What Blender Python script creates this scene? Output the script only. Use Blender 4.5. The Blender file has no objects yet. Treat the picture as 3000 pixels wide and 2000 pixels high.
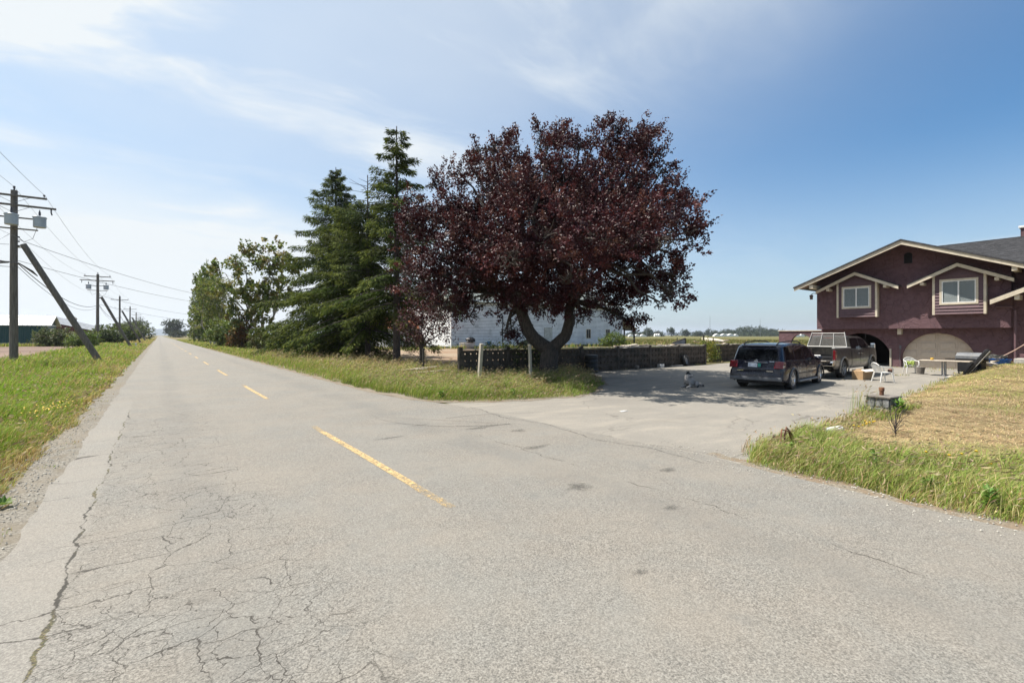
import bpy, bmesh, math, random
import numpy as np
from mathutils import Vector, Matrix
R_ = math.radians
random.seed(7); rng = np.random.default_rng(11)
SC = bpy.context.scene
COL = SC.collection

# ---------------------------------------------------------------- camera
# world frame: +Y runs along the road away from the viewer, +X is square to it (towards the house), metres
CAM_H = 1.85
YAW = math.atan(1035 / 1400)
cam = bpy.data.cameras.new('camera'); camo = bpy.data.objects.new('camera', cam); COL.objects.link(camo)
camo.location = (0, 0, CAM_H); camo.rotation_euler = (R_(90), 0, -YAW)
cam.sensor_width = 36; cam.lens = 16.8; cam.shift_y = -0.006
cam.clip_start = 0.05; cam.clip_end = 30000
SC.camera = camo
RGT = np.array([math.cos(YAW), -math.sin(YAW)]); FWD = np.array([math.sin(YAW), math.cos(YAW)])

# ---------------------------------------------------------------- sun, sky, exposure
SUN_DIR = Vector((1.0, -1.35, -2.8)).normalized()          # the way the light travels
SUN_EL = math.asin(-SUN_DIR.z); SUN_AZ = math.atan2(-SUN_DIR.x, -SUN_DIR.y)   # clockwise from +Y
sun = bpy.data.lights.new('sun', 'SUN'); suno = bpy.data.objects.new('sun', sun); COL.objects.link(suno)
sun.energy = 5.0; sun.angle = R_(0.53); sun.color = (1.0, 0.945, 0.86)
suno.rotation_euler = SUN_DIR.to_track_quat('-Z', 'Y').to_euler()

class NT:
    """small wrapper to wire up a node tree"""
    def __init__(s, tree): s.t = tree; tree.nodes.clear()
    def n(s, typ, ins=None, **props):
        nd = s.t.nodes.new(typ)
        for k, v in props.items(): setattr(nd, k, v)
        for k, v in (ins or {}).items():
            sk = nd.inputs[k]
            if hasattr(v, 'is_output'): s.t.links.new(v, sk)
            elif hasattr(v, 'outputs'): s.t.links.new(v.outputs[0], sk)
            else:
                if hasattr(sk.default_value, '__len__') and hasattr(v, '__len__') and len(sk.default_value) == 4 and len(v) == 3: v = (*v, 1)
                sk.default_value = v
        return nd
    def math(s, op, a, b=0.0, clamp=False): return s.n('ShaderNodeMath', {0: a, 1: b}, operation=op, use_clamp=clamp).outputs[0]
    def noise(s, vec, scale, detail=4, rough=.55, dist=0.0): 
        return s.n('ShaderNodeTexNoise', {'Vector': vec, 'Scale': scale, 'Detail': detail, 'Roughness': rough, 'Distortion': dist}).outputs[0]
    def mapr(s, v, a, b, c=0.0, d=1.0, smooth=True):
        return s.n('ShaderNodeMapRange', {0: v, 1: a, 2: b, 3: c, 4: d}, interpolation_type='SMOOTHSTEP' if smooth else 'LINEAR').outputs[0]
    def mix(s, fac, a, b, blend='MIX'):
        nd = s.t.nodes.new('ShaderNodeMix'); nd.data_type = 'RGBA'; nd.blend_type = blend
        for i, v in ((0, fac), (6, a), (7, b)):
            if hasattr(v, 'is_output'): s.t.links.new(v, nd.inputs[i])
            else: nd.inputs[i].default_value = v if i == 0 else ((*v, 1) if len(v) == 3 else v)
        return nd.outputs[2]
    def vmul(s, v, m): return s.n('ShaderNodeVectorMath', {0: v, 1: m}, operation='MULTIPLY').outputs[0]
    def vadd(s, v, m): return s.n('ShaderNodeVectorMath', {0: v, 1: m}, operation='ADD').outputs[0]

SKY_OFF, SKY_ROT, SKY_OFF2 = (4.35, 0.9, 0.0), 60, (2.3, 6.2, 0.0)
world = bpy.data.worlds.new('World'); SC.world = world; world.use_nodes = True
w = NT(world.node_tree)
tc = w.n('ShaderNodeTexCoord').outputs['Generated']
sky = w.n('ShaderNodeTexSky', sky_type='NISHITA', sun_disc=False, sun_elevation=SUN_EL, sun_rotation=SUN_AZ, altitude=0, air_density=1.0, dust_density=1.6, ozone_density=1.6).outputs[0]
sep = w.n('ShaderNodeSeparateXYZ', {0: tc})
zc = w.math('MAXIMUM', sep.outputs[2], 0.0)
inv = w.math('DIVIDE', 1.0, w.math('ADD', zc, 0.10))
flat = w.n('ShaderNodeCombineXYZ', {0: w.math('MULTIPLY', sep.outputs[0], inv), 1: w.math('MULTIPLY', sep.outputs[1], inv), 2: 0.0}).outputs[0]
rot = w.n('ShaderNodeMapping', {0: flat, 1: SKY_OFF, 2: (0, 0, R_(SKY_ROT)), 3: (0.40, 1.0, 1)}).outputs[0]
warp = w.n('ShaderNodeTexNoise', {'Vector': flat, 'Scale': 0.8, 'Detail': 3}).outputs[1]
rotw = w.vadd(rot, w.vmul(warp, (0.55, 0.55, 0)))
c1 = w.noise(rotw, 1.5, 9, .58, .25)
c2 = w.noise(w.n('ShaderNodeMapping', {0: flat, 1: SKY_OFF2}).outputs[0], 0.55, 5, .5)
# thin cirrus thickens towards the sun's side of the sky, as a haze veil does
sunh = w.n('ShaderNodeVectorMath', {0: tc, 1: (math.sin(SUN_AZ) * math.cos(SUN_EL), math.cos(SUN_AZ) * math.cos(SUN_EL), math.sin(SUN_EL))}, operation='DOT_PRODUCT').outputs['Value']
side = w.mapr(sunh, -0.05, 0.80)
cir = w.math('MULTIPLY', w.mapr(c1, .44, .74), w.mapr(c2, .36, .60))
cir = w.math('MULTIPLY', cir, w.math('ADD', 0.05, w.math('MULTIPLY', w.math('MULTIPLY', side, side), 1.15)))
veil = w.math('MULTIPLY', side, w.math('ADD', .20, w.math('MULTIPLY', c2, .72)))
low = w.math('MULTIPLY', w.mapr(zc, 0.34, 0.0), w.math('ADD', .50, w.math('MULTIPLY', side, .5)))
# long flat bank of thin cloud low over the horizon
band = w.noise(w.n('ShaderNodeCombineXYZ', {0: w.math('MULTIPLY', sep.outputs[0], 1.3), 1: w.math('MULTIPLY', sep.outputs[1], 1.3), 2: w.math('MULTIPLY', zc, 17.0)}).outputs[0], 1.15, 4, .5)
bandm = w.math('MULTIPLY', w.mapr(band, .50, .64), w.math('MULTIPLY', w.mapr(zc, .24, .09), .24))
cov = w.math('ADD', w.math('ADD', cir, veil), w.math('ADD', low, bandm), clamp=True)
CLOUD = 8.6
skyc = w.mix(cov, w.vmul(sky, (0.66, 1.13, 1.40)), (CLOUD * .93, CLOUD * .985, CLOUD * 1.02))
bg = w.n('ShaderNodeBackground', {'Color': skyc, 'Strength': 0.058})
w.n('ShaderNodeOutputWorld', {'Surface': bg})
vs = SC.view_settings
vs.view_transform = 'Standard'; vs.look = 'None'; vs.exposure = 0.90; vs.gamma = 1.0; vs.use_curve_mapping = False
SC.cycles.max_bounces = 8; SC.cycles.transparent_max_bounces = 24; SC.cycles.volume_bounces = 0

# ---------------------------------------------------------------- helpers
def lin(h):
    h = h.lstrip('#'); c = [int(h[i:i + 2], 16) / 255 for i in (0, 2, 4)]
    return tuple(v / 12.92 if v <= .04045 else ((v + .055) / 1.055) ** 2.4 for v in c)

def tag(o, label=None, cat=None, group=None, kind=None):
    if label: o['label'] = label
    if cat: o['category'] = cat
    if group: o['group'] = group
    if kind: o['kind'] = kind
    return o
def thing(name, label, cat, loc=(0, 0, 0), rz=0.0, group=None):
    o = bpy.data.objects.new(name, None); COL.objects.link(o); o.location = loc; o.rotation_euler = (0, 0, rz)
    o.empty_display_size = .2
    return tag(o, label, cat, group)
def copy_tree(o, parent=None):
    c = o.copy(); COL.objects.link(c); c.parent = parent
    for ch in o.children: copy_tree(ch, c)
    return c
def link_mesh(name, me, mat, parent=None, loc=None):
    if mat is not None and not me.materials: me.materials.append(mat)
    o = bpy.data.objects.new(name, me); COL.objects.link(o)
    if parent is not None: o.parent = parent
    if loc is not None: o.location = loc
    return o
def np_mesh(name, V, F, mat, col=None, parent=None, smooth=False):
    V = np.asarray(V, np.float32); F = np.asarray(F, np.int32); k = F.shape[1]
    me = bpy.data.meshes.new(name)
    me.vertices.add(len(V)); me.vertices.foreach_set('co', V.ravel())
    me.loops.add(F.size); me.loops.foreach_set('vertex_index', F.ravel())
    me.polygons.add(len(F)); me.polygons.foreach_set('loop_start', np.arange(0, F.size, k, dtype=np.int32))
    me.polygons.foreach_set('loop_total', np.full(len(F), k, np.int32))
    me.polygons.foreach_set('use_smooth', np.full(len(F), smooth))
    if col is not None:
        a = me.color_attributes.new('Col', 'FLOAT_COLOR', 'POINT')
        c4 = np.ones((len(V), 4), np.float32); c4[:, :3] = col; a.data.foreach_set('color', c4.ravel())
    me.update(calc_edges=True); me.validate()
    return link_mesh(name, me, mat, parent)

class MB:
    """collects simple solids and links them as ONE mesh object"""
    def __init__(s): s.v = []; s.f = []
    def add(s, vs, fs):
        k = len(s.v); s.v += [tuple(p) for p in vs]; s.f += [tuple(i + k for i in f) for f in fs]; return s
    def box(s, x0, x1, y0, y1, z0, z1, M=None):
        vs = [(x, y, z) for z in (z0, z1) for y in (y0, y1) for x in (x0, x1)]
        if M is not None: vs = [M @ Vector(p) for p in vs]
        return s.add(vs, [(0, 2, 3, 1), (4, 5, 7, 6), (0, 1, 5, 4), (2, 6, 7, 3), (0, 4, 6, 2), (1, 3, 7, 5)])
    def beam(s, p0, p1, w, h, up=(0, 0, 1)):
        p0 = Vector(p0); p1 = Vector(p1); d = (p1 - p0).normalized(); u = Vector(up)
        sd = d.cross(u)
        if sd.length < 1e-4: sd = d.cross(Vector((1, 0, 0)))
        sd.normalize(); u = sd.cross(d)
        vs = [p + sd * a * w / 2 + u * b * h / 2 for p in (p0, p1) for b in (-1, 1) for a in (-1, 1)]
        return s.add(vs, [(0, 1, 3, 2), (4, 6, 7, 5), (0, 4, 5, 1), (2, 3, 7, 6), (0, 2, 6, 4), (1, 5, 7, 3)])
    def tube(s, pts, r, n=8, cap=True):
        pts = [Vector(p) for p in pts]; rr = r if hasattr(r, '__len__') else [r] * len(pts)
        k = len(s.v); ref = Vector((.13, .21, 1)).normalized()
        for i, p in enumerate(pts):
            d = (pts[min(i + 1, len(pts) - 1)] - pts[max(i - 1, 0)]).normalized()
            a = d.cross(ref)
            if a.length < .05: a = d.cross(Vector((1, .1, 0)))
            a.normalize(); b = d.cross(a)
            for j in range(n):
                t = 2 * math.pi * j / n
                s.v.append(tuple(p + (a * math.cos(t) + b * math.sin(t)) * rr[i]))
        for i in range(len(pts) - 1):
            for j in range(n):
                q = (j + 1) % n
                s.f.append((k + i * n + j, k + i * n + q, k + (i + 1) * n + q, k + (i + 1) * n + j))
        if cap:
            s.f.append(tuple(k + j for j in reversed(range(n)))); s.f.append(tuple(k + (len(pts) - 1) * n + j for j in range(n)))
        return s
    def lathe(s, prof, n=24, M=None, closed=False):
        k = len(s.v)
        for r, z in prof:
            for j in range(n):
                t = 2 * math.pi * j / n; p = Vector((r * math.cos(t), r * math.sin(t), z))
                s.v.append(tuple(M @ p if M is not None else p))
        m = len(prof)
        for i in range(m if closed else m - 1):
            i2 = (i + 1) % m
            for j in range(n):
                q = (j + 1) % n; s.f.append((k + i * n + j, k + i * n + q, k + i2 * n + q, k + i2 * n + j))
        if not closed:
            if prof[0][0] > 1e-5: s.f.append(tuple(k + j for j in reversed(range(n))))
            if prof[-1][0] > 1e-5: s.f.append(tuple(k + (m - 1) * n + j for j in range(n)))
        return s
    def prism(s, pts, fn, a0, a1):
        """extrude a 2-D outline; fn(u, v, a) -> xyz"""
        n = len(pts); vs = [fn(u, v, a0) for u, v in pts] + [fn(u, v, a1) for u, v in pts]
        fs = [tuple(range(n))[::-1], tuple(range(n, 2 * n))] + [(i, (i + 1) % n, n + (i + 1) % n, n + i) for i in range(n)]
        return s.add(vs, fs)
    def ball(s, c, r, nu=10, nv=7, jit=0.0):
        r = r if hasattr(r, '__len__') else (r, r, r); vs = []; fs = []
        for i in range(nv + 1):
            th = math.pi * i / nv
            for j in range(nu):
                ph = 2 * math.pi * j / nu; q = 1 + random.uniform(-jit, jit)
                vs.append((c[0] + r[0] * q * math.sin(th) * math.cos(ph), c[1] + r[1] * q * math.sin(th) * math.sin(ph), c[2] + r[2] * q * math.cos(th)))
        for i in range(nv):
            for j in range(nu):
                q = (j + 1) % nu; fs.append((i * nu + j, (i + 1) * nu + j, (i + 1) * nu + q, i * nu + q))
        return s.add(vs, fs)
    def mesh(s, name, smooth=None):
        me = bpy.data.meshes.new(name); me.from_pydata(s.v, [], s.f); 
        bm = bmesh.new(); bm.from_mesh(me); bmesh.ops.recalc_face_normals(bm, faces=bm.faces); bm.to_mesh(me); bm.free()
        if smooth is not None:
            me.shade_smooth(); me.set_sharp_from_angle(angle=R_(smooth))
        return me
    def build(s, name, mat, parent=None, bevel=0, smooth=None, loc=None, seg=1):
        o = link_mesh(name, s.mesh(name, smooth), mat, parent, loc)
        if bevel:
            m = o.modifiers.new('bevel', 'BEVEL'); m.width = bevel; m.segments = seg; m.limit_method = 'ANGLE'; m.angle_limit = R_(40)
        return o

# ---------------------------------------------------------------- materials
MATS = {}
def newmat(name):
    m = bpy.data.materials.new(name); m.use_nodes = True; MATS[name] = m
    return m, NT(m.node_tree)
def finish(t, bsdf): t.n('ShaderNodeOutputMaterial', {'Surface': bsdf})
def simple(name, col, rough=.6, metal=0.0, var=.18, scale=6.0, bump=0.0, bscale=40.0, coat=0.0, space='Object', stretch=(1, 1, 1), dirt=None, spec=.5):
    m, t = newmat(name)
    co = t.n('ShaderNodeTexCoord').outputs['Object'] if space == 'Object' else t.n('ShaderNodeNewGeometry').outputs['Position']
    v = t.vmul(co, stretch)
    nz = t.noise(v, scale, 3, .6)
    c = t.mix(t.mapr(nz, .3, .7), tuple(x * (1 - var) for x in col), tuple(min(1, x * (1 + var)) for x in col))
    if dirt:   # (colour, amount, scale): stains with a shape of their own
        dn = t.noise(v, dirt[2], 4, .65)
        c = t.mix(t.mapr(dn, .52, .70, 0, dirt[1]), c, dirt[0])
    ins = {'Base Color': c, 'Roughness': t.mapr(nz, .3, .7, max(0, rough - .06), min(1, rough + .06)), 'Metallic': metal, 'Specular IOR Level': spec}
    if coat: ins['Coat Weight'] = coat; ins['Coat Roughness'] = .06
    if bump:
        b = t.n('ShaderNodeBump', {'Height': t.noise(v, bscale, 4, .6), 'Strength': bump, 'Distance': .02}); ins['Normal'] = b
    finish(t, t.n('ShaderNodeBsdfPrincipled', ins))
    return m
def leafmat(name, gloss=.25, trans=.35, rough=.45):
    m, t = newmat(name)
    c = t.n('ShaderNodeVertexColor', layer_name='Col').outputs[0]
    p = t.n('ShaderNodeBsdfPrincipled', {'Base Color': c, 'Roughness': rough, 'Specular IOR Level': gloss})
    tr = t.n('ShaderNodeBsdfTranslucent', {'Color': t.mix(.5, c, t.vmul(c, (1.25, 1.2, .6)))})
    finish(t, t.n('ShaderNodeMixShader', {0: trans, 1: p, 2: tr}))
    return m
# road surface: bleached asphalt, aggregate speckle, alligator cracking in the left wheel path
def asphalt():
    m, t = newmat('asphalt')
    pos = t.n('ShaderNodeNewGeometry').outputs['Position']
    sp = t.n('ShaderNodeSeparateXYZ', {0: pos}); X, Y = sp.outputs[0], sp.outputs[1]
    def ch(vec, scale, det, rough=.55):
        c = t.n('ShaderNodeTexNoise', {'Vector': vec, 'Scale': scale, 'Detail': det, 'Roughness': rough}).outputs[1]
        q = t.n('ShaderNodeSeparateColor', {0: c}); return c, q.outputs[0], q.outputs[1], q.outputs[2]
    fine = t.noise(pos, 88, 2, .75)
    stone = t.n('ShaderNodeTexVoronoi', {'Vector': pos, 'Scale': 95.0}, feature='F1').outputs['Color']
    sv = t.n('ShaderNodeSeparateColor', {0: stone}).outputs[0]
    _, a1, a2, a3 = ch(pos, .8, 3); wv, b1, b2, b3 = ch(pos, 2.9, 4, .65); _, y1, y2, y3 = ch(t.vmul(pos, (0, 1, 0)), 1.35, 6, .66)
    c = t.mix(t.mapr(fine, .28, .72), (0.094, 0.087, 0.076), (0.262, 0.244, 0.212))
    c = t.mix(t.mapr(sv, .80, .97, 0, .36), c, (0.336, 0.320, 0.284))     # pale chips
    c = t.mix(t.mapr(sv, .16, .03, 0, .5), c, (0.068, 0.066, 0.061))    # dark chips
    c = t.mix(t.mapr(a1, .40, .66, 0, .35), c, (0.220, 0.202, 0.172))
    c = t.mix(t.mapr(b3, .55, .74, 0, .30), c, (0.124, 0.122, 0.114))
    trk = t.math('ADD', t.mapr(t.math('ABSOLUTE', t.math('SUBTRACT', X, .35)), .45, .1), t.mapr(t.math('ABSOLUTE', t.math('SUBTRACT', X, 4.3)), .5, .1))
    c = t.mix(t.math('MULTIPLY', trk, t.mapr(a3, .35, .6, .05, .30)), c, (0.116, 0.114, 0.107))
    c = t.mix(t.mapr(b2, .35, .65, 0, .35), c, t.vmul(c, (1.06, 1.0, .96)))
    c = t.mix(t.mapr(a2, .40, .65, 0, .5), c, t.vmul(c, (.93, .98, 1.03)))
    # smoother, paler widening strip along the left edge
    edge = t.mapr(t.math('ADD', X, t.math('MULTIPLY', t.math('SUBTRACT', y1, .5), .3)), -.53, -.60)
    c = t.mix(t.math('MULTIPLY', edge, t.mapr(Y, 19, 13, 0, .32)), c, (0.248, 0.232, 0.206))
    wp = t.vadd(pos, t.vmul(t.vadd(wv, (-.5, -.5, -.5)), (.26, .24, 0)))
    def crack(scale, wid, off, st=(.85, 1.0, 0)):
        vv = t.n('ShaderNodeTexVoronoi', {'Vector': t.vadd(t.vmul(wp, st), (off, off, 0)), 'Scale': scale}, feature='DISTANCE_TO_EDGE').outputs['Distance']
        return t.mapr(vv, wid, wid * .2)
    lane = t.math('MULTIPLY', t.math('MULTIPLY', t.mapr(X, 1.35, .7), t.mapr(X, -.62, -.5)), t.mapr(Y, 19, 11))
    cr = t.math('MULTIPLY', crack(2.3, .0105, 0.0), t.math('MULTIPLY', lane, t.mapr(b1, .33, .50)))
    cr2 = t.math('MULTIPLY', crack(5.4, .014, 3.3), t.math('MULTIPLY', lane, t.mapr(a2, .38, .52)))
    tr = t.math('MULTIPLY', crack(1.5, .010, 5.2, (.09, 1.0, 0)), t.math('MULTIPLY', t.mapr(X, 1.1, .3), t.math('MULTIPLY', t.mapr(Y, 15, 9), t.mapr(a3, .44, .56))))
    jd = t.math('ABSOLUTE', t.math('SUBTRACT', t.math('ADD', X, t.math('MULTIPLY', t.math('SUBTRACT', y2, .5), .5)), 4.75))
    jl = t.math('MULTIPLY', t.mapr(jd, .014, .003), t.math('MULTIPLY', t.mapr(Y, 9, 6.5), t.mapr(b2, .42, .56)))
    allc = t.math('MAXIMUM', t.math('MAXIMUM', cr, cr2), t.math('MAXIMUM', tr, jl))
    # the wide old seam with dirt and moss in it
    sd = t.math('ABSOLUTE', t.math('ADD', t.math('ADD', X, t.math('MULTIPLY', t.math('SUBTRACT', y3, .5), .30)), .575))
    sw = t.math('ADD', -.010, t.math('MULTIPLY', b2, t.mapr(b1, .3, .7, .014, .056)))
    seam = t.math('MULTIPLY', t.mapr(t.math('SUBTRACT', sd, sw), .006, -.004), t.mapr(Y, 15.5, 14))
    moss = t.mix(t.math('MULTIPLY', t.mapr(a2, .46, .56), t.mapr(fine, .40, .60)), (.030, .027, .022), t.mix(sv, (.05, .06, .016), (.17, .13, .06)))
    c = t.mix(t.math('MULTIPLY', allc, .85), c, (.026, .022, .018))
    c = t.mix(t.math('MULTIPLY', seam, .9), c, moss)
    dv = t.n('ShaderNodeTexVoronoi', {'Vector': wp, 'Scale': 1.5}, feature='F1').outputs['Distance']
    c = t.mix(t.math('MULTIPLY', t.mapr(dv, .05, .02), t.mapr(a3, .5, .6, 0, .7)), c, (0.056, 0.054, 0.050))
    b = t.n('ShaderNodeBump', {'Height': t.math('ADD', fine, t.math('MULTIPLY', sv, .6)), 'Strength': .6, 'Distance': .008})
    finish(t, t.n('ShaderNodeBsdfPrincipled', {'Base Color': c, 'Roughness': .86, 'Normal': b, 'Specular IOR Level': .3}))
    return m
def drive_mat():
    m, t = newmat('driveway')
    pos = t.n('ShaderNodeNewGeometry').outputs['Position']
    sp = t.n('ShaderNodeSeparateXYZ', {0: pos}); X, Y = sp.outputs[0], sp.outputs[1]
    fine = t.noise(pos, 50, 2, .65); med = t.noise(t.vmul(pos, (.45, 1.5, 1)), 1.4, 4, .62); big = t.noise(pos, .33, 3, .55)
    c = t.mix(t.mapr(fine, .3, .7), (0.168, 0.155, 0.133), (0.244, 0.225, 0.195))
    c = t.mix(t.mapr(med, .45, .72, 0, .55), c, (0.286, 0.256, 0.210))
    c = t.mix(t.mapr(big, .5, .68, 0, .45), c, (0.160, 0.149, 0.132))
    st = t.noise(t.vmul(pos, (.35, 2.2, 1)), 1.7, 4, .6)
    c = t.mix(t.mapr(st, .62, .74, 0, .5), c, (0.336, 0.281, 0.218))
    wvd = t.n('ShaderNodeTexNoise', {'Vector': pos, 'Scale': 1.6, 'Detail': 4, 'Roughness': .65}).outputs[1]
    vd = t.n('ShaderNodeTexVoronoi', {'Vector': t.vadd(pos, t.vmul(wvd, (.7, .7, 0))), 'Scale': .42}, feature='DISTANCE_TO_EDGE').outputs['Distance']
    c = t.mix(t.math('MULTIPLY', t.mapr(vd, .010, .003), t.mapr(big, .44, .56, .0, .42)), c, (0.059, 0.052, 0.042))
    tk = t.noise(t.vmul(pos, (.12, 1.6, 1)), 1.1, 3, .6)
    c = t.mix(t.mapr(tk, .56, .70, 0, .45), c, (0.126, 0.116, 0.101))
    dv = t.n('ShaderNodeTexVoronoi', {'Vector': pos, 'Scale': .8}, feature='F1').outputs['Distance']
    c = t.mix(t.math('MULTIPLY', t.mapr(dv, .07, .02), t.mapr(t.noise(pos, .7, 2), .5, .58, 0, .7)), c, (0.067, 0.060, 0.050))
    b = t.n('ShaderNodeBump', {'Height': t.math('ADD', fine, t.math('MULTIPLY', med, .8)), 'Strength': .5, 'Distance': .012})
    finish(t, t.n('ShaderNodeBsdfPrincipled', {'Base Color': c, 'Roughness': .9, 'Normal': b, 'Specular IOR Level': .3}))
    return m
def ground_mat(name, cols, scale=1.0, stretch=(1, 1, 1), bump=.6, dist=.03):
    m, t = newmat(name)
    pos = t.vmul(t.n('ShaderNodeNewGeometry').outputs['Position'], stretch)
    c = t.mix(t.mapr(t.noise(pos, 22 * scale, 3, .7), .32, .68), cols[0], cols[1])
    c = t.mix(t.mapr(t.noise(pos, 2.2 * scale, 3, .6), .45, .62, 0, .8), c, cols[2])
    c = t.mix(t.mapr(t.noise(pos, .22 * scale, 5, .6), .44, .62, 0, .7), c, cols[3])
    b = t.n('ShaderNodeBump', {'Height': t.noise(pos, 14 * scale, 3, .7), 'Strength': bump, 'Distance': dist})
    finish(t, t.n('ShaderNodeBsdfPrincipled', {'Base Color': c, 'Roughness': .95, 'Normal': b, 'Specular IOR Level': .1}))
    return m
def paint_mat(name, col, lo, hi):
    m, t = newmat(name)
    pos = t.n('ShaderNodeNewGeometry').outputs['Position']
    at = t.n('ShaderNodeVertexColor', layer_name='Col').outputs[0]
    wear = t.n('ShaderNodeSeparateColor', {0: at}).outputs[0]
    nz = t.math('ADD', t.math('MULTIPLY', t.noise(pos, 38, 4, .7), .75), t.math('MULTIPLY', t.noise(pos, 7, 4, .6), .25))
    a = t.mapr(t.math('SUBTRACT', nz, t.math('MULTIPLY', wear, .26)), lo, hi)
    c = t.mix(t.mapr(t.noise(pos, 30, 3), .35, .65), tuple(x * .8 for x in col), col)
    p = t.n('ShaderNodeBsdfPrincipled', {'Base Color': c, 'Roughness': .7})
    finish(t, t.n('ShaderNodeMixShader', {0: a, 1: t.n('ShaderNodeBsdfTransparent'), 2: p}))
    return m
def stain_mat(name, col, amount):
    m, t = newmat(name)
    pos = t.n('ShaderNodeNewGeometry').outputs['Position']
    at = t.n('ShaderNodeVertexColor', layer_name='Col').outputs[0]
    fade = t.n('ShaderNodeSeparateColor', {0: at}).outputs[0]
    a = t.math('MULTIPLY', t.math('MULTIPLY', fade, t.mapr(t.noise(pos, 26, 4, .7), .3, .62)), amount)
    p = t.n('ShaderNodeBsdfPrincipled', {'Base Color': col, 'Roughness': .85})
    finish(t, t.n('ShaderNodeMixShader', {0: a, 1: t.n('ShaderNodeBsdfTransparent'), 2: p}))
    return m
def stucco():
    m, t = newmat('purple_stucco')
    pos = t.n('ShaderNodeTexCoord').outputs['Object']
    wv = t.n('ShaderNodeTexNoise', {'Vector': pos, 'Scale': 1.6, 'Detail': 3}).outputs[1]
    wp = t.vadd(pos, t.vmul(wv, (.35, .35, .35)))
    v = t.n('ShaderNodeTexVoronoi', {'Vector': wp, 'Scale': 2.7}, feature='DISTANCE_TO_EDGE').outputs['Distance']
    ridge = t.math('MULTIPLY', t.mapr(v, .06, .0), t.mapr(t.noise(pos, 2.4, 3), .42, .56))
    nz = t.noise(pos, 3.5, 5, .6)
    c = t.mix(t.mapr(nz, .3, .7), (.104, .056, .064), (.136, .074, .081))
    c = t.mix(t.mapr(t.noise(pos, 1.1, 5, .65), .6, .75, 0, .35), c, (.25, .17, .16))
    c = t.mix(t.mapr(t.noise(t.vmul(pos, (1.2, 3.0, .25)), 1.6, 4, .65), .54, .72, 0, .40), c, (.075, .045, .048))
    h = t.math('ADD', t.math('MULTIPLY', ridge, 1.0), t.math('MULTIPLY', t.noise(pos, 45, 3, .7), .28))
    b = t.n('ShaderNodeBump', {'Height': h, 'Strength': .8, 'Distance': .035})
    finish(t, t.n('ShaderNodeBsdfPrincipled', {'Base Color': c, 'Roughness': .88, 'Normal': b}))
    return m
def glass(name, tint=(.02, .025, .03), see=.55, rough=.03, spec=.5):
    m, t = newmat(name)
    g = t.n('ShaderNodeBsdfPrincipled', {'Base Color': tint, 'Roughness': rough, 'Specular IOR Level': spec})
    tr = t.n('ShaderNodeBsdfTransparent', {'Color': (.93, .95, .95, 1)})
    finish(t, t.n('ShaderNodeMixShader', {0: 1 - see, 1: tr, 2: g}))
    return m
def twotone(name, top, bot, z, coat=.6):
    m, t = newmat(name)
    o = t.n('ShaderNodeTexCoord').outputs['Object']; zz = t.n('ShaderNodeSeparateXYZ', {0: o}).outputs[2]
    dust = t.noise(o, 3.0, 5, .65)
    c = t.mix(t.mapr(zz, z + .006, z - .006), top, bot)
    c = t.mix(t.mapr(dust, .42, .7, .0, .28), c, (.20, .165, .13))
    finish(t, t.n('ShaderNodeBsdfPrincipled', {'Base Color': c, 'Roughness': t.mapr(dust, .3, .7, .28, .5), 'Metallic': .35, 'Coat Weight': coat, 'Coat Roughness': t.mapr(dust, .3, .7, .05, .25)}))
    return m
def carpaint(name, col, dustc, amt):
    m, t = newmat(name)
    o = t.n('ShaderNodeTexCoord').outputs['Object']; zz = t.n('ShaderNodeSeparateXYZ', {0: o}).outputs[2]
    dust = t.noise(o, 2.4, 6, .65)
    d = t.math('MULTIPLY', t.mapr(dust, .40, .72), t.mapr(zz, 1.3, .35, .25, 1.0))
    c = t.mix(t.math('MULTIPLY', d, amt), col, dustc)
    finish(t, t.n('ShaderNodeBsdfPrincipled', {'Base Color': c, 'Roughness': t.math('ADD', .24, t.math('MULTIPLY', d, .4)), 'Metallic': .0, 'Specular IOR Level': .3, 'Coat Weight': .55, 'Coat Roughness': t.math('ADD', .03, t.math('MULTIPLY', d, .25))}))
    return m

ASPHALT = asphalt(); DRIVE = drive_mat()
SOIL = ground_mat('verge_soil', [(.10, .085, .045), (.17, .14, .07), (.09, .11, .035), (.20, .15, .075)])
GRAVEL = ground_mat('gravel', [(.095, .088, .075), (.27, .25, .215), (.155, .135, .105), (.19, .165, .13)], 1.4, bump=.9)
PLOW = ground_mat('plowed_soil', [(.13, .095, .075), (.21, .155, .125), (.16, .115, .095), (.24, .175, .14)], .35, (.35, 1.4, 1), .9, .12)
CROP = ground_mat('crop_field', [(.09, .09, .032), (.15, .128, .055), (.085, .10, .034), (.14, .115, .05)], .18, (1, 1, 1), .8, .2)
DIRT = ground_mat('yard_dirt', [(.19, .13, .085), (.29, .21, .145), (.22, .145, .095), (.28, .235, .175)], .5, (1, 1, 1), .8, .06)
THATCH = ground_mat('mown_lawn', [(.14, .105, .055), (.28, .215, .12), (.11, .10, .045), (.21, .155, .09)], 1.0, bump=.9)
NEEDLEFALL = ground_mat('dry_litter', [(.13, .115, .09), (.25, .215, .165), (.18, .13, .085), (.19, .165, .135)], 1.3, bump=.9)
YELLOW = paint_mat('yellow_paint', (.50, .355, .16), .34, .56)
STAIN = stain_mat('tyre_mark', (.05, .048, .045), .62)
PATCH = stain_mat('dark_patch', (.09, .085, .075), .75)
STUCCO = stucco()
PURPLE = simple('purple_board', (.112, .062, .070), .6, var=.12, bump=.1)
CREAM = simple('cream_trim', (.54, .47, .365), .6, var=.10, scale=3, dirt=((.33, .27, .19), .35, 5))
WHITEV = simple('white_vinyl', (.70, .69, .665), .45, var=.05)
GARAGE = simple('garage_beige', (.50, .415, .33), .55, var=.06)
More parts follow.
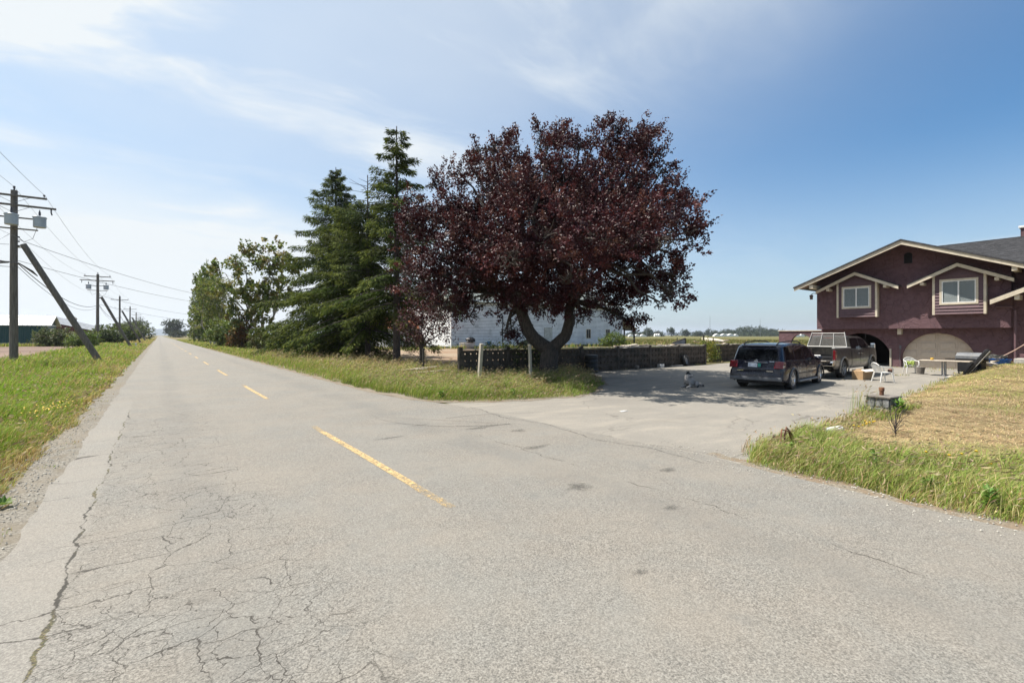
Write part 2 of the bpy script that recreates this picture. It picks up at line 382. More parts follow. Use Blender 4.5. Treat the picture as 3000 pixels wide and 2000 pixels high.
SHINGLE = simple('dark_shingle', (.040, .040, .044), .9, var=.45, scale=7, bump=.5, bscale=60)
SHINGLE2 = simple('barn_shingle', (.13, .15, .14), .9, var=.35, scale=2)
BLOCK = simple('concrete_block', (.095, .075, .058), .95, var=.35, scale=3.5, bump=.5, bscale=30, space='World', dirt=((.035, .034, .027), .6, 1.3))
CONC = simple('concrete', (.38, .36, .32), .9, var=.2, scale=3, bump=.4, dirt=((.16, .15, .12), .6, 2.2))
DARKCONC = simple('old_concrete', (.17, .15, .13), .92, var=.3, scale=3, bump=.5, dirt=((.07, .08, .05), .6, 2.0))
POLEWOOD = simple('pole_wood', (.155, .138, .12), .92, var=.35, scale=5, bump=.6, bscale=18, stretch=(5, 5, .35))
GREYWOOD = simple('weathered_wood', (.40, .355, .285), .9, var=.25, scale=4, bump=.5, bscale=16, stretch=(6, 6, .5), dirt=((.2, .17, .13), .5, 3))
DARKWOOD = simple('dark_wood', (.055, .048, .042), .9, var=.4, scale=4, bump=.5)
PLANK = simple('old_planks', (.34, .28, .22), .9, var=.5, scale=1.1, bump=.4, space='World', dirt=((.10, .08, .065), .7, 1.3))
PALEPLANK = simple('pale_planks', (.56, .50, .42), .9, var=.3, scale=1.5, bump=.3, space='World')
BLACKM = simple('black_metal', (.02, .02, .022), .5, .3)
STEEL = simple('galvanised_steel', (.34, .345, .35), .5, .75, var=.2)
XFORM = simple('transformer_grey', (.42, .46, .50), .5, var=.08, dirt=((.28, .27, .26), .4, 3))
PORC = simple('insulator', (.06, .055, .06), .3)
WIRE = simple('cable', (.035, .035, .037), .7)
WIREL = simple('aluminium_conductor', (.20, .20, .21), .55, .4)
BLUEP = simple('blue_plastic', (.012, .10, .36), .4)
BLUED = simple('blue_drum', (.015, .13, .30), .45)
WPLAST = simple('white_plastic', (.60, .59, .565), .45, var=.06, dirt=((.42, .38, .30), .3, 5))
LEATHER = simple('black_vinyl', (.018, .017, .018), .32, var=.3)
RUBBER = simple('rubber', (.026, .026, .028), .55, var=.3, scale=9, dirt=((.09, .08, .065), .35, 5))
CARDB = simple('cardboard', (.36, .235, .125), .85, var=.1)
RUST = simple('rusty_metal', (.17, .075, .04), .85, var=.45, scale=11, bump=.4)
STONE = simple('field_stone', (.17, .17, .165), .9, var=.4, scale=5, bump=.7, bscale=22, dirt=((.06, .075, .04), .6, 3))
BROWNP = simple('brown_leather', (.16, .075, .05), .7, bump=.3, bscale=90)
LIMEC = simple('lime_cloth', (.34, .42, .10), .9, var=.35, scale=14)
YELP = simple('yellow_plastic', (.60, .36, .05), .5)
CHROME = simple('chrome', (.75, .75, .76), .14, 1.0, var=.03)
ALU = simple('white_rack', (.40, .39, .37), .45, .2, var=.1)
REDL = simple('red_lens', (.13, .006, .010), .15, coat=.6, var=.12)
WLENS = simple('white_lens', (.55, .50, .48), .2, coat=.6)
RIM = simple('alloy_rim', (.60, .60, .61), .3, .85, dirt=((.22, .19, .16), .3, 8))
NAVY = carpaint('navy_paint', (.003, .0045, .015), (.06, .05, .04), .12)
TRUCKP = twotone('grey_truck_paint', (.040, .038, .035), (.20, .175, .145), .86)
TRIMB = simple('black_trim', (.03, .03, .032), .6)
GREYTRIM = simple('grey_bumper', (.10, .105, .115), .5, dirt=((.2, .17, .13), .3, 4))
CGLASS = glass('car_glass', (.005, .006, .007), .10, .06, .28)
WGLASS = glass('window_glass', (.03, .04, .045), .80, .02)
PLATEW = simple('licence_plate', (.62, .66, .72), .5, var=.04)
PLATEB = simple('plate_blue', (.03, .05, .22), .5)
TEAL = simple('teal_sticker', (.02, .22, .18), .5)
BLINDS = simple('blind_slats', (.74, .75, .75), .6, var=.05)
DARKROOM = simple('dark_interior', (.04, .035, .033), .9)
GREENM = simple('green_steel_siding', (.018, .075, .075), .45, .1, var=.08)
STEELROOF = simple('steel_roof', (.50, .50, .49), .42, .35, var=.08)
REDWOOD = simple('red_barn_boards', (.16, .062, .05), .9, var=.35, scale=2, stretch=(3, 3, .4), dirt=((.10, .075, .065), .6, .8))
GREYROOF = simple('grey_barn_roof', (.17, .185, .21), .8, var=.3, scale=1.5)
REDROOF = simple('red_metal_roof', (.42, .15, .075), .6, var=.25, scale=2)
WSIDING = simple('white_siding', (.74, .74, .74), .75, var=.10, scale=.6, space='World', dirt=((.36, .36, .35), .5, .9))
BARK = simple('grey_bark', (.070, .056, .047), .95, var=.4, scale=4, bump=.9, bscale=14, stretch=(4, 4, 1))
BARKD = simple('dark_bark', (.060, .048, .042), .95, var=.45, scale=4, bump=.9, bscale=12, stretch=(4, 4, 1))
BARKP = simple('pale_bark', (.33, .30, .26), .9, var=.35, scale=4, bump=.5, bscale=14)
LEAF = leafmat('leaf'); PLUML = leafmat('plum_leaf', .28, .18, .48); NEEDLE = leafmat('needles', .05, .25, .7); GRASS = leafmat('grass_blade', .14, .32, .6)
PEBBLE = simple('pebbles', (.34, .32, .28), .9, var=.4, scale=30, space='World')
BARNSHADE = simple('siding_lap_shade', (.20, .20, .21), .9)  # darker grey wall between the boards, painted shade for the siding laps
FARW = simple('far_white', (.7, .7, .69), .7)
HILL = simple('hill_forest', (.035, .055, .045), .95, var=.3, scale=.004, space='World')

# ---------------------------------------------------------------- ground
def sm(a, b, x):
    t = np.clip((np.asarray(x, float) - a) / (b - a), 0, 1); return t * t * (3 - 2 * t)
def wob(x, y, s=1.0):
    x = np.asarray(x, float) * s; y = np.asarray(y, float) * s
    return (np.sin(1.3 * x + .7 * y + 1.1) + np.sin(-.9 * x + 1.7 * y + 2.3) + .6 * np.sin(2.9 * x - 2.1 * y + .4) + .5 * np.sin(3.7 * x + 3.1 * y + 5.0)) / 3.1
def lawn_edge(x): return 3.75 + (np.asarray(x, float) - 7.2) * .088 + .12 * wob(x, 0 * np.asarray(x, float), 1.7)
def verge_front(x):     # near edge of the planted corner left of the driveway
    x = np.asarray(x, float)
    return np.interp(x, [5.0, 5.4, 5.7, 6.2, 7.0, 9.0, 11.0, 13.0, 15.0, 16.8, 18.2, 19.5], [40, 16.5, 13.2, 11.9, 11.25, 10.95, 11.1, 12.2, 13.9, 15.6, 18.0, 18.4]) + .13 * wob(x, x * 0, 2.2)
def gz(x, y):
    x = np.asarray(x, float); y = np.asarray(y, float)
    z = -.15 * sm(6.4, 13, x)
    d = lawn_edge(x) - y
    z = z + sm(0, 1.7, d) * sm(6.9, 8.6, x) * (.12 + .38 * sm(12, 33, x)) + .03 * wob(x, y, .9) * sm(0.1, .8, d) * sm(7, 8, x)
    dv = y - verge_front(x)
    z = z + .05 * sm(0, 1.2, dv) * sm(5.4, 6.2, x) * sm(20, 16, x) 
    z = z - .13 * sm(-1.2, -2.4, x) + .16 * sm(-4.5, -7.5, x) + .05 * wob(x, y, .6) * sm(-1.8, -3, x) * sm(-12, -6, x)
    return z
LEFT_E, RIGHT_E = -1.04, 5.5
def road_left(y): return LEFT_E + .05 * wob(y, y * 0, 1.5) + .03 * wob(y, y * 0, 5.0)
def road_right(y):
    y = np.asarray(y, float)
    return np.interp(y, [-30, 0, 2, 4, 6, 11, 12.5, 15, 20, 40, 1200], [6.45, 6.45, 6.6, 6.75, 6.6, 6.35, 5.95, 5.6, 5.5, 5.4, 5.4]) + .05 * wob(y, y * 0, 1.1)
xs = np.unique(np.concatenate([np.linspace(-6000, -200, 12), np.linspace(-200, -20, 20), np.linspace(-20, -8, 25), np.arange(-8, 20, .25), np.arange(20, 46, .5), np.linspace(46, 140, 20), np.linspace(140, 6000, 14)]))
ys = np.unique(np.concatenate([np.linspace(-300, -6, 8), np.arange(-6, 24, .25), np.arange(24, 60, 1.0), np.linspace(60, 260, 40), np.linspace(260, 9000, 22)]))
GX, GY = np.meshgrid(xs, ys)
GZ = gz(GX, GY) - .012
under = (GX > road_left(GY) + .12) & (GX < road_right(GY) - .12)
under |= (GX > 6.3) & (GX < 37.4) & (GY > lawn_edge(GX) + .25) & (GY < np.minimum(verge_front(GX), 18.5) - .25)
GZ = GZ - .06 * under
nx, ny = len(xs), len(ys)
idx = np.arange(nx * ny).reshape(ny, nx)
GF = np.stack([idx[:-1, :-1], idx[:-1, 1:], idx[1:, 1:], idx[1:, :-1]], -1).reshape(-1, 4)
tag(np_mesh('ground', np.stack([GX, GY, GZ], -1).reshape(-1, 3), GF, SOIL, smooth=True), kind='structure')
def strip(name, us, lo, hi, n, zf, mat, swap=False, kind='structure', parent=None):
    """sheet between two curves; rows along u"""
    V = []; us = np.asarray(us, float); L = lo(us); Hh = hi(us)
    for k in range(n + 1):
        vv = L + (Hh - L) * k / n
        X, Y = (us, vv) if not swap else (vv, us)
        V.append(np.stack([X, Y, zf(X, Y)], -1))
    V = np.concatenate(V); m = len(us); I = np.arange((n + 1) * m).reshape(n + 1, m)
    F = np.stack([I[:-1, :-1], I[1:, :-1], I[1:, 1:], I[:-1, 1:]], -1).reshape(-1, 4)
    if not swap: F = F[:, ::-1]
    o = np_mesh(name, V, F, mat, smooth=True, parent=parent)
    if kind: tag(o, kind=kind)
    return o
yrd = np.concatenate([np.arange(-8, 30, .12), np.arange(30, 120, 1.0), np.linspace(120, 1400, 60)])
road = strip('road', yrd, road_left, road_right, 6, lambda x, y: .006 + 0 * x, ASPHALT, True)
strip('gravel_shoulder', np.concatenate([np.arange(2, 40, .15), np.arange(40, 200, 2.)]), lambda y: -1.52 - .16 * wob(y, y * 0, 1.3) - .1 * wob(y, y * 0, 3.1), lambda y: road_left(y) + .1, 4, lambda x, y: gz(x, y) + .002 - .004 * (x > -1.1), GRAVEL, True)
strip('gravel_edge', np.arange(-8, 4.3, .1), lambda y: road_right(y) - .12, lambda y: road_right(y) + .30 + .22 * wob(y, y * 0, 2.1) + .1 * wob(y, y * 0, 6.0), 4, lambda x, y: gz(x, y) + .003 - .006 * (x < road_right(y)), NEEDLEFALL, True)
strip('driveway', np.arange(6.1, 37.5, .2), lambda x: lawn_edge(x) - .1, lambda x: np.minimum(verge_front(x) + .1, 18.62), 40, lambda x, y: gz(x, y) + .003 - .02 * sm(6.6, 6.2, x), DRIVE)
strip('verge_edge', np.concatenate([np.arange(5.45, 18.4, .1)]), lambda x: verge_front(x) - .18 - .14 * wob(x, x * 0, 3.3), lambda x: verge_front(x) + .4, 3, lambda x, y: gz(x, y) + .009, NEEDLEFALL)
strip('road_edge', np.arange(12.5, 80, .15), lambda y: road_right(y) - .10 - .07 * wob(y, y * 0, 2.7), lambda y: road_right(y) + .45, 3, lambda x, y: gz(x, y) + .0095, NEEDLEFALL, True)
strip('garage_floor', np.linspace(37.5, 44, 4), lambda x: 4.0 + 0 * x, lambda x: 14.2 + 0 * x, 2, lambda x, y: -.145 + 0 * x, CONC)
strip('lawn', np.concatenate([np.arange(7.7, 16, .2), np.arange(16, 37.6, .4)]), lambda x: -9 + 0 * x, lambda x: lawn_edge(x), 60, lambda x, y: gz(x, y) + .004, THATCH)
strip('plowed_field', np.linspace(-160, -8.2, 50), lambda x: 44.5 + .8 * wob(x, x * 0, .4) - (x + 8.2) * .05, lambda x: 108 + 1.2 * wob(x, x * 0, .3), 40, lambda x, y: gz(x, y) + .02 + .05 * wob(x, y, .7), PLOW)
strip('dirt_yard', np.linspace(9.5, 40, 40), lambda x: 26.5 + .7 * wob(x, x * 0, .5) - .1 * np.clip(x - 14, 0, 40), lambda x: 62 + 1.5 * wob(x, x * 0, .3), 30, lambda x, y: gz(x, y) + .02 + .04 * wob(x, y, .5), DIRT)
strip('crop_field', np.concatenate([np.linspace(43, 160, 60), np.linspace(165, 3000, 30)]), lambda x: 22.0 + .5 * wob(x, x * 0, .3), lambda x: np.maximum(46 + .0 * x, np.where(x < 84, 55, 1500)), 40, lambda x, y: gz(x, y) + .05 + .04 * wob(x, y, .5), CROP)

# painted centre-line dashes, worn at their ends (older and newer paint overlap)
def decal(name, quads, mat, parent, z):
    """quads: list of (corner4, wear4)"""
    V = []; F = []; Cc = []
    for pts, wr in quads:
        k = len(V); V += [(p[0], p[1], z) for p in pts]; Cc += [(q, q, q) for q in wr]; F.append((k, k + 1, k + 2, k + 3))
    return np_mesh(name, V, F, mat, col=Cc, parent=parent)
cl = 2.52
for i in range(16):
    y0 = 5.5 + 10.0 * i
    segs = [(y0 - 1.0, y0, .40, .30), (y0, y0 + 4.0, .04, .02), (y0 + 4.0, y0 + 4.75, .30, .42)]
    if i: segs = [(y0 - .3, y0, .5, .2), (y0, y0 + 4.2, .0, .0), (y0 + 4.2, y0 + 4.8, .3, .55)]
    q = []
    for a, b, w0, w1 in segs:
        n = 4
        for k in range(n):
            t0, t1 = k / n, (k + 1) / n; ya, yb = a + (b - a) * t0, a + (b - a) * t1; wa, wb = w0 + (w1 - w0) * t0, w0 + (w1 - w0) * t1
            j0 = .008 * math.sin(ya * 7); j1 = .008 * math.sin(yb * 7)
            q.append(([(cl - .055 + j0, ya), (cl + .055 + j0, ya), (cl + .055 + j1, yb), (cl - .055 + j1, yb)], [wa, wa, wb, wb]))
    decal('lane_marking', q, YELLOW, road, .011)
def ribbon(pts, w, f0=1., f1=1.):
    q = []; n = len(pts); L = []
    for i, p in enumerate(pts):
        a = np.array(pts[max(i - 1, 0)]); b = np.array(pts[min(i + 1, n - 1)]); d = (b - a) / np.linalg.norm(b - a); nn = np.array([-d[1], d[0]])
        ww = w if not hasattr(w, '__len__') else w[i]
        L.append((np.array(p) + nn * ww / 2, np.array(p) - nn * ww / 2, f0 + (f1 - f0) * i / (n - 1)))
    for i in range(n - 1): q.append(([L[i][0], L[i][1], L[i + 1][1], L[i + 1][0]], [L[i][2], L[i][2], L[i + 1][2], L[i + 1][2]]))
    return q
def arc(cx, cy, r, a0, a1, n=18): return [(cx + r * math.cos(R_(a0 + (a1 - a0) * k / n)), cy + r * math.sin(R_(a0 + (a1 - a0) * k / n))) for k in range(n + 1)]
decal('tyre_mark', ribbon(arc(6.2, 10.3, 2.3, 262, 160), [.10 - .004 * k for k in range(19)], .9, .1), STAIN, road, .0125)
decal('tyre_mark', ribbon(arc(5.4, 6.2, 3.2, 95, 20), .045, .75, .2), STAIN, road, .0125)
decal('tyre_mark', ribbon([(3.9, 10.6), (4.6, 9.7), (5.2, 8.9), (5.7, 8.2)], .05, .2, .7), STAIN, road, .0125)
def blot(cx, cy, rx, ry, seed, n=14):
    r = random.Random(seed); ring = []
    for k in range(n):
        a = 2 * math.pi * k / n; q = r.uniform(.6, 1.15); ring.append((cx + rx * q * math.cos(a), cy + ry * q * math.sin(a)))
    return [([(cx, cy), ring[k], ring[(k + 1) % n], (cx, cy)], [1, 0, 0, 1]) for k in range(n)]
def blots(cx, cy, rx, ry, seed, n=14):
    V = [(cx, cy)]; r = random.Random(seed)
    for k in range(n):
        a = 2 * math.pi * k / n; q = r.uniform(.55, 1.2); V.append((cx + rx * q * math.cos(a), cy + ry * q * math.sin(a)))
    return np_mesh('dark_patch', [(x, y, .0135) for x, y in V], [(0, 1 + k, 1 + (k + 1) % n) for k in range(n)], PATCH, col=[(1, 1, 1)] + [(.25, .25, .25)] * n, parent=road)
for i, (bx, by, rx, ry) in enumerate([(5.15, 8.05, .42, .12), (5.6, 7.35, .2, .15), (5.0, 6.1, .28, .13), (4.1, 4.2, .22, .16), (4.35, 9.0, .25, .05), (3.35, 8.2, .35, .06), (5.6, 4.0, .16, .10), (3.0, 2.4, .09, .06), (4.4, 3.1, .12, .08)]):
    blots(bx, by, rx, ry, i)

jr = random.Random(4); jp = [(6.34 + .10 * math.sin(k * .35) + jr.uniform(-.05, .05), 3.9 + k * .16) for k in range(46)]
decal('joint_crack', ribbon(jp, [.012 + jr.random() * .03 for _ in jp], 1, .8), STAIN, road, .0135)
jp = [(3.4 + k * .12 + jr.uniform(-.03, .03), 9.9 - k * .09 + jr.uniform(-.03, .03)) for k in range(22)]
decal('joint_crack', ribbon(jp, [.008 + jr.random() * .014 for _ in jp], .9, .5), STAIN, road, .0135)
# ---------------------------------------------------------------- builder that takes world coordinates under a thing
class WB(MB):
    def __init__(s, root): super().__init__(); s.o = Vector(root.location)
    def build(s, name, mat, parent=None, **k):
        s.v = [tuple(Vector(p) - s.o) for p in s.v]
        return MB.build(s, name, mat, parent, **k)
yz = lambda x0: (lambda u, v, a: (a, u, v))           # outline in (y, z), extruded along x
def Gz(x, y): return float(gz(x, y))

# ---------------------------------------------------------------- purple house
house = thing('house', 'two storey purple stucco house with cream trim, bay windows and arched garages', 'house', (37, 9.15, -.15))
H = lambda: WB(house)
RY, RZ, SL = 9.15, 7.60, .40
def rz_(y): return RZ - SL * abs(y - RY)
yzf = lambda u, v, a: (a, u, v)
WL, WR = 14.19, 4.72
H().prism([(WR, 2.27), (WL, 2.27), (WL, rz_(WL) - .14), (RY, RZ - .14), (WR, rz_(WR) - .14)], yzf, 37.0, 37.66).build('upper_wall', STUCCO, house)
def arch_h(y, arches):
    for c, a, zs, b in arches:
        if abs(y - c) < a: return zs + b * math.sqrt(max(0, 1 - ((y - c) / a) ** 2))
    return None
def arch_wall(mb, y0, y1, z0, z1, x0, x1, arches):
    ysx = set([y0, y1])
    for c, a, zs, b in arches:
        for k in range(33): ysx.add(c - a * math.cos(math.pi * k / 32))
    ysx = sorted(v for v in ysx if y0 - 1e-6 <= v <= y1 + 1e-6)
    for ya, yb in zip(ysx[:-1], ysx[1:]):
        m = (ya + yb) / 2
        if arch_h(m, arches) is None: za = zb = z0
        else:
            f = lambda q: next(zs + b * math.sqrt(max(0, 1 - min(1, abs(q - c) / a) ** 2)) for c, a, zs, b in arches if abs(m - c) < a)
            za, zb = f(ya), f(yb)
        mb.add([(x0, ya, za), (x0, yb, zb), (x0, yb, z1), (x0, ya, z1), (x1, ya, za), (x1, yb, zb), (x1, yb, z1), (x1, ya, z1)],
               [(0, 3, 2, 1), (4, 5, 6, 7), (0, 1, 5, 4), (3, 7, 6, 2)])
    return mb
ARC = [(7.92, 1.71, .33, 1.66), (11.86, 1.70, .33, 1.66)]
arch_wall(H(), WR, 14.0, -.2, 2.268, 37.6, 37.88, ARC).build('garage_wall', STUCCO, house)
H().box(37.7, 46, 13.95, 14.17, -.2, 5.6).build('side_wall', STUCCO, house)
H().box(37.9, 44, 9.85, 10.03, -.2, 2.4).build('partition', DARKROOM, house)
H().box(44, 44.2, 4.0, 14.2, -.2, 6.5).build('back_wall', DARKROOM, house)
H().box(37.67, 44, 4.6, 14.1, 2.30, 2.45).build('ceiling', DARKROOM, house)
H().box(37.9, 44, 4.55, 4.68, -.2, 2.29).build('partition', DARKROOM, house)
# things inside the open bay
for p, q in (((39.5, 11.0, -.14), (.5, .4, .9)), ((40.6, 12.6, -.14), (.6, .8, 1.5)), ((38.9, 10.5, -.14), (.4, .3, .5))):
    pass
arch_wall(H(), -7, WR - .003, -.2, 5.9, 37.5, 37.75, [(2.95, 1.25, 1.35, 1.05)]).build('entry_wall', STUCCO, house)
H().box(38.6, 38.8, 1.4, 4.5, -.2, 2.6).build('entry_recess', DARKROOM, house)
H().box(36.4, 37.5, 1.2, 4.55, -.1, .62).build('entry_step', CONC, house, bevel=.02)
# roofs
def slab(mb, y0, z0, y1, z1, x0, x1, t=.09):
    mb.add([(x0, y0, z0), (x1, y0, z0), (x1, y1, z1), (x0, y1, z1), (x0, y0, z0 - t), (x1, y0, z0 - t), (x1, y1, z1 - t), (x0, y1, z1 - t)],
           [(0, 1, 2, 3), (7, 6, 5, 4), (0, 4, 5, 1), (1, 5, 6, 2), (2, 6, 7, 3), (3, 7, 4, 0)]); return mb
TIPL, TIPR = 15.12, 3.0
rf = H(); slab(rf, RY, RZ, TIPL + .04, rz_(TIPL + .04), 35.61, 44.5); slab(rf, TIPR, rz_(TIPR), RY, RZ, 35.61, 42.0)
roof = rf.build('gable_roof', SHINGLE, house)
for ya in (TIPL, TIPR):
    b = H(); za = rz_(ya)
    b.add([(35.66, ya, za - .093), (35.66, RY, RZ - .093), (35.66, RY, RZ - .32), (35.66, ya, za - .29), (35.72, ya, za - .093), (35.72, RY, RZ - .093), (35.72, RY, RZ - .32), (35.72, ya, za - .29)],
          [(0, 1, 2, 3), (7, 6, 5, 4), (0, 4, 5, 1), (1, 5, 6, 2), (2, 6, 7, 3), (3, 7, 4, 0)])
    b.build('rake_board', CREAM, roof)
s = H(); slab(s, RY, RZ - .10, TIPL - .04, rz_(TIPL - .04) - .10, 35.73, 37.0, .03); slab(s, TIPR + .04, rz_(TIPR + .04) - .10, RY, RZ - .10, 35.73, 37.0, .03); s.build('soffit', PURPLE, roof)
H().box(35.74, 37.0, 13.96, 14.2, 5.02, 5.27).build('roof_beam', CREAM, roof, bevel=.01)
H().box(35.74, 37.0, 4.33, 4.55, 5.20, 5.48).build('roof_beam', CREAM, roof, bevel=.01)
# main roof behind, ridge along the road
m_ = H(); ridx, ridz = 42.2, 7.82
m_.add([(37.0, -9, 5.74), (ridx, -9, ridz), (ridx, 11, ridz), (37.0, 11, 5.74), (47.4, -9, 5.74), (47.4, 11, 5.74)], [(0, 3, 2, 1), (1, 2, 5, 4), (0, 1, 4), (3, 5, 2)])
mroof = m_.build('main_roof', SHINGLE, house)
sh = H(); sl = (ridz - 5.74) / (ridx - 37.0)
for r in range(37):
    x0 = 37.0 + r * .14; y = -2.5 + (r % 2) * .15
    while y < 9.8:
        wd = random.choice((.22, .3, .38)); up = .012 + random.random() * .012; z0 = 5.74 + (x0 - 37) * sl; z1 = z0 + .15 * sl
        if y + wd > 3.0 and z0 < rz_(min(max(y, TIPR), RY)) - .25: y += wd; continue
        sh.add([(x0, y, z0 + up + .012), (x0, y + wd - .006, z0 + up + .012), (x0 + .15, y + wd - .006, z1 + .006), (x0 + .15, y, z1 + .006), (x0, y, z0), (x0, y + wd - .006, z0)], [(0, 3, 2, 1), (0, 1, 5, 4)])
        y += wd
tag(sh.build('shingles', SHINGLE, mroof), kind='stuff')
H().box(ridx - .12, ridx + .12, -9, 11, ridz - .06, ridz + .03).build('ridge_cap', SHINGLE, mroof)
ch = H().box(42.7, 43.4, 4.25, 5.05, 6.4, 8.45).build('chimney', STUCCO, mroof)
H().box(42.62, 43.48, 4.17, 5.13, 8.45, 8.58).lathe([(.17, 0), (.17, .25), (.22, .25), (.22, .3), (0, .3)], 12, Matrix.Translation((43.05, 4.65, 8.58))).build('chimney_cap', WHITEV, mroof, bevel=.01)
# bay windows
def make_bay(y0, y1, zb, zt, pk, ew, sw, win):
    mid = (y0 + y1) / 2; X = 36.68
    rise = pk - .2
    bay = H().prism([(y0, zb), (y1, zb), (y1, zt), (mid, rise), (y0, zt)], yzf, X, 37.0).build('window_bay', PURPLE, house)
    wy0, wy1, wz0, wz1 = win; z = zb + .005; hgt = .168
    while z < rise - .1:
        zz = min(z + hgt, rise - .02); top = (zz > zt)
        a, b = y0 + .10, y1 - .10
        if top:
            k = (rise - zz) / (rise - zt); a = max(a, mid - (mid - y0) * k); b = min(b, mid + (mid - y0) * k)
        segs = [(a, b)]
        if zz > wz0 - .02 and z < wz1 + .02: segs = [(a, wy0 - .004), (wy1 + .004, b)]
        for p, q in segs:
            if q - p < .03: continue
            bd = H(); o_ = .060; i_ = .012
            bd.add([(X - o_, p, z), (X - o_, q, z), (X - i_, q, zz), (X - i_, p, zz), (X, p, z), (X, q, z), (X, q, zz), (X, p, zz)], [(0, 3, 2, 1), (4, 5, 6, 7), (0, 1, 5, 4), (1, 2, 6, 5), (2, 3, 7, 6), (3, 0, 4, 7)])
            bd.build('clapboard', PURPLE, bay)
        z += hgt
    for a, b in ((y0 - .02, y0 + .095), (y1 - .095, y1 + .02)): H().box(X - .045, 37.0, a, b, zb - .015, zt + .02).build('corner_trim', CREAM, bay)
    t = H(); f = .10
    for bx in ((wy0, wy1, wz0, wz0 + f), (wy0, wy1, wz1 - f, wz1), (wy0, wy0 + f, wz0 + f, wz1 - f), (wy1 - f, wy1, wz0 + f, wz1 - f)): t.box(X - .055, X - .002, *bx)
    t.build('window_casing', CREAM, bay)
    v0, v1, u0, u1 = wy0 + f, wy1 - f, wz0 + f, wz1 - f; g = .05; md = (v0 + v1) / 2
    t = H()
    for bx in ((v0, v1, u0, u0 + g), (v0, v1, u1 - g, u1), (v0, v0 + g, u0 + g, u1 - g), (v1 - g, v1, u0 + g, u1 - g), (md - .035, md + .035, u0 + g, u1 - g)): t.box(X - .048, X - .004, *bx)
    t.build('window_frame', WHITEV, bay)
    H().box(X - .007, X - .003, v0 + g, v1 - g, u0 + g, u1 - g).build('unlit_room_panel', DARKROOM, bay)  # near-black panel, colour stands in for the unlit room behind the blind
    bl = H(); z = u0 + g + .02
    while z < u1 - g: bl.add([(X - .016, v0 + g, z), (X - .016, v1 - g, z), (X - .010, v1 - g, z + .034), (X - .010, v0 + g, z + .034)], [(0, 1, 2, 3)]); z += .043
    tag(bl.build('blind', BLINDS, bay), kind='stuff')
    for a, b in ((v0 + g, md - .035), (md + .035, v1 - g)): H().box(X - .030, X - .026, a, b, u0 + g, u1 - g).build('window_pane', WGLASS, bay)
    # little gable roof over the bay
    ya, za, yb, zb2 = *ew, *sw
    rr = H()
    for (p, zp) in ((ya, za), (yb, zb2)):
        lo, hi = ((p, zp), (mid, pk)) if p < mid else ((mid, pk), (p, zp))
        slab(rr, lo[0], lo[1] + .05, hi[0], hi[1] + .05, 36.31, 37.02, .048)
    r_ = rr.build('bay_roof', SHINGLE, bay)
    for (p, zp) in ((ya, za), (yb, zb2)):
        b = H(); b.add([(36.33, p, zp), (36.33, mid, pk), (36.33, mid, pk - .20), (36.33, p, zp - .19), (36.385, p, zp), (36.385, mid, pk), (36.385, mid, pk - .20), (36.385, p, zp - .19)],
              [(0, 1, 2, 3), (7, 6, 5, 4), (0, 4, 5, 1), (1, 5, 6, 2), (2, 6, 7, 3), (3, 7, 4, 0)]); b.build('bay_rake_board', CREAM, bay)
    for yy in (mid + 1.58, mid - 1.58):
        zc = pk - (pk - za) * 1.58 / abs(ya - mid) - .20
        H().box(36.40, 37.0, yy - .09, yy + .09, zc - .17, zc - .0).build('corbel', CREAM, bay, bevel=.008)
    return bay
make_bay(10.62, 12.84, 3.04, 5.27, 5.95, (14.02, 4.87), (9.45, 4.87), (10.92, 12.56, 3.60, 5.05))
make_bay(5.65, 7.90, 3.06, 5.28, 5.95, (9.03, 4.87), (4.53, 4.87), (5.95, 7.60, 3.61, 5.08))
# louvred vent
vt = H(); pr = [(8.93, 6.26), (9.33, 6.26)] + [(9.13 + .2 * math.cos(R_(a)), 6.73 + .2 * math.sin(R_(a))) for a in range(0, 181, 20)]
vent = vt.prism(pr, yzf, 36.97, 37.0).build('vent', BLACKM, house)
for k in range(7):
    H().add([(36.93, 8.95, 6.28 + k * .085), (36.93, 9.31, 6.28 + k * .085), (36.965, 9.31, 6.34 + k * .085), (36.965, 8.95, 6.34 + k * .085)], [(0, 1, 2, 3)]).build('louvre', BLACKM, vent)
H().box(37.25, 37.58, 9.54, 9.74, 1.90, 2.262).build('corbel', CREAM, house, bevel=.01)
# porch gable over the entry
for p, q in (((5.4, 3.75), (2.9, 4.90)), ((.4, 3.75), (2.9, 4.90))):
    b = H(); b.add([(36.0, p[0], p[1]), (36.0, q[0], q[1]), (36.0, q[0], q[1] - .24), (36.0, p[0], p[1] - .24), (36.06, p[0], p[1]), (36.06, q[0], q[1]), (36.06, q[0], q[1] - .24), (36.06, p[0], p[1] - .24)],
          [(0, 1, 2, 3), (7, 6, 5, 4), (0, 4, 5, 1), (1, 5, 6, 2), (2, 6, 7, 3), (3, 7, 4, 0)]); b.build('porch_rake_board', CREAM, house)
b = H(); slab(b, 2.9, 4.93, 5.42, 3.78, 36.07, 37.5); slab(b, .38, 3.78, 2.9, 4.93, 36.07, 37.5); b.build('porch_roof', SHINGLE, house)
H().box(36.1, 36.99, 4.30, 4.50, 3.72, 3.98).build('corbel', CREAM, house, bevel=.01)
H().tube([(36.9, 5.3, 3.42), (36.9, 4.66, 3.36), (36.9, 4.55, 3.2), (36.9, 4.55, 2.0), (36.9, 4.55, .45)], .055, 8).build('downspout', PURPLE, house, smooth=40)
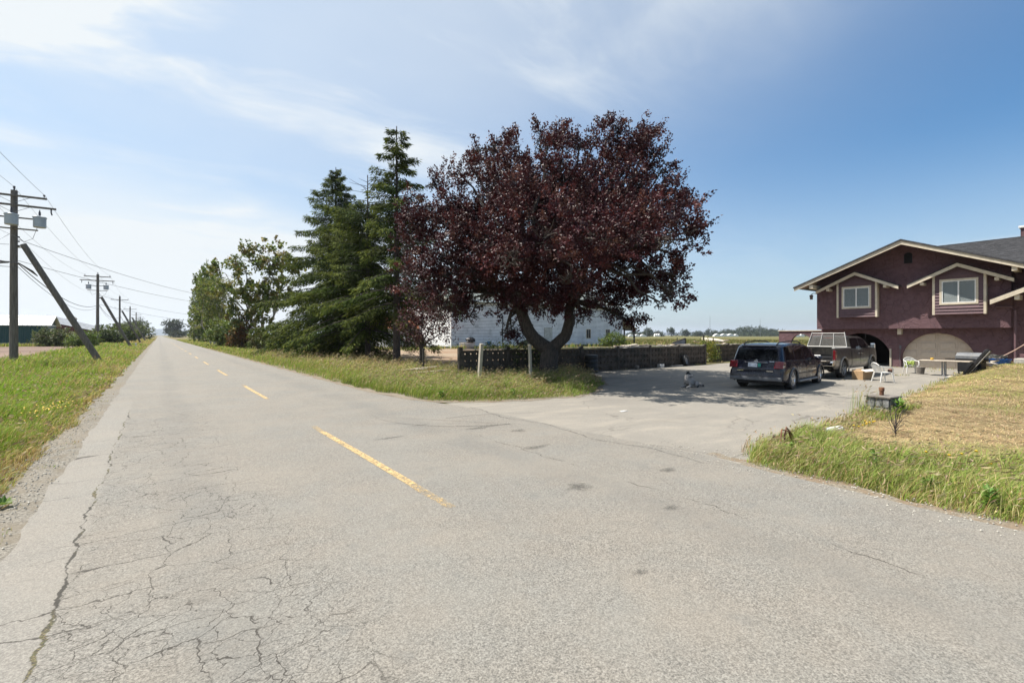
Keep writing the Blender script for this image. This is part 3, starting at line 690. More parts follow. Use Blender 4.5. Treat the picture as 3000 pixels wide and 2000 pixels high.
# garage door
dr = H().box(37.9, 37.94, 6.1, 9.75, -.16, 2.1).build('garage_door', GARAGE, house)
for r in range(4):
    for c in range(4):
        yy = 6.14 + c * .90; z0 = -.13 + r * .545
        q = H(); q.box(37.888, 37.901, yy, yy + .86, z0, z0 + .525)
        q.box(37.850, 37.889, yy + .09, yy + .77, z0 + .10, z0 + .425); q.build('door_panel', GARAGE, dr, bevel=.008)
H().box(37.87, 37.91, 6.1, 9.75, -.19, -.13).build('door_sill', GARAGE, dr)
H().box(37.56, 37.6, 10.12, 10.22, -.15, 1.0).build('jamb_board', GREYWOOD, house)
# wing wall with an arch on the far side
arch_wall(H(), 14.2, 17.19, -.2, 2.16, 38.0, 38.25, [(15.62, .74, 1.15, .80)]).build('arched_wing_wall', STUCCO, house)
H().box(37.94, 38.31, 14.2, 17.25, 2.16, 2.22).build('wall_cap', CREAM, house)
# yard lamp on the corner
lp = H(); lp.tube([(36.95, 14.15, 4.72), (36.9, 14.35, 4.80), (36.88, 14.5, 4.72)], .02, 6); lm = lp.build('lamp_arm', BLACKM, house)
H().lathe([(.03, .34), (.11, .30), (.12, .22), (.10, .20), (.09, .0), (0, 0)], 10, Matrix.Translation((36.88, 14.5, 4.36))).build('lamp_head', simple('lamp_brown', (.10, .085, .075), .5), lm, smooth=30)
H().box(37.57, 37.6, 9.62, 9.72, 1.02, 1.22).tube([(37.56, 9.67, 1.02), (37.55, 9.69, .4), (37.54, 9.66, -.1)], .012, 5).build('power_socket', GREYTRIM, house)

# ---------------------------------------------------------------- pierced block fence
def block_mesh(wd=.296, ht=.316, th=.10, hole=.075):
    V = []; F = []
    for x in (-th / 2, th / 2):
        V += [(-wd / 2, x, -ht / 2), (wd / 2, x, -ht / 2), (wd / 2, x, ht / 2), (-wd / 2, x, ht / 2), (-hole * .8, x, 0), (0, x, -hole), (hole * .8, x, 0), (0, x, hole)]
    for o, fl in ((0, 1), (8, 0)):
        q = [(0, 1, 5), (0, 5, 4), (1, 2, 6), (1, 6, 5), (2, 3, 7), (2, 7, 6), (3, 0, 4), (3, 4, 7)]
        F += [tuple(i + o for i in (f if fl else f[::-1])) for f in q]
    for a, b in ((0, 1), (1, 2), (2, 3), (3, 0)): F.append((a, a + 8, b + 8, b))
    for a, b in ((4, 5), (5, 6), (6, 7), (7, 4)): F.append((a, b, b + 8, a + 8))
    # raised diamond rim on the face
    for sgn in (-1,):
        k = len(V); r1, r0 = hole * 1.75, hole * 1.15; yy = sgn * (th / 2 + .018); yb = sgn * th / 2
        for r, y_ in ((r1, yb), (r1 * .92, yy), (r0, yy)): V += [(-r * .8, y_, 0), (0, y_, -r), (r * .8, y_, 0), (0, y_, r)]
        for L in (0, 4):
            for a in range(4): b = (a + 1) % 4; F.append((k + L + a, k + L + b, k + L + 4 + b, k + L + 4 + a))
    me = bpy.data.meshes.new('fence_block'); me.from_pydata(V, [], F); me.materials.append(BLOCK); return me
BLK = block_mesh()
def block_fence(label, xs_, y, rows=4, skip=()):
    base = Gz(xs_[0], y) - .02
    f = thing('block_fence', label, 'fence', (xs_[0], y, base))
    for i, px_ in enumerate(xs_):
        MB().box(-.10, .10, -.09, .09, 0, 1.40 + .015 * (i % 2)).build('fence_post', BLOCK, f, bevel=.012, loc=(px_ - xs_[0], 0, Gz(px_, y) - .02 - base))
    for a, b in zip(xs_[:-1], xs_[1:]):
        n = max(1, round((b - a - .2) / .30)); st = (b - a - .2) / n
        for r in range(rows):
            for c in range(n):
                o = bpy.data.objects.new('fence_block', BLK); COL.objects.link(o); o.parent = f
                o.location = (a + .1 + st * (c + .5) - xs_[0], random.uniform(-.004, .004), .16 + r * .319 + Gz((a + b) / 2, y) - .02 - base)
                o.scale = (st / .30, 1, 1); o.rotation_euler = (0, random.uniform(-.006, .006), 0)
        MB().box(-(b - a - .2) / 2, (b - a - .2) / 2, -.065, .065, 0, .045).build('fence_cap', CONC, f, bevel=.01, loc=((a + b) / 2 - xs_[0], 0, 1.28 + Gz((a + b) / 2, y) - base))
    return f
block_fence('long dark pierced concrete block fence running behind the purple tree', [10.95, 13.6, 16.05, 18.55, 21.5, 24.45, 27.45, 30.5], 18.75)
block_fence('short dark block fence beyond the gap, partly behind the navy car', [33.7, 36.1, 38.5], 20.2)

# ---------------------------------------------------------------- small things round the yard
def post(name, label, x, y, h, r, mat, lean=(0, 0), sq=True, group=None):
    t = MB(); z = Gz(x, y)
    if sq:
        t.add([(-r, -r, -.1), (r, -r, -.1), (r, r, -.1), (-r, r, -.1), (-r + lean[0], -r + lean[1], h), (r + lean[0], -r + lean[1], h), (r + lean[0], r + lean[1], h + .015), (-r + lean[0], r + lean[1], h + .02)],
              [(3, 2, 1, 0), (4, 5, 6, 7), (0, 1, 5, 4), (1, 2, 6, 5), (2, 3, 7, 6), (3, 0, 4, 7)])
    else: t.tube([(0, 0, -.1), (lean[0] * .5, lean[1] * .5, h * .5), (lean[0], lean[1], h)], [r, r * .95, r * .9], 8)
    o = t.build(name, mat, None, loc=(x, y, z), bevel=.006 if sq else 0); return tag(o, label, 'post', group)
post('wooden_post', 'weathered square wooden post leaning slightly in the grass, left of the pair', 10.0, 15.7, 1.55, .064, GREYWOOD, (.09, -.06))
post('wooden_post', 'weathered square wooden post in front of the purple tree trunk', 12.2, 15.2, 1.56, .052, GREYWOOD, (-.05, .03))
post('wooden_post', 'dark thin wooden post between small purple tree and block fence', 11.0, 22.6, 1.25, .06, DARKWOOD, (.02, .02), False)
post('wooden_post', 'tall dark post standing behind the gap in the block fence', 32.9, 20.3, 2.0, .07, DARKWOOD, (.0, .0), False)
post('wooden_post', 'slim dark post in front of the lumber pile', 37.7, 22.4, 1.8, .05, DARKWOOD, (.03, .0), False)
post('wooden_post', 'slim dark stake behind the block fence left of the leaning board', 28.8, 20.6, 1.45, .035, DARKWOOD, (.02, .0), False)
post('wooden_post', 'thin dark stake rising behind the leaning grey board', 31.5, 21.6, 1.85, .035, DARKWOOD, (-.02, .0), False)
def tyre_profile(r, w):
    return [(r * .62, -w / 2 * .8), (r * .80, -w / 2), (r * .95, -w / 2 * .92), (r, -w / 2 * .6), (r, w / 2 * .6), (r * .95, w / 2 * .92), (r * .80, w / 2), (r * .62, w / 2 * .8), (r * .60, 0)]
def tyre_mb(r, w, M=None, n=28): return MB().lathe(tyre_profile(r, w), n, M, closed=True)
for k in range(4):
    lab = ['bottom black tyre of the stack by the fence', 'second tyre from the bottom of the stack by the fence', 'third tyre from the bottom of the stack by the fence', 'topmost black tyre of the stack by the fence'][k]
    o = tyre_mb(.36, .235).build('tyre', RUBBER, None, smooth=35, loc=(18.72 + random.uniform(-.02, .02), 18.15 + random.uniform(-.02, .02), Gz(18.7, 18.2) + .125 + k * .238))
    tag(o, lab, 'tyre', 'stacked tyres')
wh = thing('spare_wheel', 'dusty wheel with pale rim leaning against the block fence', 'wheel', (27.75, 18.42, Gz(27.7, 18.4)))
Mw = Matrix.Translation((0, 0, .36)) @ Matrix.Rotation(R_(78), 4, 'X') @ Matrix.Rotation(R_(12), 4, 'Y')
tyre_mb(.37, .22, Mw).build('tyre', RUBBER, wh, smooth=35)
MB().lathe([(0, .02), (.10, .03), (.2, -.03), (.23, -.08), (.23, .06), (.21, .06), (.1, .0), (0, 0)], 20, Mw).build('rim', STEEL, wh, smooth=35)
tag(MB().prism([(-.17, 0), (.17, 0), (.2, .22), (-.2, .22)], lambda u, v, a: (u, a, v), -.14, .14).build('white_bin', WPLAST, None, bevel=.02, loc=(24.9, 18.25, Gz(25, 18.2))), 'small white plastic bin at the foot of the block fence', 'bin')
tag(MB().beam((0, 0, .05), (1.3, .05, .06), .14, .06).build('timber_plank', PALEPLANK, None, loc=(26.0, 18.3, Gz(26, 18.3))), 'pale plank lying on the ground along the fence foot', 'plank')
tag(MB().beam((0, 0, .12), (.3, .1, .12), .22, .2).build('concrete_lump', DARKCONC, None, bevel=.04, loc=(22.6, 18.3, Gz(22.6, 18.3))), 'grey broken concrete lump beside the tyre stack by the fence', 'rubble')
# leaning board behind the fence
lb = thing('leaning_board', 'grey slanted board panel in dark frame behind the fence', 'board', (30.9, 20.9, Gz(30.9, 21)))
MB().add([(-.95, 0, .25), (.75, 0, .25), (.75, .15, 1.78), (-.95, .12, 1.42)], [(0, 1, 2, 3)]).build('panel', GREYROOF, lb)
fr = MB(); pq = [(-.95, -.02, .25), (.75, -.02, .25), (.75, .13, 1.78), (-.95, .10, 1.42)]
for a, b in zip(pq, pq[1:] + pq[:1]): fr.beam(a, b, .07, .07)
fr.build('frame', DARKWOOD, lb)
# lumber heap
lh = thing('lumber_pile', 'heap of old weathered planks behind the fence gap', 'lumber', (39.9, 23.6, -.15))
for k in range(46):
    a = random.gauss(0, .35); L = random.uniform(1.6, 4.2); cx_, cy_, cz_ = random.gauss(0, 1.5), random.gauss(0, .7), random.uniform(.1, 1.55)
    cz_ *= max(.25, 1 - abs(cx_) / 4.5); d = Vector((math.cos(a), math.sin(a), random.gauss(0, .10))) * L / 2; c0 = Vector((cx_, cy_, cz_))
    MB().beam(c0 - d, c0 + d, random.uniform(.12, .26), random.uniform(.03, .07)).build('plank', PLANK if random.random() < .6 else PALEPLANK, lh)
MB().lathe([(.85, 0), (.95, .03), (.95, .14), (.88, .17), (0, .17)], 22, Matrix.Translation((-.1, .1, 1.5)) @ Matrix.Rotation(R_(8), 4, 'X')).build('round_lid', PALEPLANK, lh, smooth=35)
lr = thing('lumber_row', 'low row of pale planks and rubble showing over the block fence', 'lumber', (28.3, 20.4, -.15))
for k in range(34):
    a = random.gauss(0, .12); L = random.uniform(.8, 2.6); c0 = Vector((random.uniform(-4.6, 4.2), random.uniform(0, .9), random.uniform(.95, 1.36))); d = Vector((math.cos(a), math.sin(a), random.gauss(0, .05))) * L / 2
    MB().beam(c0 - d, c0 + d, random.uniform(.10, .3), random.uniform(.04, .10)).build('plank', PALEPLANK if random.random() < .6 else PLANK, lr)
for k in range(5): MB().box(-4.4 + k * 2.1, -4.2 + k * 2.1, .1, .8, 0, .95).build('trestle', DARKWOOD, lr)
# pallets, drum and junk by the white barn
pl = thing('pallet_stack', 'stack of wooden pallets against the white barn corner', 'pallets', (37.4, 62.0, -.12))
for k in range(4):
    for j in range(3): MB().box(-1.0, 1.0, -.6 + j * .55, -.5 + j * .55, .24 * k, .24 * k + .11).build('bearer', PLANK, pl)
    for j in range(6): MB().box(-1.0 + j * .35, -.76 + j * .35, -.65, .65, .24 * k + .11, .24 * k + .15).build('slat', PALEPLANK, pl)
tag(MB().ball((0, 0, .3), (.8, .6, .42), 12, 8, .22).build('tarp_bundle', BLACKM, None, loc=(38.0, 62, .82)), 'dark bundled tarp on top of the pallet stack', 'tarp')
tag(MB().lathe([(.34, 0), (.36, .03), (.36, .3), (.38, .33), (.36, .36), (.36, .66), (.38, .69), (.36, .72), (.36, 1.02), (.33, 1.05), (0, 1.05)], 20).build('blue_drum', BLUED, None, smooth=30, loc=(41.8, 62.6, -.12)), 'blue plastic drum standing against the white barn', 'drum')
pm = thing('hand_pump', 'tall thin black pump post in front of white barn', 'pump', (44.0, 62.0, -.12))
MB().tube([(0, 0, 0), (0, 0, 5.2)], .09, 8).build('pipe', BLACKM, pm); MB().tube([(0, 0, 1.4), (1.3, 0, .9), (1.5, 0, .0)], .06, 6).build('handle', BLACKM, pm)
tag(MB().ball((0, 0, .3), (1.6, .7, .7), 12, 7, .25).build('junk_heap', BLACKM, None, loc=(49, 62.3, -.1)), 'dark junk heap at the foot of the white barn', 'junk')
tag(MB().box(-.9, .9, -.06, .06, 0, 3.4).build('barn_door', simple('old_barn_door', (.40, .40, .38), .8, var=.25, scale=2), None, bevel=.02, loc=(56, 64.8, -.1)), 'weathered pale door on the long side of the white barn', 'door')
# garden chairs
def chair(loc, rz, label):
    t = thing('plastic_chair', label, 'chair', loc, rz, 'white plastic garden chairs')
    V = []; 
    seat = MB().prism([(-.21, -.22), (.21, -.24), (.23, .2), (-.2, .22)], lambda u, v, a: (v, u, a), .40, .43); seat.build('seat', WPLAST, t, bevel=.02, seg=2)
    b = MB()
    for j in range(9):       # curved back of vertical ribs
        a = -1 + 2 * j / 8; yy = .22 * a; xb = -.20 - .05 * (1 - a * a)
        b.beam((xb, yy, .43), (xb - .13, yy * 1.05, .82 - .10 * a * a), .030, .012, up=(1, 0, 0))
    b.tube([(-.20 - .05 * (1 - a * a) - .13, .23 * a, .83 - .11 * a * a) for a in [-1 + k / 5 for k in range(11)]], .022, 6)
    b.build('backrest', WPLAST, t, smooth=40)
    for s_ in (-1, 1):
        MB().tube([(-.31, .235 * s_, .68), (-.1, .27 * s_, .65), (.16, .275 * s_, .64), (.22, .265 * s_, .58), (.24, .255 * s_, .42)], .021, 6).build('armrest', WPLAST, t, smooth=40)
        for x0, x1 in ((.22, .28), (-.20, -.30)):
            MB().tube([(x0, .215 * s_, .42), (x1, .265 * s_, 0)], [.032, .02], 6).build('leg', WPLAST, t, smooth=40)
    return t
chair((24.9, 7.0, Gz(24.9, 7)), R_(-38), 'white plastic garden chair standing empty on the driveway beside a cardboard box')
chair((31.9, 7.75, Gz(31.9, 7.7)), R_(-150), 'white plastic garden chair with lime cloth near the garage door')
cl_ = MB(); random.seed(3)
for k in range(40): cl_.tube([(random.uniform(-.2, .2), random.uniform(-.2, .2), .44 + random.uniform(0, .2)), (random.uniform(-.2, .2), random.uniform(-.22, .22), .46 + random.uniform(0, .2)), (random.uniform(-.2, .25), random.uniform(-.25, .25), random.uniform(.3, .5))], .02, 5)
tag(cl_.build('lime_netting', LIMEC, None, loc=(31.9, 7.8, Gz(31.9, 7.7))), 'lime green tangled netting heaped on the far white chair', 'netting')
tag(MB().lathe([(.0, 0), (.15, 0), (.19, .36), (.0, .36)], 14).build('flower_pot', DARKCONC, None, smooth=30, loc=(31.6, 7.3, Gz(31.6, 7.4))), 'dark plant pot beneath the far white chair', 'pot')
# cardboard box with open flap
cb = thing('cardboard_box', 'open cardboard box on the driveway beside the truck wheel', 'box', (25.7, 8.0, Gz(25.6, 8)), R_(-12))
MB().box(-.36, .36, -.24, .24, 0, .40).build('carton', CARDB, cb, bevel=.008)
MB().beam((-.36, -.25, .41), (.36, -.38, .45), .012, .24, up=(0, 1, .3)).build('flap', PALEPLANK, cb); MB().add([(-.34, .24, .405), (.36, .24, .405), (.55, .30, .46), (-.2, .34, .44)], [(0, 1, 2, 3)]).build('flap', CARDB, cb)
tag(MB().ball((0, 0, .12), .12, 16, 12).build('basketball', BROWNP, None, smooth=60, loc=(31.2, 8.45, Gz(31.5, 8.6))), 'brown ball lying on the ground by the open garage', 'ball')
# table on a pedestal
tb = thing('pedestal_table', 'worn beige table on a steel pedestal in front of the garage door', 'table', (31.2, 6.25, Gz(31.2, 6.3)))
MB().box(-.38, .38, -.95, .95, .72, .765).build('table_top', simple('table_top', (.40, .34, .27), .7), tb, bevel=.008); MB().tube([(0, 0, .03), (0, 0, .72)], .05, 10).tube([(-.06, .1, .03), (-.06, .1, .72)], .035, 8).build('column', STEEL, tb)
MB().beam((-.35, 0, .03), (.35, 0, .03), .09, .05).beam((0, -.42, .03), (0, .42, .03), .09, .05).build('foot', STEEL, tb)
tag(MB().lathe([(0, 0), (.06, 0), (.07, .09), (.05, .11), (0, .11)], 12).build('yellow_jar', YELP, None, loc=(31.2, 6.75, Gz(31.2, 6.3) + .766)), 'small yellow jar standing on the beige table', 'jar')
# barbecue with grey lid
bq = thing('barbecue', 'black barbecue with dented grey lid beside the table', 'barbecue', (32.4, 5.5, Gz(32.4, 5.5)), R_(80))
MB().box(-.45, .45, -.3, .3, .1, .62).build('cabinet', BLACKM, bq, bevel=.02); MB().box(-.55, .55, -.32, .32, .64, .74).build('firebox', BLACKM, bq, bevel=.03)
MB().prism([(-.34, .74), (.34, .74), (.32, .92), (.18, 1.04), (-.12, 1.06), (-.30, .92)], lambda u, v, a: (a, u, v), -.52, .52).build('lid', GREYTRIM, bq, bevel=.02)
for sx in (-1, 1): MB().box(sx * .55 - .02 if sx > 0 else -.95, .95 if sx > 0 else -.53, -.28, .28, .70, .735).build('side_shelf', BLACKM, bq)
for sx in (-1, 1):
    for sy in (-1, 1): MB().tube([(.4 * sx, .26 * sy, 0), (.4 * sx, .26 * sy, .12)], .03, 6).build('leg', BLACKM, bq)
# leaning black vinyl seat back
ls = thing('vinyl_cushion', 'black vinyl bench cushion tipped up against the barbecue', 'cushion', (31.7, 5.62, Gz(31.7, 5.7)))
Ml = Matrix.Rotation(R_(33), 4, 'X')
MB().box(-.30, .30, -.09, .09, 0, 1.55, Ml).build('cushion', LEATHER, ls, bevel=.06, seg=3)
MB().box(-.31, -.285, -.105, -.085, .02, 1.54, Ml).build('piping', ALU, ls, bevel=.006)
# tub, hose, bucket, shovel, scraps on the lawn's end
TBX, TBY = 36.1, 5.15; TBZ = Gz(TBX, TBY)
tag(MB().lathe([(.46, 0), (.55, .34), (.58, .34), (.58, .37), (.53, .37), (.44, .03), (0, .03)], 24).build('blue_tub', BLUEP, None, smooth=30, loc=(TBX, TBY, TBZ)), 'wide blue plastic tub at the end of the lawn by the house wall', 'tub')
hs = MB(); pts = []
for k in range(150):
    a = k * .42; r = .38 + .08 * math.sin(k * .7); pts.append((r * math.cos(a) + random.uniform(-.03, .03), r * .9 * math.sin(a), .40 + .0012 * k + .04 * math.sin(k * 1.3)))
tag(hs.tube(pts, .014, 5).build('garden_hose', simple('hose_grey', (.07, .07, .06), .6), None, smooth=60, loc=(TBX, TBY, TBZ)), 'coiled dark garden hose piled over the blue tub', 'hose')
tag(MB().lathe([(.16, 0), (.19, .33), (.205, .33), (.205, .36), (.17, .36), (.14, .02), (0, .02)], 18).build('bucket', simple('tan_bucket', (.33, .20, .13), .6, dirt=((.6, .56, .5), .6, 4)), None, smooth=30, loc=(34.2, 5.75, Gz(34.2, 5.75))), 'brown rusty bucket on the grass left of the blue tub', 'bucket')
tag(MB().lathe([(.2, 0), (.23, .3), (.25, .3), (.25, .33), (.2, .33), (0, .31)], 18).build('white_pail', WPLAST, None, smooth=30, loc=(34.9, 5.85, Gz(34.9, 5.85))), 'pale pail standing behind the brown rusty bucket', 'pail')
sv_ = thing('long_handle', 'bent pale wooden handle leaning on the tub towards the entry', 'tool', (36.0, 4.75, Gz(36, 4.75)))
MB().tube([(0, .3, .30), (0, -.3, .75), (0, -.75, 1.15), (0, -.98, 1.55)], [.028, .028, .03, .034], 8).build('handle', simple('tool_wood', (.36, .24, .19), .7), sv_, smooth=50)
MB().prism([(-.1, 0), (.1, 0), (.12, .22), (0, .3), (-.12, .22)], lambda u, v, a: (u, .3 + v * .6, .3 - v * .7 + a), 0, .02).build('blade', RUST, sv_)
sc = thing('scrap_heap', 'low heap of rusty scrap and splintered boards between barbecue and blue tub', 'scrap', (34.3, 5.45, Gz(34.3, 5.45)))
for k in range(24):
    a = random.uniform(0, 6.3); L = random.uniform(.25, .9); c0 = Vector((random.gauss(0, .5), random.gauss(0, .35), random.uniform(.05, .55))); d = Vector((math.cos(a), math.sin(a), random.gauss(0, .25))) * L / 2
    MB().beam(c0 - d, c0 + d, random.uniform(.06, .18), random.uniform(.02, .08)).build('scrap_board', random.choice((PLANK, RUST, DARKWOOD, PALEPLANK)), sc)
for k, (bx, by) in enumerate(((30.3, 5.9), (29.6, 5.8), (31.0, 5.5), (28.4, 5.75))):
    tag(MB().beam((-.3, 0, .03), (.35, .12 * (k % 2), .035), .16, .03).build('scrap_board', [PALEPLANK, GREYROOF, PLANK, DARKCONC][k], None, loc=(bx, by, Gz(bx, by))), ['pale flat scrap board under the table edge', 'grey flat scrap sheet on the driveway edge, nearest the table', 'brown scrap board at the foot of the leaning seat', 'dark flat slab lying on the driveway edge'][k], 'board')
# stone pillar stump at the lawn edge
PX_, PY_ = 14.75, 4.15; PZ_ = Gz(PX_, PY_)
pil = thing('stone_pillar', 'low square stone pillar with concrete cap at the lawn edge', 'pillar', (PX_, PY_, PZ_), R_(-8)); pil.scale = (.66, .66, .85)
MB().box(-.36, .36, -.36, .36, -.1, .5).build('core', DARKCONC, pil)
random.seed(5)
for face in range(4):
    for r in range(2):
        u = -.36; n = 0
        while u < .34:
            wd = min(random.uniform(.22, .36), .38 - u); z0 = -.05 + r * .275
            q = MB(); pr = [(u + .012, z0 + .01), (u + wd * .5, z0 - .004), (u + wd - .012, z0 + .012), (u + wd - .004, z0 + .15), (u + wd - .02, z0 + .255), (u + wd * .45, z0 + .268), (u + .01, z0 + .25)]
            o = q.prism(pr, lambda a, b, c: (a, -.36 - c, b), 0, random.uniform(.025, .05)).build('stone', STONE, pil, bevel=.015)
            o.rotation_euler = (0, 0, face * math.pi / 2); u += wd
MB().box(-.44, .44, -.44, .44, .50, .555).build('cap', DARKCONC, pil, bevel=.012)
tag(MB().lathe([(0, 0), (.048, 0), (.048, .11), (.06, .11), (.06, .19), (.05, .2), (.05, .17), (0, .17)], 16).build('rusty_pipe_stub', RUST, None, smooth=30, loc=(PX_ + .02, PY_ + .03, PZ_ + .473)), 'rusty pipe stub with grey collar standing on the stone pillar', 'pipe')
tag(MB().tube([(0, 0, .1), (.42, -.12, .12)], .085, 10).build('white_pipe', WPLAST, None, smooth=40, loc=(10.1, 3.75, Gz(10.1, 3.7))), 'short white pipe piece lying in the grass at the lawn corner', 'pipe')
tag(MB().tube([(.0, 0, .0), (.05, .02, .25), (.18, .05, .35), (.32, .02, .22), (.3, 0, .05), (.15, 0, .3), (.02, .05, .33), (-.1, .02, .12)], .014, 6).build('wire_coil', RUST, None, smooth=50, loc=(8.15, 3.6, Gz(8.2, 3.6))), 'bent rusty wire in the grass at the driveway corner', 'wire')
tag(MB().ball((0, 0, .03), (.14, .09, .06), 10, 6, .2).build('plastic_scrap', WPLAST, None, loc=(13.0, .8, Gz(13.0, .8) + .05)), 'crumpled white plastic scrap on the mown lawn', 'litter')
tag(MB().ball((0, 0, .01), (.13, .05, .015), 10, 5, .2).build('paper_scrap', WPLAST, None, loc=(9.4, 8.0, Gz(9.4, 8.0))), 'flat pale paper scrap lying on the driveway', 'litter')
# ---------------------------------------------------------------- vehicles (local frame: +x forward, +y left)
def loft(name, xs_, sec, mat, parent, shear=None, smooth=32):
    """sec(x) -> half section [(y, z)...] from the sill up to the centre line; shear(x, z) -> x"""
    V = []; F = []; n = None
    for x in xs_:
        h = sec(x); n = len(h)
        ring = [(y, z) for y, z in h] + [(-y, z) for y, z in reversed(h[:-1])]
        V += [((shear(x, z) if shear else x), y, z) for y, z in ring]
    m = 2 * n - 1
    for i in range(len(xs_) - 1):
        for j in range(m - 1): a = i * m + j; F.append((a, a + 1, a + m + 1, a + m))
        F.append((i * m + m - 1, i * m, (i + 1) * m, (i + 1) * m + m - 1))     # floor
    for base, fl in ((0, 0), ((len(xs_) - 1) * m, 1)):
        for j in range(n - 1):
            q = (base + j, base + j + 1, base + m - 2 - j, base + m - 1 - j)
            if j == n - 2: q = (base + j, base + j + 1, base + m - 1 - j)
            F.append(q if fl else q[::-1])
    mb = MB(); mb.v = V; mb.f = F
    return mb.build(name, mat, parent, smooth=smooth)
def patch(mb, P, u0, u1, n, t0, t1, k=3, off=.006):
    """grid on the side surface; u0/u1 are (bottom, top) x limits"""
    V = []; F = []
    for i in range(n + 1):
        for j in range(k + 1):
            t = t0 + (t1 - t0) * j / k; a = u0[0] + (u0[1] - u0[0]) * j / k; b = u1[0] + (u1[1] - u1[0]) * j / k
            V.append(P(a + (b - a) * i / n, t, off))
    for i in range(n):
        for j in range(k): a = i * (k + 1) + j; F.append((a, a + k + 1, a + k + 2, a + 1))
    mb.add(V, F); return mb
def wheel(parent, x, y, r, w_, style, rim_mat=RIM):
    """part wheel > tyre, rim"""
    s_ = 1 if y > 0 else -1
    M = Matrix.Rotation(R_(-90 * s_), 4, 'X')         # local +z points outward
    hub = MB().lathe([(0, -.02), (r * .5, -.02), (r * .5, .0), (0, .0)], 20, M).build('wheel', BLACKM, parent, loc=(x, y, r))
    MB().lathe([(r * .66, -w_ / 2 * .9), (r * .82, -w_ / 2), (r * .96, -w_ / 2 * .9), (r, -w_ / 2 * .6), (r, w_ / 2 * .6), (r * .96, w_ / 2 * .9), (r * .82, w_ / 2), (r * .68, w_ / 2 * .86), (r * .66, w_ / 2 * .3)], 36, M, closed=True).build('tyre', RUBBER, hub, smooth=35)
    q = MB().lathe([(r * .69, -w_ * .3), (r * .69, w_ * .40), (r * .655, w_ * .42), (r * .63, w_ * .36), (r * .63, -w_ * .3)], 32, M, closed=True)
    for k in range(5):
        a = 2 * math.pi * k / 5 + .3
        for d in ((-.11, .11) if style == 'split' else (0,)):
            p0 = M @ Vector((r * .12 * math.cos(a), r * .12 * math.sin(a), w_ * .30)); p1 = M @ Vector((r * .65 * math.cos(a + d * 1.6), r * .65 * math.sin(a + d * 1.6), w_ * .36))
            q.beam(p0, p1, r * (.09 if style == 'split' else .17), .035, up=M @ Vector((0, 0, 1)))
    q.lathe([(r * .19, w_ * .1), (r * .19, w_ * .33), (r * .10, w_ * .38), (0, w_ * .38)], 18, M)
    q.build('rim', rim_mat, hub, smooth=35)
    return hub

def arch_z(x, wheels, R, zc, base):
    z = base
    for xw in wheels:
        if abs(x - xw) < R: z = max(z, zc + math.sqrt(R * R - (x - xw) ** 2))
    return z
def stations(x0, x1, wheels, R, n=64, extra=()):
    a = list(np.linspace(x0, x1, n))
    for xw in wheels: a += [xw - R, xw + R, xw - R * .998, xw + R * .998, xw - R * .92, xw + R * .92, xw - R * .8, xw + R * .8]
    return sorted(set(round(v, 4) for v in a + list(extra) if x0 <= v <= x1))

# navy sport utility vehicle
suv = thing('parked_car', 'dark navy sport utility vehicle with roof rails and chrome tailgate strip', 'car', (20.45, 9.17, Gz(20.3, 9.2)), R_(7)); suv.scale = (1.05, 1.0, .93)
WX = (-1.64, 1.64); WRAD = .385; AR = .455
topf = lambda x: float(np.interp(x, [-2.66, -2.5, -2.2, -1.2, -.2, .45, .75, 1.42, 1.7, 2.3, 2.5, 2.56], [1.71, 1.77, 1.81, 1.845, 1.83, 1.77, 1.68, 1.19, 1.14, 1.03, .92, .80]))
widf = lambda x: float(np.interp(x, [-2.66, -2.56, -2.35, -1.9, 1.9, 2.25, 2.45, 2.56], [.84, .91, .955, .975, .97, .90, .80, .66]))
beltf = lambda x: float(np.interp(x, [-2.66, 1.3, 1.5, 2.56], [1.17, 1.08, 1.05, .95]))
def suv_sec(x):
    wv_ = widf(x); zt = topf(x); bz = min(beltf(x), zt - .09)
    zb = arch_z(x, WX, AR, .385, float(np.interp(x, [-2.66, -2.3, -2.1, 2.1, 2.4, 2.56], [.40, .33, .30, .30, .30, .38])))
    z1 = max(zb + .012, .50); z2 = max(zb + .03, .80); hh = max(0, zt - .09 - bz); wr = wv_ * .945 - .23 * hh
    return [(wv_ * .955, zb), (wv_ * 1.0, z1), (wv_ * 1.0, max(z2, .7)), (wv_ * .985, min(max(z2, .7) + .12, bz - .01) if bz - .01 > max(z2, .7) else max(z2, .7) + .005), (wv_ * .945, max(bz, max(z2, .7) + .012)), (wr, max(zt - .09, bz + .02)), (wr - .07, max(zt - .03, bz + .03)), (wr * .55, max(zt - .005, bz + .04)), (0, max(zt, bz + .045))]
def suv_shear(x, z):
    k = float(np.interp(x, [-2.66, -1.9], [1, 0])); q = max(0, z - 1.0)
    return x + k * q * .34 + k * (.05 if z > .86 else 0)
body = loft('body', stations(-2.66, 2.56, WX, AR, 72), suv_sec, NAVY, suv, suv_shear, 28)
def suv_side(s_):
    def P(x, t, off):
        h = suv_sec(x); a, b = h[4], h[5]; y = a[0] + (b[0] - a[0]) * t; z = a[1] + (b[1] - a[1]) * t
        return (suv_shear(x, z), s_ * (y + off), z + off * .3)
    return P
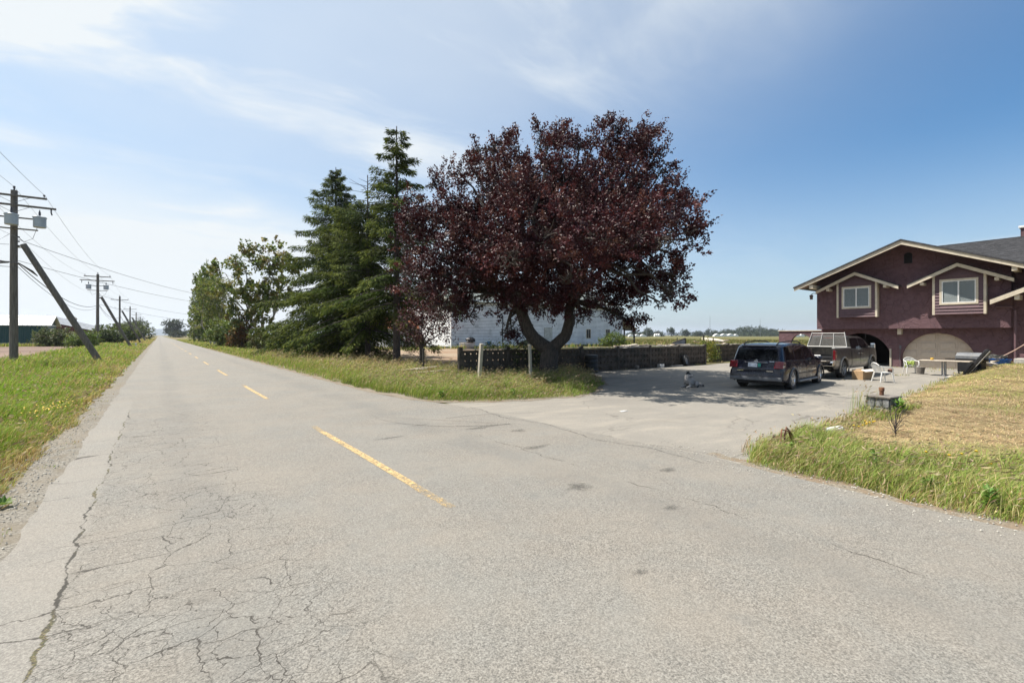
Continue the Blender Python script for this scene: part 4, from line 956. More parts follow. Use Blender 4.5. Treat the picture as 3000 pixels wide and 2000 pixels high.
for s_ in (1, -1):
    P = suv_side(s_)
    for u0, u1, nm in (((-2.30, -2.28), (-1.32, -1.36), 'rear_quarter_window'), ((-1.20, -1.24), (-.14, -.18), 'side_window'), ((-.05, -.08), (1.18, .50), 'side_window')):
        patch(MB(), P, u0, u1, 6, .06, .93).build(nm, CGLASS, suv, smooth=40)
    MB().tube([P(-2.35, -.02, .008)] + [P(x, -.01, .008) for x in np.linspace(-2.2, 1.2, 10)], .010, 5).build('window_trim', TRIMB, suv)
    MB().tube([(-2.2, s_ * .57, 1.77), (-2.05, s_ * .58, 1.86), (-1.0, s_ * .61, 1.915), (0, s_ * .60, 1.895), (.35, s_ * .57, 1.83), (.44, s_ * .57, 1.76)], .026, 6).build('roof_rail', TRIMB, suv, smooth=40)
    MB().ball((0, 0, 0), (.10, .14, .095), 12, 8).build('mirror', NAVY, suv, smooth=60, loc=(.98, s_ * 1.09, 1.16)); MB().tube([(0, 0, 0), (-.02, s_ * .12, .02)], .03, 6).build('mirror_arm', TRIMB, suv, loc=(.98, s_ * .92, 1.12))
    # fender flares and sill
    for xw in WX:
        fl = MB(); pts = []
        for k in range(15):
            a = math.pi * (k - 1) / 12; pts.append((xw + (AR + .005) * math.cos(a), s_ * (widf(xw) + .008), .385 + (AR + .005) * math.sin(a)))
        fl.tube(pts, .028, 6).build('wheel_arch', GREYTRIM if xw < 0 else NAVY, suv, smooth=50)
    MB().tube([(-1.1, s_ * .99, .30), (1.1, s_ * .99, .30)], .045, 8).build('running_board', STEEL, suv, smooth=50)
    MB().box(-1.1, 1.12, s_ * .975 - .008, s_ * .975 + .012, .60, .64).build('door_moulding', TRIMB, suv)
    for xx in (-.14, -1.28, 1.12): MB().box(xx, xx + .008, s_ * .972 - .004, s_ * .972 + .008, .42, 1.06).build('door_gap', BLACKM, suv)
    for xx in (-.98, .12): MB().box(xx, xx + .2, s_ * .95, s_ * .95 + s_ * .035, .95, .99).build('door_handle', NAVY, suv, bevel=.008)
    # tail lamp wraps round the corner
    tl = MB().prism([(-.10, .86), (.16, .90), (.20, 1.00), (.14, 1.12), (-.10, 1.14)], lambda u, v, a: (suv_shear(-2.60 + u, v) , s_ * a, v), .64, widf(-2.5) + .012).build('tail_lamp', REDL, suv, bevel=.02, seg=2)
    MB().prism([(-.106, .93), (.12, .95), (.12, .985), (-.106, .965)], lambda u, v, a: (suv_shear(-2.60 + u, v), s_ * a, v), .66, widf(-2.5) + .016).build('reverse_lamp', WLENS, tl)
xr = lambda z: suv_shear(-2.66, z)
def rear_quad(y0, y1, z0, z1, off, ins=.0):
    return MB().add([(xr(z0) - off, y0, z0), (xr(z0) - off, y1, z0), (xr(z1) - off, y1 - ins, z1), (xr(z1) - off, y0 + ins, z1), (xr(z0) + .01, y0, z0), (xr(z0) + .01, y1, z0), (xr(z1) + .01, y1 - ins, z1), (xr(z1) + .01, y0 + ins, z1)],
        [(0, 3, 2, 1), (4, 5, 6, 7), (0, 1, 5, 4), (1, 2, 6, 5), (2, 3, 7, 6), (3, 0, 4, 7)])
rear_quad(-.74, .74, 1.17, 1.60, .012, .07).build('rear_window', CGLASS, suv, bevel=.01)
MB().box(-2.42, -2.25, -.60, .60, 1.71, 1.74).build('spoiler', NAVY, suv, bevel=.015)
rear_quad(-.40, .40, 1.07, 1.10, .03).build('chrome_strip', CHROME, suv, bevel=.008)
pt = rear_quad(-.05, .27, .90, 1.05, .022).build('licence_plate', PLATEW, suv)
rear_quad(-.17, -.07, .905, 1.045, .02).build('sticker', TEAL, suv)
fc = bpy.data.curves.new('plate_lettering', 'FONT'); fc.body = 'AT 15A'; fc.size = .085; fc.extrude = .001; fc.align_x = 'CENTER'; fc.materials.append(PLATEB)
ftmp = bpy.data.objects.new('plate_lettering', fc); COL.objects.link(ftmp); bpy.context.view_layer.update()
fme = bpy.data.meshes.new_from_object(ftmp.evaluated_get(bpy.context.evaluated_depsgraph_get())); bpy.data.objects.remove(ftmp)
fo = link_mesh('plate_lettering', fme, PLATEB, pt); fo.location = (xr(.95) - .0265, .11, .945); fo.rotation_euler = (R_(90), 0, R_(-90))
em = MB()
em.tube([(xr(1.14) - .022, .055 * math.cos(2 * math.pi * k / 16), 1.14 + .055 * math.sin(2 * math.pi * k / 16)) for k in range(17)], .007, 5, cap=False)
for k in range(3): a = R_(90 + 120 * k); em.tube([(xr(1.14) - .024, 0, 1.14), (xr(1.14) - .024, .053 * math.cos(a), 1.14 + .053 * math.sin(a))], [.009, .003], 5)
em.build('emblem', CHROME, suv)
rear_quad(-.62, -.46, 1.115, 1.135, .022).build('badge', CHROME, suv)
bm_ = MB()
for k in range(12):
    y0, y1 = -.93 + k * .155, -.93 + (k + 1) * .155; fx = lambda y: -2.70 + .10 * (abs(y) / .93) ** 4
    bm_.add([(fx(y0), y0, .36), (fx(y1), y1, .36), (fx(y1) - .03, y1, .60), (fx(y0) - .03, y0, .60), (fx(y1) + .05, y1, .78), (fx(y0) + .05, y0, .78), (-2.4, y0, .78), (-2.4, y1, .78), (-2.4, y0, .36), (-2.4, y1, .36)],
        [(0, 3, 2, 1), (3, 5, 4, 2), (5, 6, 7, 4), (0, 1, 9, 8)])
bm_.build('rear_bumper', NAVY, suv, smooth=40)
rear_quad(-.90, .90, .37, .52, .065).build('bumper_skirt', GREYTRIM, suv, bevel=.03, seg=2)
rear_quad(-.60, .60, .79, .815, .06).build('bumper_step', TRIMB, suv)
for s_ in (1, -1): MB().box(-2.72, -2.60, s_ * .62 - (.22 if s_ > 0 else 0), s_ * .62 + (.22 if s_ < 0 else 0), .745, .765).build('bumper_strip', CHROME, suv)
MB().box(-2.35, 2.3, -.80, .80, .22, .42).build('underbody', BLACKM, suv)
for xw in WX:
    MB().box(xw - .43, xw + .43, -.72, .72, .40, .84).build('wheel_well', BLACKM, suv)
    for s_ in (1, -1): hb = wheel(suv, xw, s_ * .83, WRAD, .27, 'split'); hb.scale = (1 / 1.05, 1, 1 / .93); hb.location.z = WRAD / .93
wsh = MB().add([(1.38, -.66, 1.20), (1.38, .66, 1.20), (.80, .55, 1.67), (.80, -.55, 1.67)], [(0, 1, 2, 3)]); wsh.v = [(x + .012, y, z + .012) for x, y, z in wsh.v]; wsh.build('windscreen', CGLASS, suv)
for s_ in (1, -1): MB().ball((0, 0, 0), (.10, .17, .08), 12, 8).build('headlamp', WLENS, suv, smooth=60, loc=(2.38, s_ * .66, .85))

# grey two-tone pickup truck with headache rack
trk = thing('pickup_truck', 'grey and tan crew cab pickup truck with white rack nosed towards the garage', 'truck', (27.75, 9.78, Gz(27.7, 9.8)), R_(1.5))
TW = (-2.0, 2.0); TR = .415; TA = .53
ttop = lambda x: float(np.interp(x, [-.98, -.8, -.3, .6, 1.0, 1.25, 1.95, 2.2, 2.9, 3.05, 3.1], [1.93, 1.96, 1.98, 1.965, 1.92, 1.84, 1.42, 1.38, 1.33, 1.2, 1.05]))
twid = lambda x: float(np.interp(x, [-3.2, 2.5, 2.9, 3.1], [1.0, 1.0, .95, .82]))
def trk_sec(x):
    wv_ = twid(x); zt = ttop(x); bz = min(1.33, zt - .05); zb = arch_z(x, TW, TA, .43, .42); z1 = max(zb + .012, .60); z2 = max(zb + .024, .88)
    hh = max(0, zt - .07 - bz); wr = wv_ * .955 - .24 * hh
    return [(wv_ * .93, zb), (wv_ * 1.0, z1), (wv_ * 1.0, z2), (wv_ * .985, max(1.15, z2 + .01)), (wv_ * .955, max(bz, z2 + .02)), (wr, max(zt - .07, bz + .01)), (wr - .07, max(zt - .015, bz + .02)), (wr * .5, max(zt, bz + .03)), (0, max(zt + .005, bz + .035))]
loft('cab', stations(-.98, 3.1, TW, TA, 56), trk_sec, TRUCKP, trk, None, 28)
def bed_sec(x):
    zb = arch_z(x, TW, TA, .43, .46); return zb
for s_ in (1, -1):
    sd_ = MB(); st = stations(-3.12, -1.02, TW, TA, 40)
    for a, b in zip(st[:-1], st[1:]):
        for q0, q1 in (((0, 0), (1, .62)),):
            pass
        za, zb = bed_sec(a), bed_sec(b)
        prof = lambda z0: [(1.0 * .94, z0), (1.0, max(z0 + .01, .62)), (1.0, max(z0 + .02, .9)), (.985, max(1.15, z0 + .03)), (.955, 1.38), (.86, 1.40), (.86, max(z0, .62))]
        pa, pb = prof(za), prof(zb); k = len(sd_.v)
        sd_.v += [(a, s_ * y, z) for y, z in pa] + [(b, s_ * y, z) for y, z in pb]
        n = len(pa)
        for j in range(n - 1): sd_.f.append((k + j, k + j + 1, k + n + j + 1, k + n + j))
        if a == st[0]: sd_.f.append(tuple(k + j for j in range(n)))
        if b == st[-1]: sd_.f.append(tuple(k + n + j for j in reversed(range(n))))
    sd_.build('bed_side', TRUCKP, trk, smooth=28)
    MB().box(-3.14, -2.98, s_ * .955 - .055, s_ * .955 + .052, .86, 1.32).build('tail_lamp', REDL, trk, bevel=.025, seg=2)
    MB().box(-3.12, -1.0, s_ * .91 - .06, s_ * .91 + .06, 1.385, 1.435).build('bed_rail', ALU, trk, bevel=.012)
    for xw in TW:
        pts = [(xw + (TA + .01) * math.cos(math.pi * (k - 1) / 12), s_ * 1.012, .43 + (TA + .01) * math.sin(math.pi * (k - 1) / 12)) for k in range(15)]
        MB().tube(pts, .04, 6).build('fender_flare', simple('flare_tan%d%d' % (xw > 0, s_ > 0), (.27, .24, .20), .5), trk, smooth=50)
        wheel(trk, xw, s_ * .86, TR, .28, 'plain', STEEL)
    def TP(x, t, off, s_=s_):
        h = trk_sec(x); a, b = h[4], h[5]; return (x, s_ * (a[0] + (b[0] - a[0]) * t + off), a[1] + (b[1] - a[1]) * t)
    for u0, u1 in (((-.86, -.84), (.22, .20)), ((.32, .30), (1.62, 1.10))): patch(MB(), TP, u0, u1, 6, .06, .92).build('side_window', CGLASS, trk, smooth=40)
    for xx in (-.94, .27, 1.55): MB().box(xx, xx + .012, s_ * 1.0 - .004, s_ * 1.0 + .006, .60, 1.30).build('door_gap', BLACKM, trk)
    for xx in (-.02, .38): MB().box(xx, xx + .2, s_ * .985, s_ * 1.02, 1.10, 1.15).build('door_handle', CHROME, trk, bevel=.01)
    MB().box(1.18, 1.30, s_ * 1.10 - .02, s_ * 1.36 + .02, 1.36, 1.60).build('mirror', CHROME, trk, bevel=.035, seg=2); MB().tube([(1.25, s_ * .96, 1.40), (1.25, s_ * 1.2, 1.44)], .025, 6).build('mirror_arm', TRIMB, trk)
    MB().ball((0, 0, 0), (.08, .16, .12), 12, 8).build('headlamp', WLENS, trk, smooth=60, loc=(2.98, s_ * .74, 1.02))
MB().box(-3.05, -1.02, -.86, .86, .60, .68).build('bed_floor', BLACKM, trk)
MB().box(-1.06, -1.0, -.92, .92, .6, 1.36).build('bed_front', TRUCKP, trk)
MB().box(-3.72, -3.14, -.84, .84, .80, .86).build('tailgate', TRUCKP, trk, bevel=.015)
bp = MB().prism([(-.16, .60), (.06, .58), (.06, .80), (-.02, .82), (-.16, .76)], lambda u, v, a: (-3.22 + u, a, v), -.98, .98).build('rear_bumper', CHROME, trk, bevel=.02, seg=2)
MB().box(-3.0, 2.9, -.72, .72, .40, .60).build('chassis', BLACKM, trk)
for xw in TW: MB().box(xw - .5, xw + .5, -.74, .74, .45, .98 if xw < 0 else 1.0).build('wheel_well', BLACKM, trk)
MB().tube([(-2.0, -.75, .43), (-2.0, .75, .43)], .09, 8).build('rear_axle', BLACKM, trk)
# rack: sloping frame with three mesh panels
rk = MB(); rb, rt = (-1.22, .86, 1.44), (-1.02, .70, 2.10)
for s_ in (1, -1): rk.tube([(rb[0], s_ * rb[1], rb[2]), (rt[0], s_ * rt[1], rt[2] + .05)], .022, 8)
rk.tube([(rb[0], -.86, rb[2]), (rb[0], .86, rb[2])], .026, 8); rk.tube([(rt[0], -.72, rt[2]), (rt[0], .72, rt[2])], .02, 8)
for q in (-.30, .30): rk.tube([(rb[0], q, rb[2]), (rt[0], q * .82, rt[2])], .018, 8)
rack = rk.build('rack_frame', ALU, trk, smooth=50)
MESHM, t_ = newmat('wire_mesh')
oc = t_.n('ShaderNodeTexCoord').outputs['Object']; wvn = t_.n('ShaderNodeTexVoronoi', {'Vector': oc, 'Scale': 75.0}, feature='DISTANCE_TO_EDGE').outputs['Distance']
finish(t_, t_.n('ShaderNodeMixShader', {0: t_.mapr(wvn, .22, .12, 0, .55), 1: t_.n('ShaderNodeBsdfTransparent'), 2: t_.n('ShaderNodeBsdfPrincipled', {'Base Color': (.15, .145, .135, 1), 'Roughness': .6})}))
for y0, y1 in ((-.84, -.31), (-.29, .29), (.31, .84)):
    k0, k1 = .84, .84; MB().add([(rb[0] + .01, y0, rb[2] + .03), (rb[0] + .01, y1, rb[2] + .03), (rt[0] + .01, y1 * .83, rt[2] - .03), (rt[0] + .01, y0 * .83, rt[2] - .03)], [(0, 1, 2, 3)]).build('mesh_panel', MESHM, rack)
MB().box(-.99, -.96, -.22, .22, 1.84, 1.90).build('brake_lamp', REDL, trk, bevel=.01)
MB().add([(-.992, -.62, 1.40), (-.992, .62, 1.40), (-.992, .55, 1.80), (-.992, -.55, 1.80)], [(0, 1, 2, 3)]).build('rear_window', CGLASS, trk)
MB().tube([(1.5, -.85, 1.4), (1.5, -.85, 2.15)], .008, 5).build('aerial', BLACKM, trk)
ck = thing('cool_box', 'small white and blue cool box sitting on the lowered truck tailgate', 'cooler', (24.25, 9.45, Gz(24.2, 9.5) + .86), R_(20))
MB().box(-.2, .2, -.28, .28, 0, .17).build('base', BLUEP, ck, bevel=.02); MB().box(-.21, .21, -.29, .29, .17, .24).build('lid', WPLAST, ck, bevel=.02)

# ---------------------------------------------------------------- husky lying on the driveway
def make_dog():
    J = [((-.34, 0, .20), .125), ((-.10, 0, .22), .155), ((.04, 0, .25), .16), ((.09, 0, .35), .13), ((.10, .01, .43), .105), ((.09, .03, .495), .095),   # 0-5 pelvis.. skull
         ((.07, .14, .475), .058), ((.06, .23, .455), .034),                                                                                              # 6-7 muzzle
         ((.03, .02, .56), .032), ((.015, .02, .66), .007), ((.145, .03, .56), .032), ((.165, .03, .66), .007),                                           # 8-11 ears
         ((.07, .10, .15), .062), ((.05, .11, .055), .048), ((.24, .10, .040), .036), ((.33, .10, .034), .040),                                             # 12-15 left fore
         ((.07, -.10, .15), .062), ((.05, -.12, .055), .048), ((.24, -.12, .040), .036), ((.33, -.12, .034), .040),                                         # 16-19 right fore
         ((-.36, .14, .15), .095), ((-.20, .20, .10), .060), ((-.32, .24, .045), .040), ((-.14, .25, .035), .038),                                          # 20-23 left hind
         ((-.36, -.13, .15), .095), ((-.22, -.18, .10), .060), ((-.34, -.20, .045), .040), ((-.17, -.21, .035), .038),                                      # 24-27 right hind
         ((-.50, 0, .14), .060), ((-.66, .10, .07), .055), ((-.64, .26, .055), .045), ((-.54, .34, .05), .02)]                                              # 28-31 tail
    E = [(0, 1), (1, 2), (2, 3), (3, 4), (4, 5), (5, 6), (6, 7), (5, 8), (8, 9), (5, 10), (10, 11), (2, 12), (12, 13), (13, 14), (14, 15), (2, 16), (16, 17), (17, 18), (18, 19),
         (0, 20), (20, 21), (21, 22), (22, 23), (0, 24), (24, 25), (25, 26), (26, 27), (0, 28), (28, 29), (29, 30), (30, 31)]
    me = bpy.data.meshes.new('husky_dog'); me.from_pydata([j[0] for j in J], E, [])
    bm = bmesh.new(); bm.from_mesh(me); lay = bm.verts.layers.skin.verify(); bm.verts.ensure_lookup_table()
    for i, j in enumerate(J): bm.verts[i][lay].radius = (j[1], j[1])
    bm.verts[0][lay].use_root = True
    bm.to_mesh(me); bm.free()
    m, t = newmat('husky_fur')
    o = t.n('ShaderNodeTexCoord').outputs['Object']; sp = t.n('ShaderNodeSeparateXYZ', {0: o})
    nz = t.math('MULTIPLY', t.math('SUBTRACT', t.noise(o, 14, 3, .6), .5), .10)
    zz = t.math('ADD', sp.outputs[2], nz); xx = t.math('ADD', sp.outputs[0], nz)
    back = t.math('MULTIPLY', t.mapr(zz, .10, .15), t.mapr(xx, .17, .08))                # dark saddle
    cap = t.mapr(zz, .505, .53)                                                         # dark cap
    muz = t.math('MULTIPLY', t.mapr(sp.outputs[1], .08, .11), t.mapr(zz, .53, .50))
    nose = t.mapr(sp.outputs[1], .25, .258)
    dk = t.math('MAXIMUM', t.math('MULTIPLY', t.math('MAXIMUM', back, cap), t.math('SUBTRACT', 1.0, muz)), nose)
    c = t.mix(dk, (.30, .285, .275), (.012, .016, .018))
    b = t.n('ShaderNodeBump', {'Height': t.noise(o, 60, 4, .7), 'Strength': .7, 'Distance': .02})
    finish(t, t.n('ShaderNodeBsdfPrincipled', {'Base Color': c, 'Roughness': .9, 'Normal': b}))
    o = link_mesh('husky_dog', me, m)
    sk = o.modifiers.new('skin', 'SKIN')
    sk.use_smooth_shade = True
    sb = o.modifiers.new('sub', 'SUBSURF'); sb.levels = 2; sb.render_levels = 2
    return o
dog = make_dog(); dog.location = (16.35, 10.72, Gz(16.35, 10.7)); dog.rotation_euler = (0, 0, math.atan2(-.66, -.75) - YAW)
tag(dog, 'black and white husky lying with raised head in the tree shade', 'dog')
# ---------------------------------------------------------------- vegetation
def jitter(c, n, amt=.18):
    c = np.asarray(c, float); k = 1 + rng.normal(0, amt, (n, 1)); return np.clip(c * k * (1 + rng.normal(0, amt * .35, (n, 3))), .002, .9)
def pick(cols, n, p=None, amt=.18):
    cols = np.asarray(cols, float); i = rng.choice(len(cols), n, p=p); return np.clip(cols[i] * (1 + rng.normal(0, amt, (n, 1))) * (1 + rng.normal(0, amt * .3, (n, 3))), .002, .9)
def leaf_quads(P, D, N, L, W, C):
    """rhombic leaves: base P, direction D, face normal about N"""
    D = D / (np.linalg.norm(D, axis=1, keepdims=True) + 1e-9); S = np.cross(D, N); S /= (np.linalg.norm(S, axis=1, keepdims=True) + 1e-9)
    L = L[:, None]; W = W[:, None]; n = len(P)
    bend = np.cross(S, D) * L * .12
    V = np.stack([P, P + D * L * .45 + S * W * .5 - bend, P + D * L, P + D * L * .45 - S * W * .5 - bend], 1).reshape(-1, 3)
    F = np.arange(4 * n).reshape(n, 4); return V, F, np.repeat(C, 4, 0)
def unit(n):
    v = rng.normal(size=(n, 3)); return v / np.linalg.norm(v, axis=1, keepdims=True)
def limbs(name, polys, mat, parent, n=7):
    mb = MB()
    for pts, rr in polys: mb.tube(pts, rr, n if rr[0] > .06 else 5, cap=False)
    return mb.build(name, mat, parent, smooth=60)
def bez(p0, p1, bend, k=6, jit=.0):
    p0 = np.array(p0, float); p1 = np.array(p1, float); out = []
    for i in range(k + 1):
        t = i / k; q = p0 + (p1 - p0) * t + np.array(bend) * 4 * t * (1 - t)
        if 0 < i < k: q = q + rng.normal(0, jit, 3)
        out.append(tuple(q))
    return out
def crown(lobes, n_twigs, per, leaf, aspect, cols, probs=None, wind=(0, 0, 0), spread=.28, shell=.55, droop=0.0, amt=.22, upbias=.25, clump=0, clen=1.0, crad=.2):
    """leaf clusters on short twigs through the volume of several uneven lobes"""
    w_ = np.array([l[6] if len(l) > 6 else l[3] * l[4] * l[5] for l in lobes]); w_ = w_ / w_.sum(); which = rng.choice(len(lobes), n_twigs, p=w_)
    Lb = np.array([l[:6] for l in lobes])[which]
    u = unit(n_twigs); r = rng.random(n_twigs) ** .45; r = shell * .5 + (1 - shell * .5) * r
    r = r * (1 + .16 * np.sin(u[:, 0] * 5 + which) * np.sin(u[:, 1] * 6 + 2 * which) + rng.normal(0, .05, n_twigs))
    T = Lb[:, :3] + u * Lb[:, 3:] * r[:, None]
    if clump:            # gather the twigs on sprays that point outwards, leaving gaps between them
        m0 = max(1, n_twigs // clump); o0 = u[:m0] * np.array([1, 1, .7]) + np.array([0, 0, .35]) + np.array(wind) * 1.2; o0 /= np.linalg.norm(o0, axis=1, keepdims=True)
        j0 = rng.integers(0, m0, n_twigs); ext = (rng.random(n_twigs) - .35) * clen * np.minimum(1, Lb[j0, 3])
        T = T[:m0][j0] + o0[j0] * ext[:, None] + rng.normal(0, 1, (n_twigs, 3)) * crad * np.minimum(1, .4 + .6 * Lb[j0, 3:4]); u = u[:m0][j0]; which = which[:m0][j0]
    out = u * np.array([1, 1, .8]) + np.array([0, 0, upbias - droop]) + np.array(wind) + .45 * unit(n_twigs)
    out /= np.linalg.norm(out, axis=1, keepdims=True)
    tl = rng.uniform(.5, 1.25, n_twigs) * spread * 2
    P = np.repeat(T, per, 0); O = np.repeat(out, per, 0); m = len(P)
    P = P + O * (rng.random(m) * np.repeat(tl, per))[:, None] + rng.normal(0, spread * .30, (m, 3))
    D = O * .6 + unit(m) * .9 + np.array(wind) * .8 + np.array([0, 0, -.25 - droop])
    N = unit(m) + np.array([0, 0, .7])
    base = pick(cols, n_twigs, probs, amt * .8); Cc = np.repeat(base, per, 0) * (1 + rng.normal(0, amt * .6, (m, 1)))
    L = leaf * rng.uniform(.65, 1.3, m); W = L * aspect
    return leaf_quads(P, D, N, L, W, np.clip(Cc, .002, .9)), T
def merge(parts):
    V = []; F = []; C_ = []; k = 0
    for v, f, c in parts: V.append(v); F.append(f + k); C_.append(c); k += len(v)
    return np.concatenate(V), np.concatenate(F), np.concatenate(C_)

# --- big purple-leaved plum (local x = right of view, y = away)
PL = [(.062, .016, .020), (.045, .011, .016), (.088, .024, .026), (.030, .009, .014), (.11, .045, .038)]
def plum_tree():
    t = thing('plum_tree', 'big purple leaved tree with forked trunk standing by the block fence', 'tree', (14.7, 17.0, Gz(14.7, 17) - .05), -YAW)
    L = []
    def lobe(px, py, rx, rz, y=0, ry=None, dens=1.0):
        Z = 22.4 + y; k = Z / 22.4; rx, rz = rx * k, rz * k          # the lobe's own distance sets its true size
        if rx > .7: rx, rz = rx - .36, max(.3, rz - .46)
        x = (px - 1500) / 1400 * Z - 1.76; z = (982 - py) / 1400 * Z * .965 + 2.0; ry = ry or rx; L.append((x, y, z, rx, ry, rz, rx * ry * rz * dens))
    lobe(1290, 700, 1.9, 2.1, 0, 2.4, .75); lobe(1345, 570, 1.4, 1.4, .3, 1.8, .85); lobe(1240, 790, 1.4, 1.5, -.4, 1.8, .75); lobe(1315, 840, 1.8, 1.4, .2, 2.0, .75); lobe(1390, 640, 1.5, 1.6, .8, 1.8, .8); lobe(1400, 780, 1.5, 1.4, .6, 1.8, .8)
    lobe(1465, 520, 1.55, 1.75, 0, 2.4); lobe(1440, 690, 1.8, 1.9, -.8, 2.6, .9); lobe(1620, 520, 1.75, 2.1, 0, 2.6); lobe(1660, 470, 1.1, 1.5, .4, 1.6)
    lobe(1800, 500, 1.75, 2.0, 0, 2.4); lobe(1840, 430, 1.2, 1.25, .2, 1.5); lobe(1890, 560, 1.6, 1.7, -.8, 2.2); lobe(1960, 640, 1.5, 1.4, -2.5, 2.2); lobe(1930, 760, 1.4, 1.4, -2.5, 2.2)
    lobe(1995, 665, .70, .6, -4.5, 1.2); lobe(1950, 700, 1.0, .9, -4.5, 1.4); lobe(1958, 850, .62, .58, -3.5, .9, 1.2); lobe(1800, 800, 1.7, 1.5, -.3, 2.4); lobe(1640, 800, 1.9, 1.5, -1.2, 2.2); lobe(1500, 800, 1.6, 1.5, -1.2, 2.2)
    lobe(1420, 880, 1.2, .85, .2, 1.6, .7); lobe(1790, 910, .85, .55, 0, 1.2, .9); lobe(1830, 890, .6, .7, .2, .8)
    lobe(1560, 640, 1.9, 2.2, -3.0, 2.2); lobe(1740, 640, 2.2, 2.2, -3.0, 2.2); lobe(1640, 740, 2.0, 1.6, -3.4, 2.0); lobe(1500, 740, 1.6, 1.6, -3.2, 2.0); lobe(1850, 700, 1.7, 1.6, -3.2, 2.0); lobe(1420, 720, 1.3, 1.4, -2.8, 1.8, .8)
    lobe(1600, 690, 1.9, 1.7, -5.6, 1.9); lobe(1750, 690, 2.0, 1.7, -5.8, 1.9); lobe(1860, 680, 1.6, 1.5, -5.6, 1.8); lobe(1500, 750, 1.3, 1.2, -5.2, 1.6); lobe(1680, 800, 1.8, .9, -5.4, 1.8); lobe(1940, 700, 1.0, 1.0, -5.8, 1.4)
    lobe(1640, 600, 2.4, 2.2, 3.0, 2.8); lobe(1800, 640, 2.1, 2.1, 3.0, 2.6); lobe(1480, 660, 1.9, 1.9, 2.8, 2.4); lobe(1680, 660, 2.2, 1.9, 5.2, 2.2)
    lobe(1560, 860, 1.5, .85, -2.2, 1.8); lobe(1690, 860, 1.7, .9, -2.4, 1.8); lobe(1620, 880, 1.6, .7, 1.5, 2.2); lobe(1760, 850, 1.6, 1.0, 2.0, 2.0); lobe(1460, 840, 1.4, 1.0, 1.8, 2.0); lobe(1235, 690, .8, .9, 0, 1.2, .55); lobe(1270, 610, .8, .6, .2, 1.2, .65); lobe(1590, 420, .8, .8, 0, 1.2, .8); lobe(1910, 440, .7, .9, 0, 1.0, .9)
    lobe(1380, 800, 1.2, 1.0, -1.2, 1.8, .7); lobe(1350, 890, 1.0, .6, -.6, 1.6, .7); lobe(1600, 900, 1.3, .5, -1.0, 1.8); lobe(1720, 905, 1.3, .5, -.6, 1.8); lobe(1500, 880, 1.1, .6, -.2, 1.8); lobe(1850, 850, 1.0, .9, -.6, 1.6)
    lobe(1500, 955, .45, .45, 0, .6, .8); lobe(1485, 965, .3, .3, -.3, .4, .8)
    for (px, py, rx, rz) in ((1268, 520, .28, .34), (1292, 530, .3, .3), (1345, 490, .3, .35), (1372, 450, .3, .42), (1400, 425, .35, .4), (1440, 415, .3, .35), (1480, 410, .42, .42), (1512, 430, .25, .3), (1585, 405, .32, .5), (1612, 392, .28, .4), (1652, 400, .4, .42), (1700, 400, .35, .35), (1745, 395, .35, .35), (1790, 370, .35, .42), (1812, 362, .22, .28), (1850, 382, .35, .35), (1880, 376, .22, .42), (1902, 382, .22, .4), (1930, 425, .28, .32), (1945, 475, .32, .3), (1962, 525, .34, .32), (1985, 580, .36, .34), (1215, 640, .4, .4), (1195, 720, .35, .4), (1190, 800, .35, .4), (1215, 860, .4, .4), (1290, 905, .5, .35), (1380, 925, .5, .3), (1705, 930, .4, .3), (1830, 930, .4, .25)):
        lobe(px, py, rx * 1.15, rz * 1.15, rng.normal(0, .6), rx * 1.6, 2.6)
    for (px, py, rx, rz) in ((1985, 625, .38, .3), (2036, 662, .30, .18), (2020, 690, .28, .2), (1990, 740, .28, .3), (1985, 800, .24, .32), (1965, 850, .24, .26), (1935, 880, .25, .2)): lobe(px, py, rx, rz, -3.8 + rng.normal(0, .4), rx * 1.2, 3.0)
    (V, F, Cc), T = crown(L, 10200, 26, .112, .62, PL, [.3, .27, .17, .16, .10], wind=(.25, 0, .12), spread=.20, shell=.5, clump=11, clen=1.25, crad=.24)
    np_mesh('crown', V, F, PLUML, Cc, t)
    # trunk and limbs
    polys = []; fork = np.array([.05, 0, 1.25])
    polys.append(([(.02, 0, -.15), (-.02, 0, .25), (0, 0, .7), tuple(fork), (.0, 0, 1.6)], [.62, .50, .43, .42, .36]))
    mains = [((-1.35, .0, 3.3), (-.25, 0, -.15), .36), ((1.05, .1, 3.4), (.30, 0, -.15), .31)]
    ends = []
    for e, b_, r in mains:
        pts = bez(fork + np.array([0, 0, .05]), e, b_, 6, .05); polys.append((pts, list(np.linspace(r, r * .72, len(pts))))); ends.append((np.array(e), r * .62))
    for k, e, r in ((0, (-2.4, .1, 4.1), .20), (0, (-1.0, -1.0, 5.2), .20), (0, (-.6, 1.2, 5.0), .17), (1, (1.5, -1.6, 5.2), .20), (1, (.5, .6, 5.4), .19), (1, (2.4, .2, 4.9), .18), (1, (.2, -2.2, 5.0), .17)):
        pts = bez(mains[k][0], e, (0, 0, .12), 5, .07); polys.append((pts, list(np.linspace(r, r * .6, len(pts))))); ends.append((np.array(e), r * .6))
    for l in L:
        c = np.array(l[:3]); e, r = min(ends, key=lambda q_: np.linalg.norm(q_[0] - c) + .5 * max(0, q_[0][2] - c[2]))
        pts = bez(e, c, (0, 0, .25 + .1 * rng.random()), 5, .12); polys.append((pts, list(np.linspace(max(.06, r * .7), .035, len(pts)))))
        for k in range(16):
            u = unit(1)[0]; d = c + u * np.array(l[3:6]) * rng.uniform(.6, 1.0); pts = bez(c + u * .2, d, unit(1)[0] * .2, 4, .05); polys.append((pts, list(np.linspace(.022, .006, len(pts)))))
    limbs('trunk', polys, BARK, t)
    return t
plum_tree()
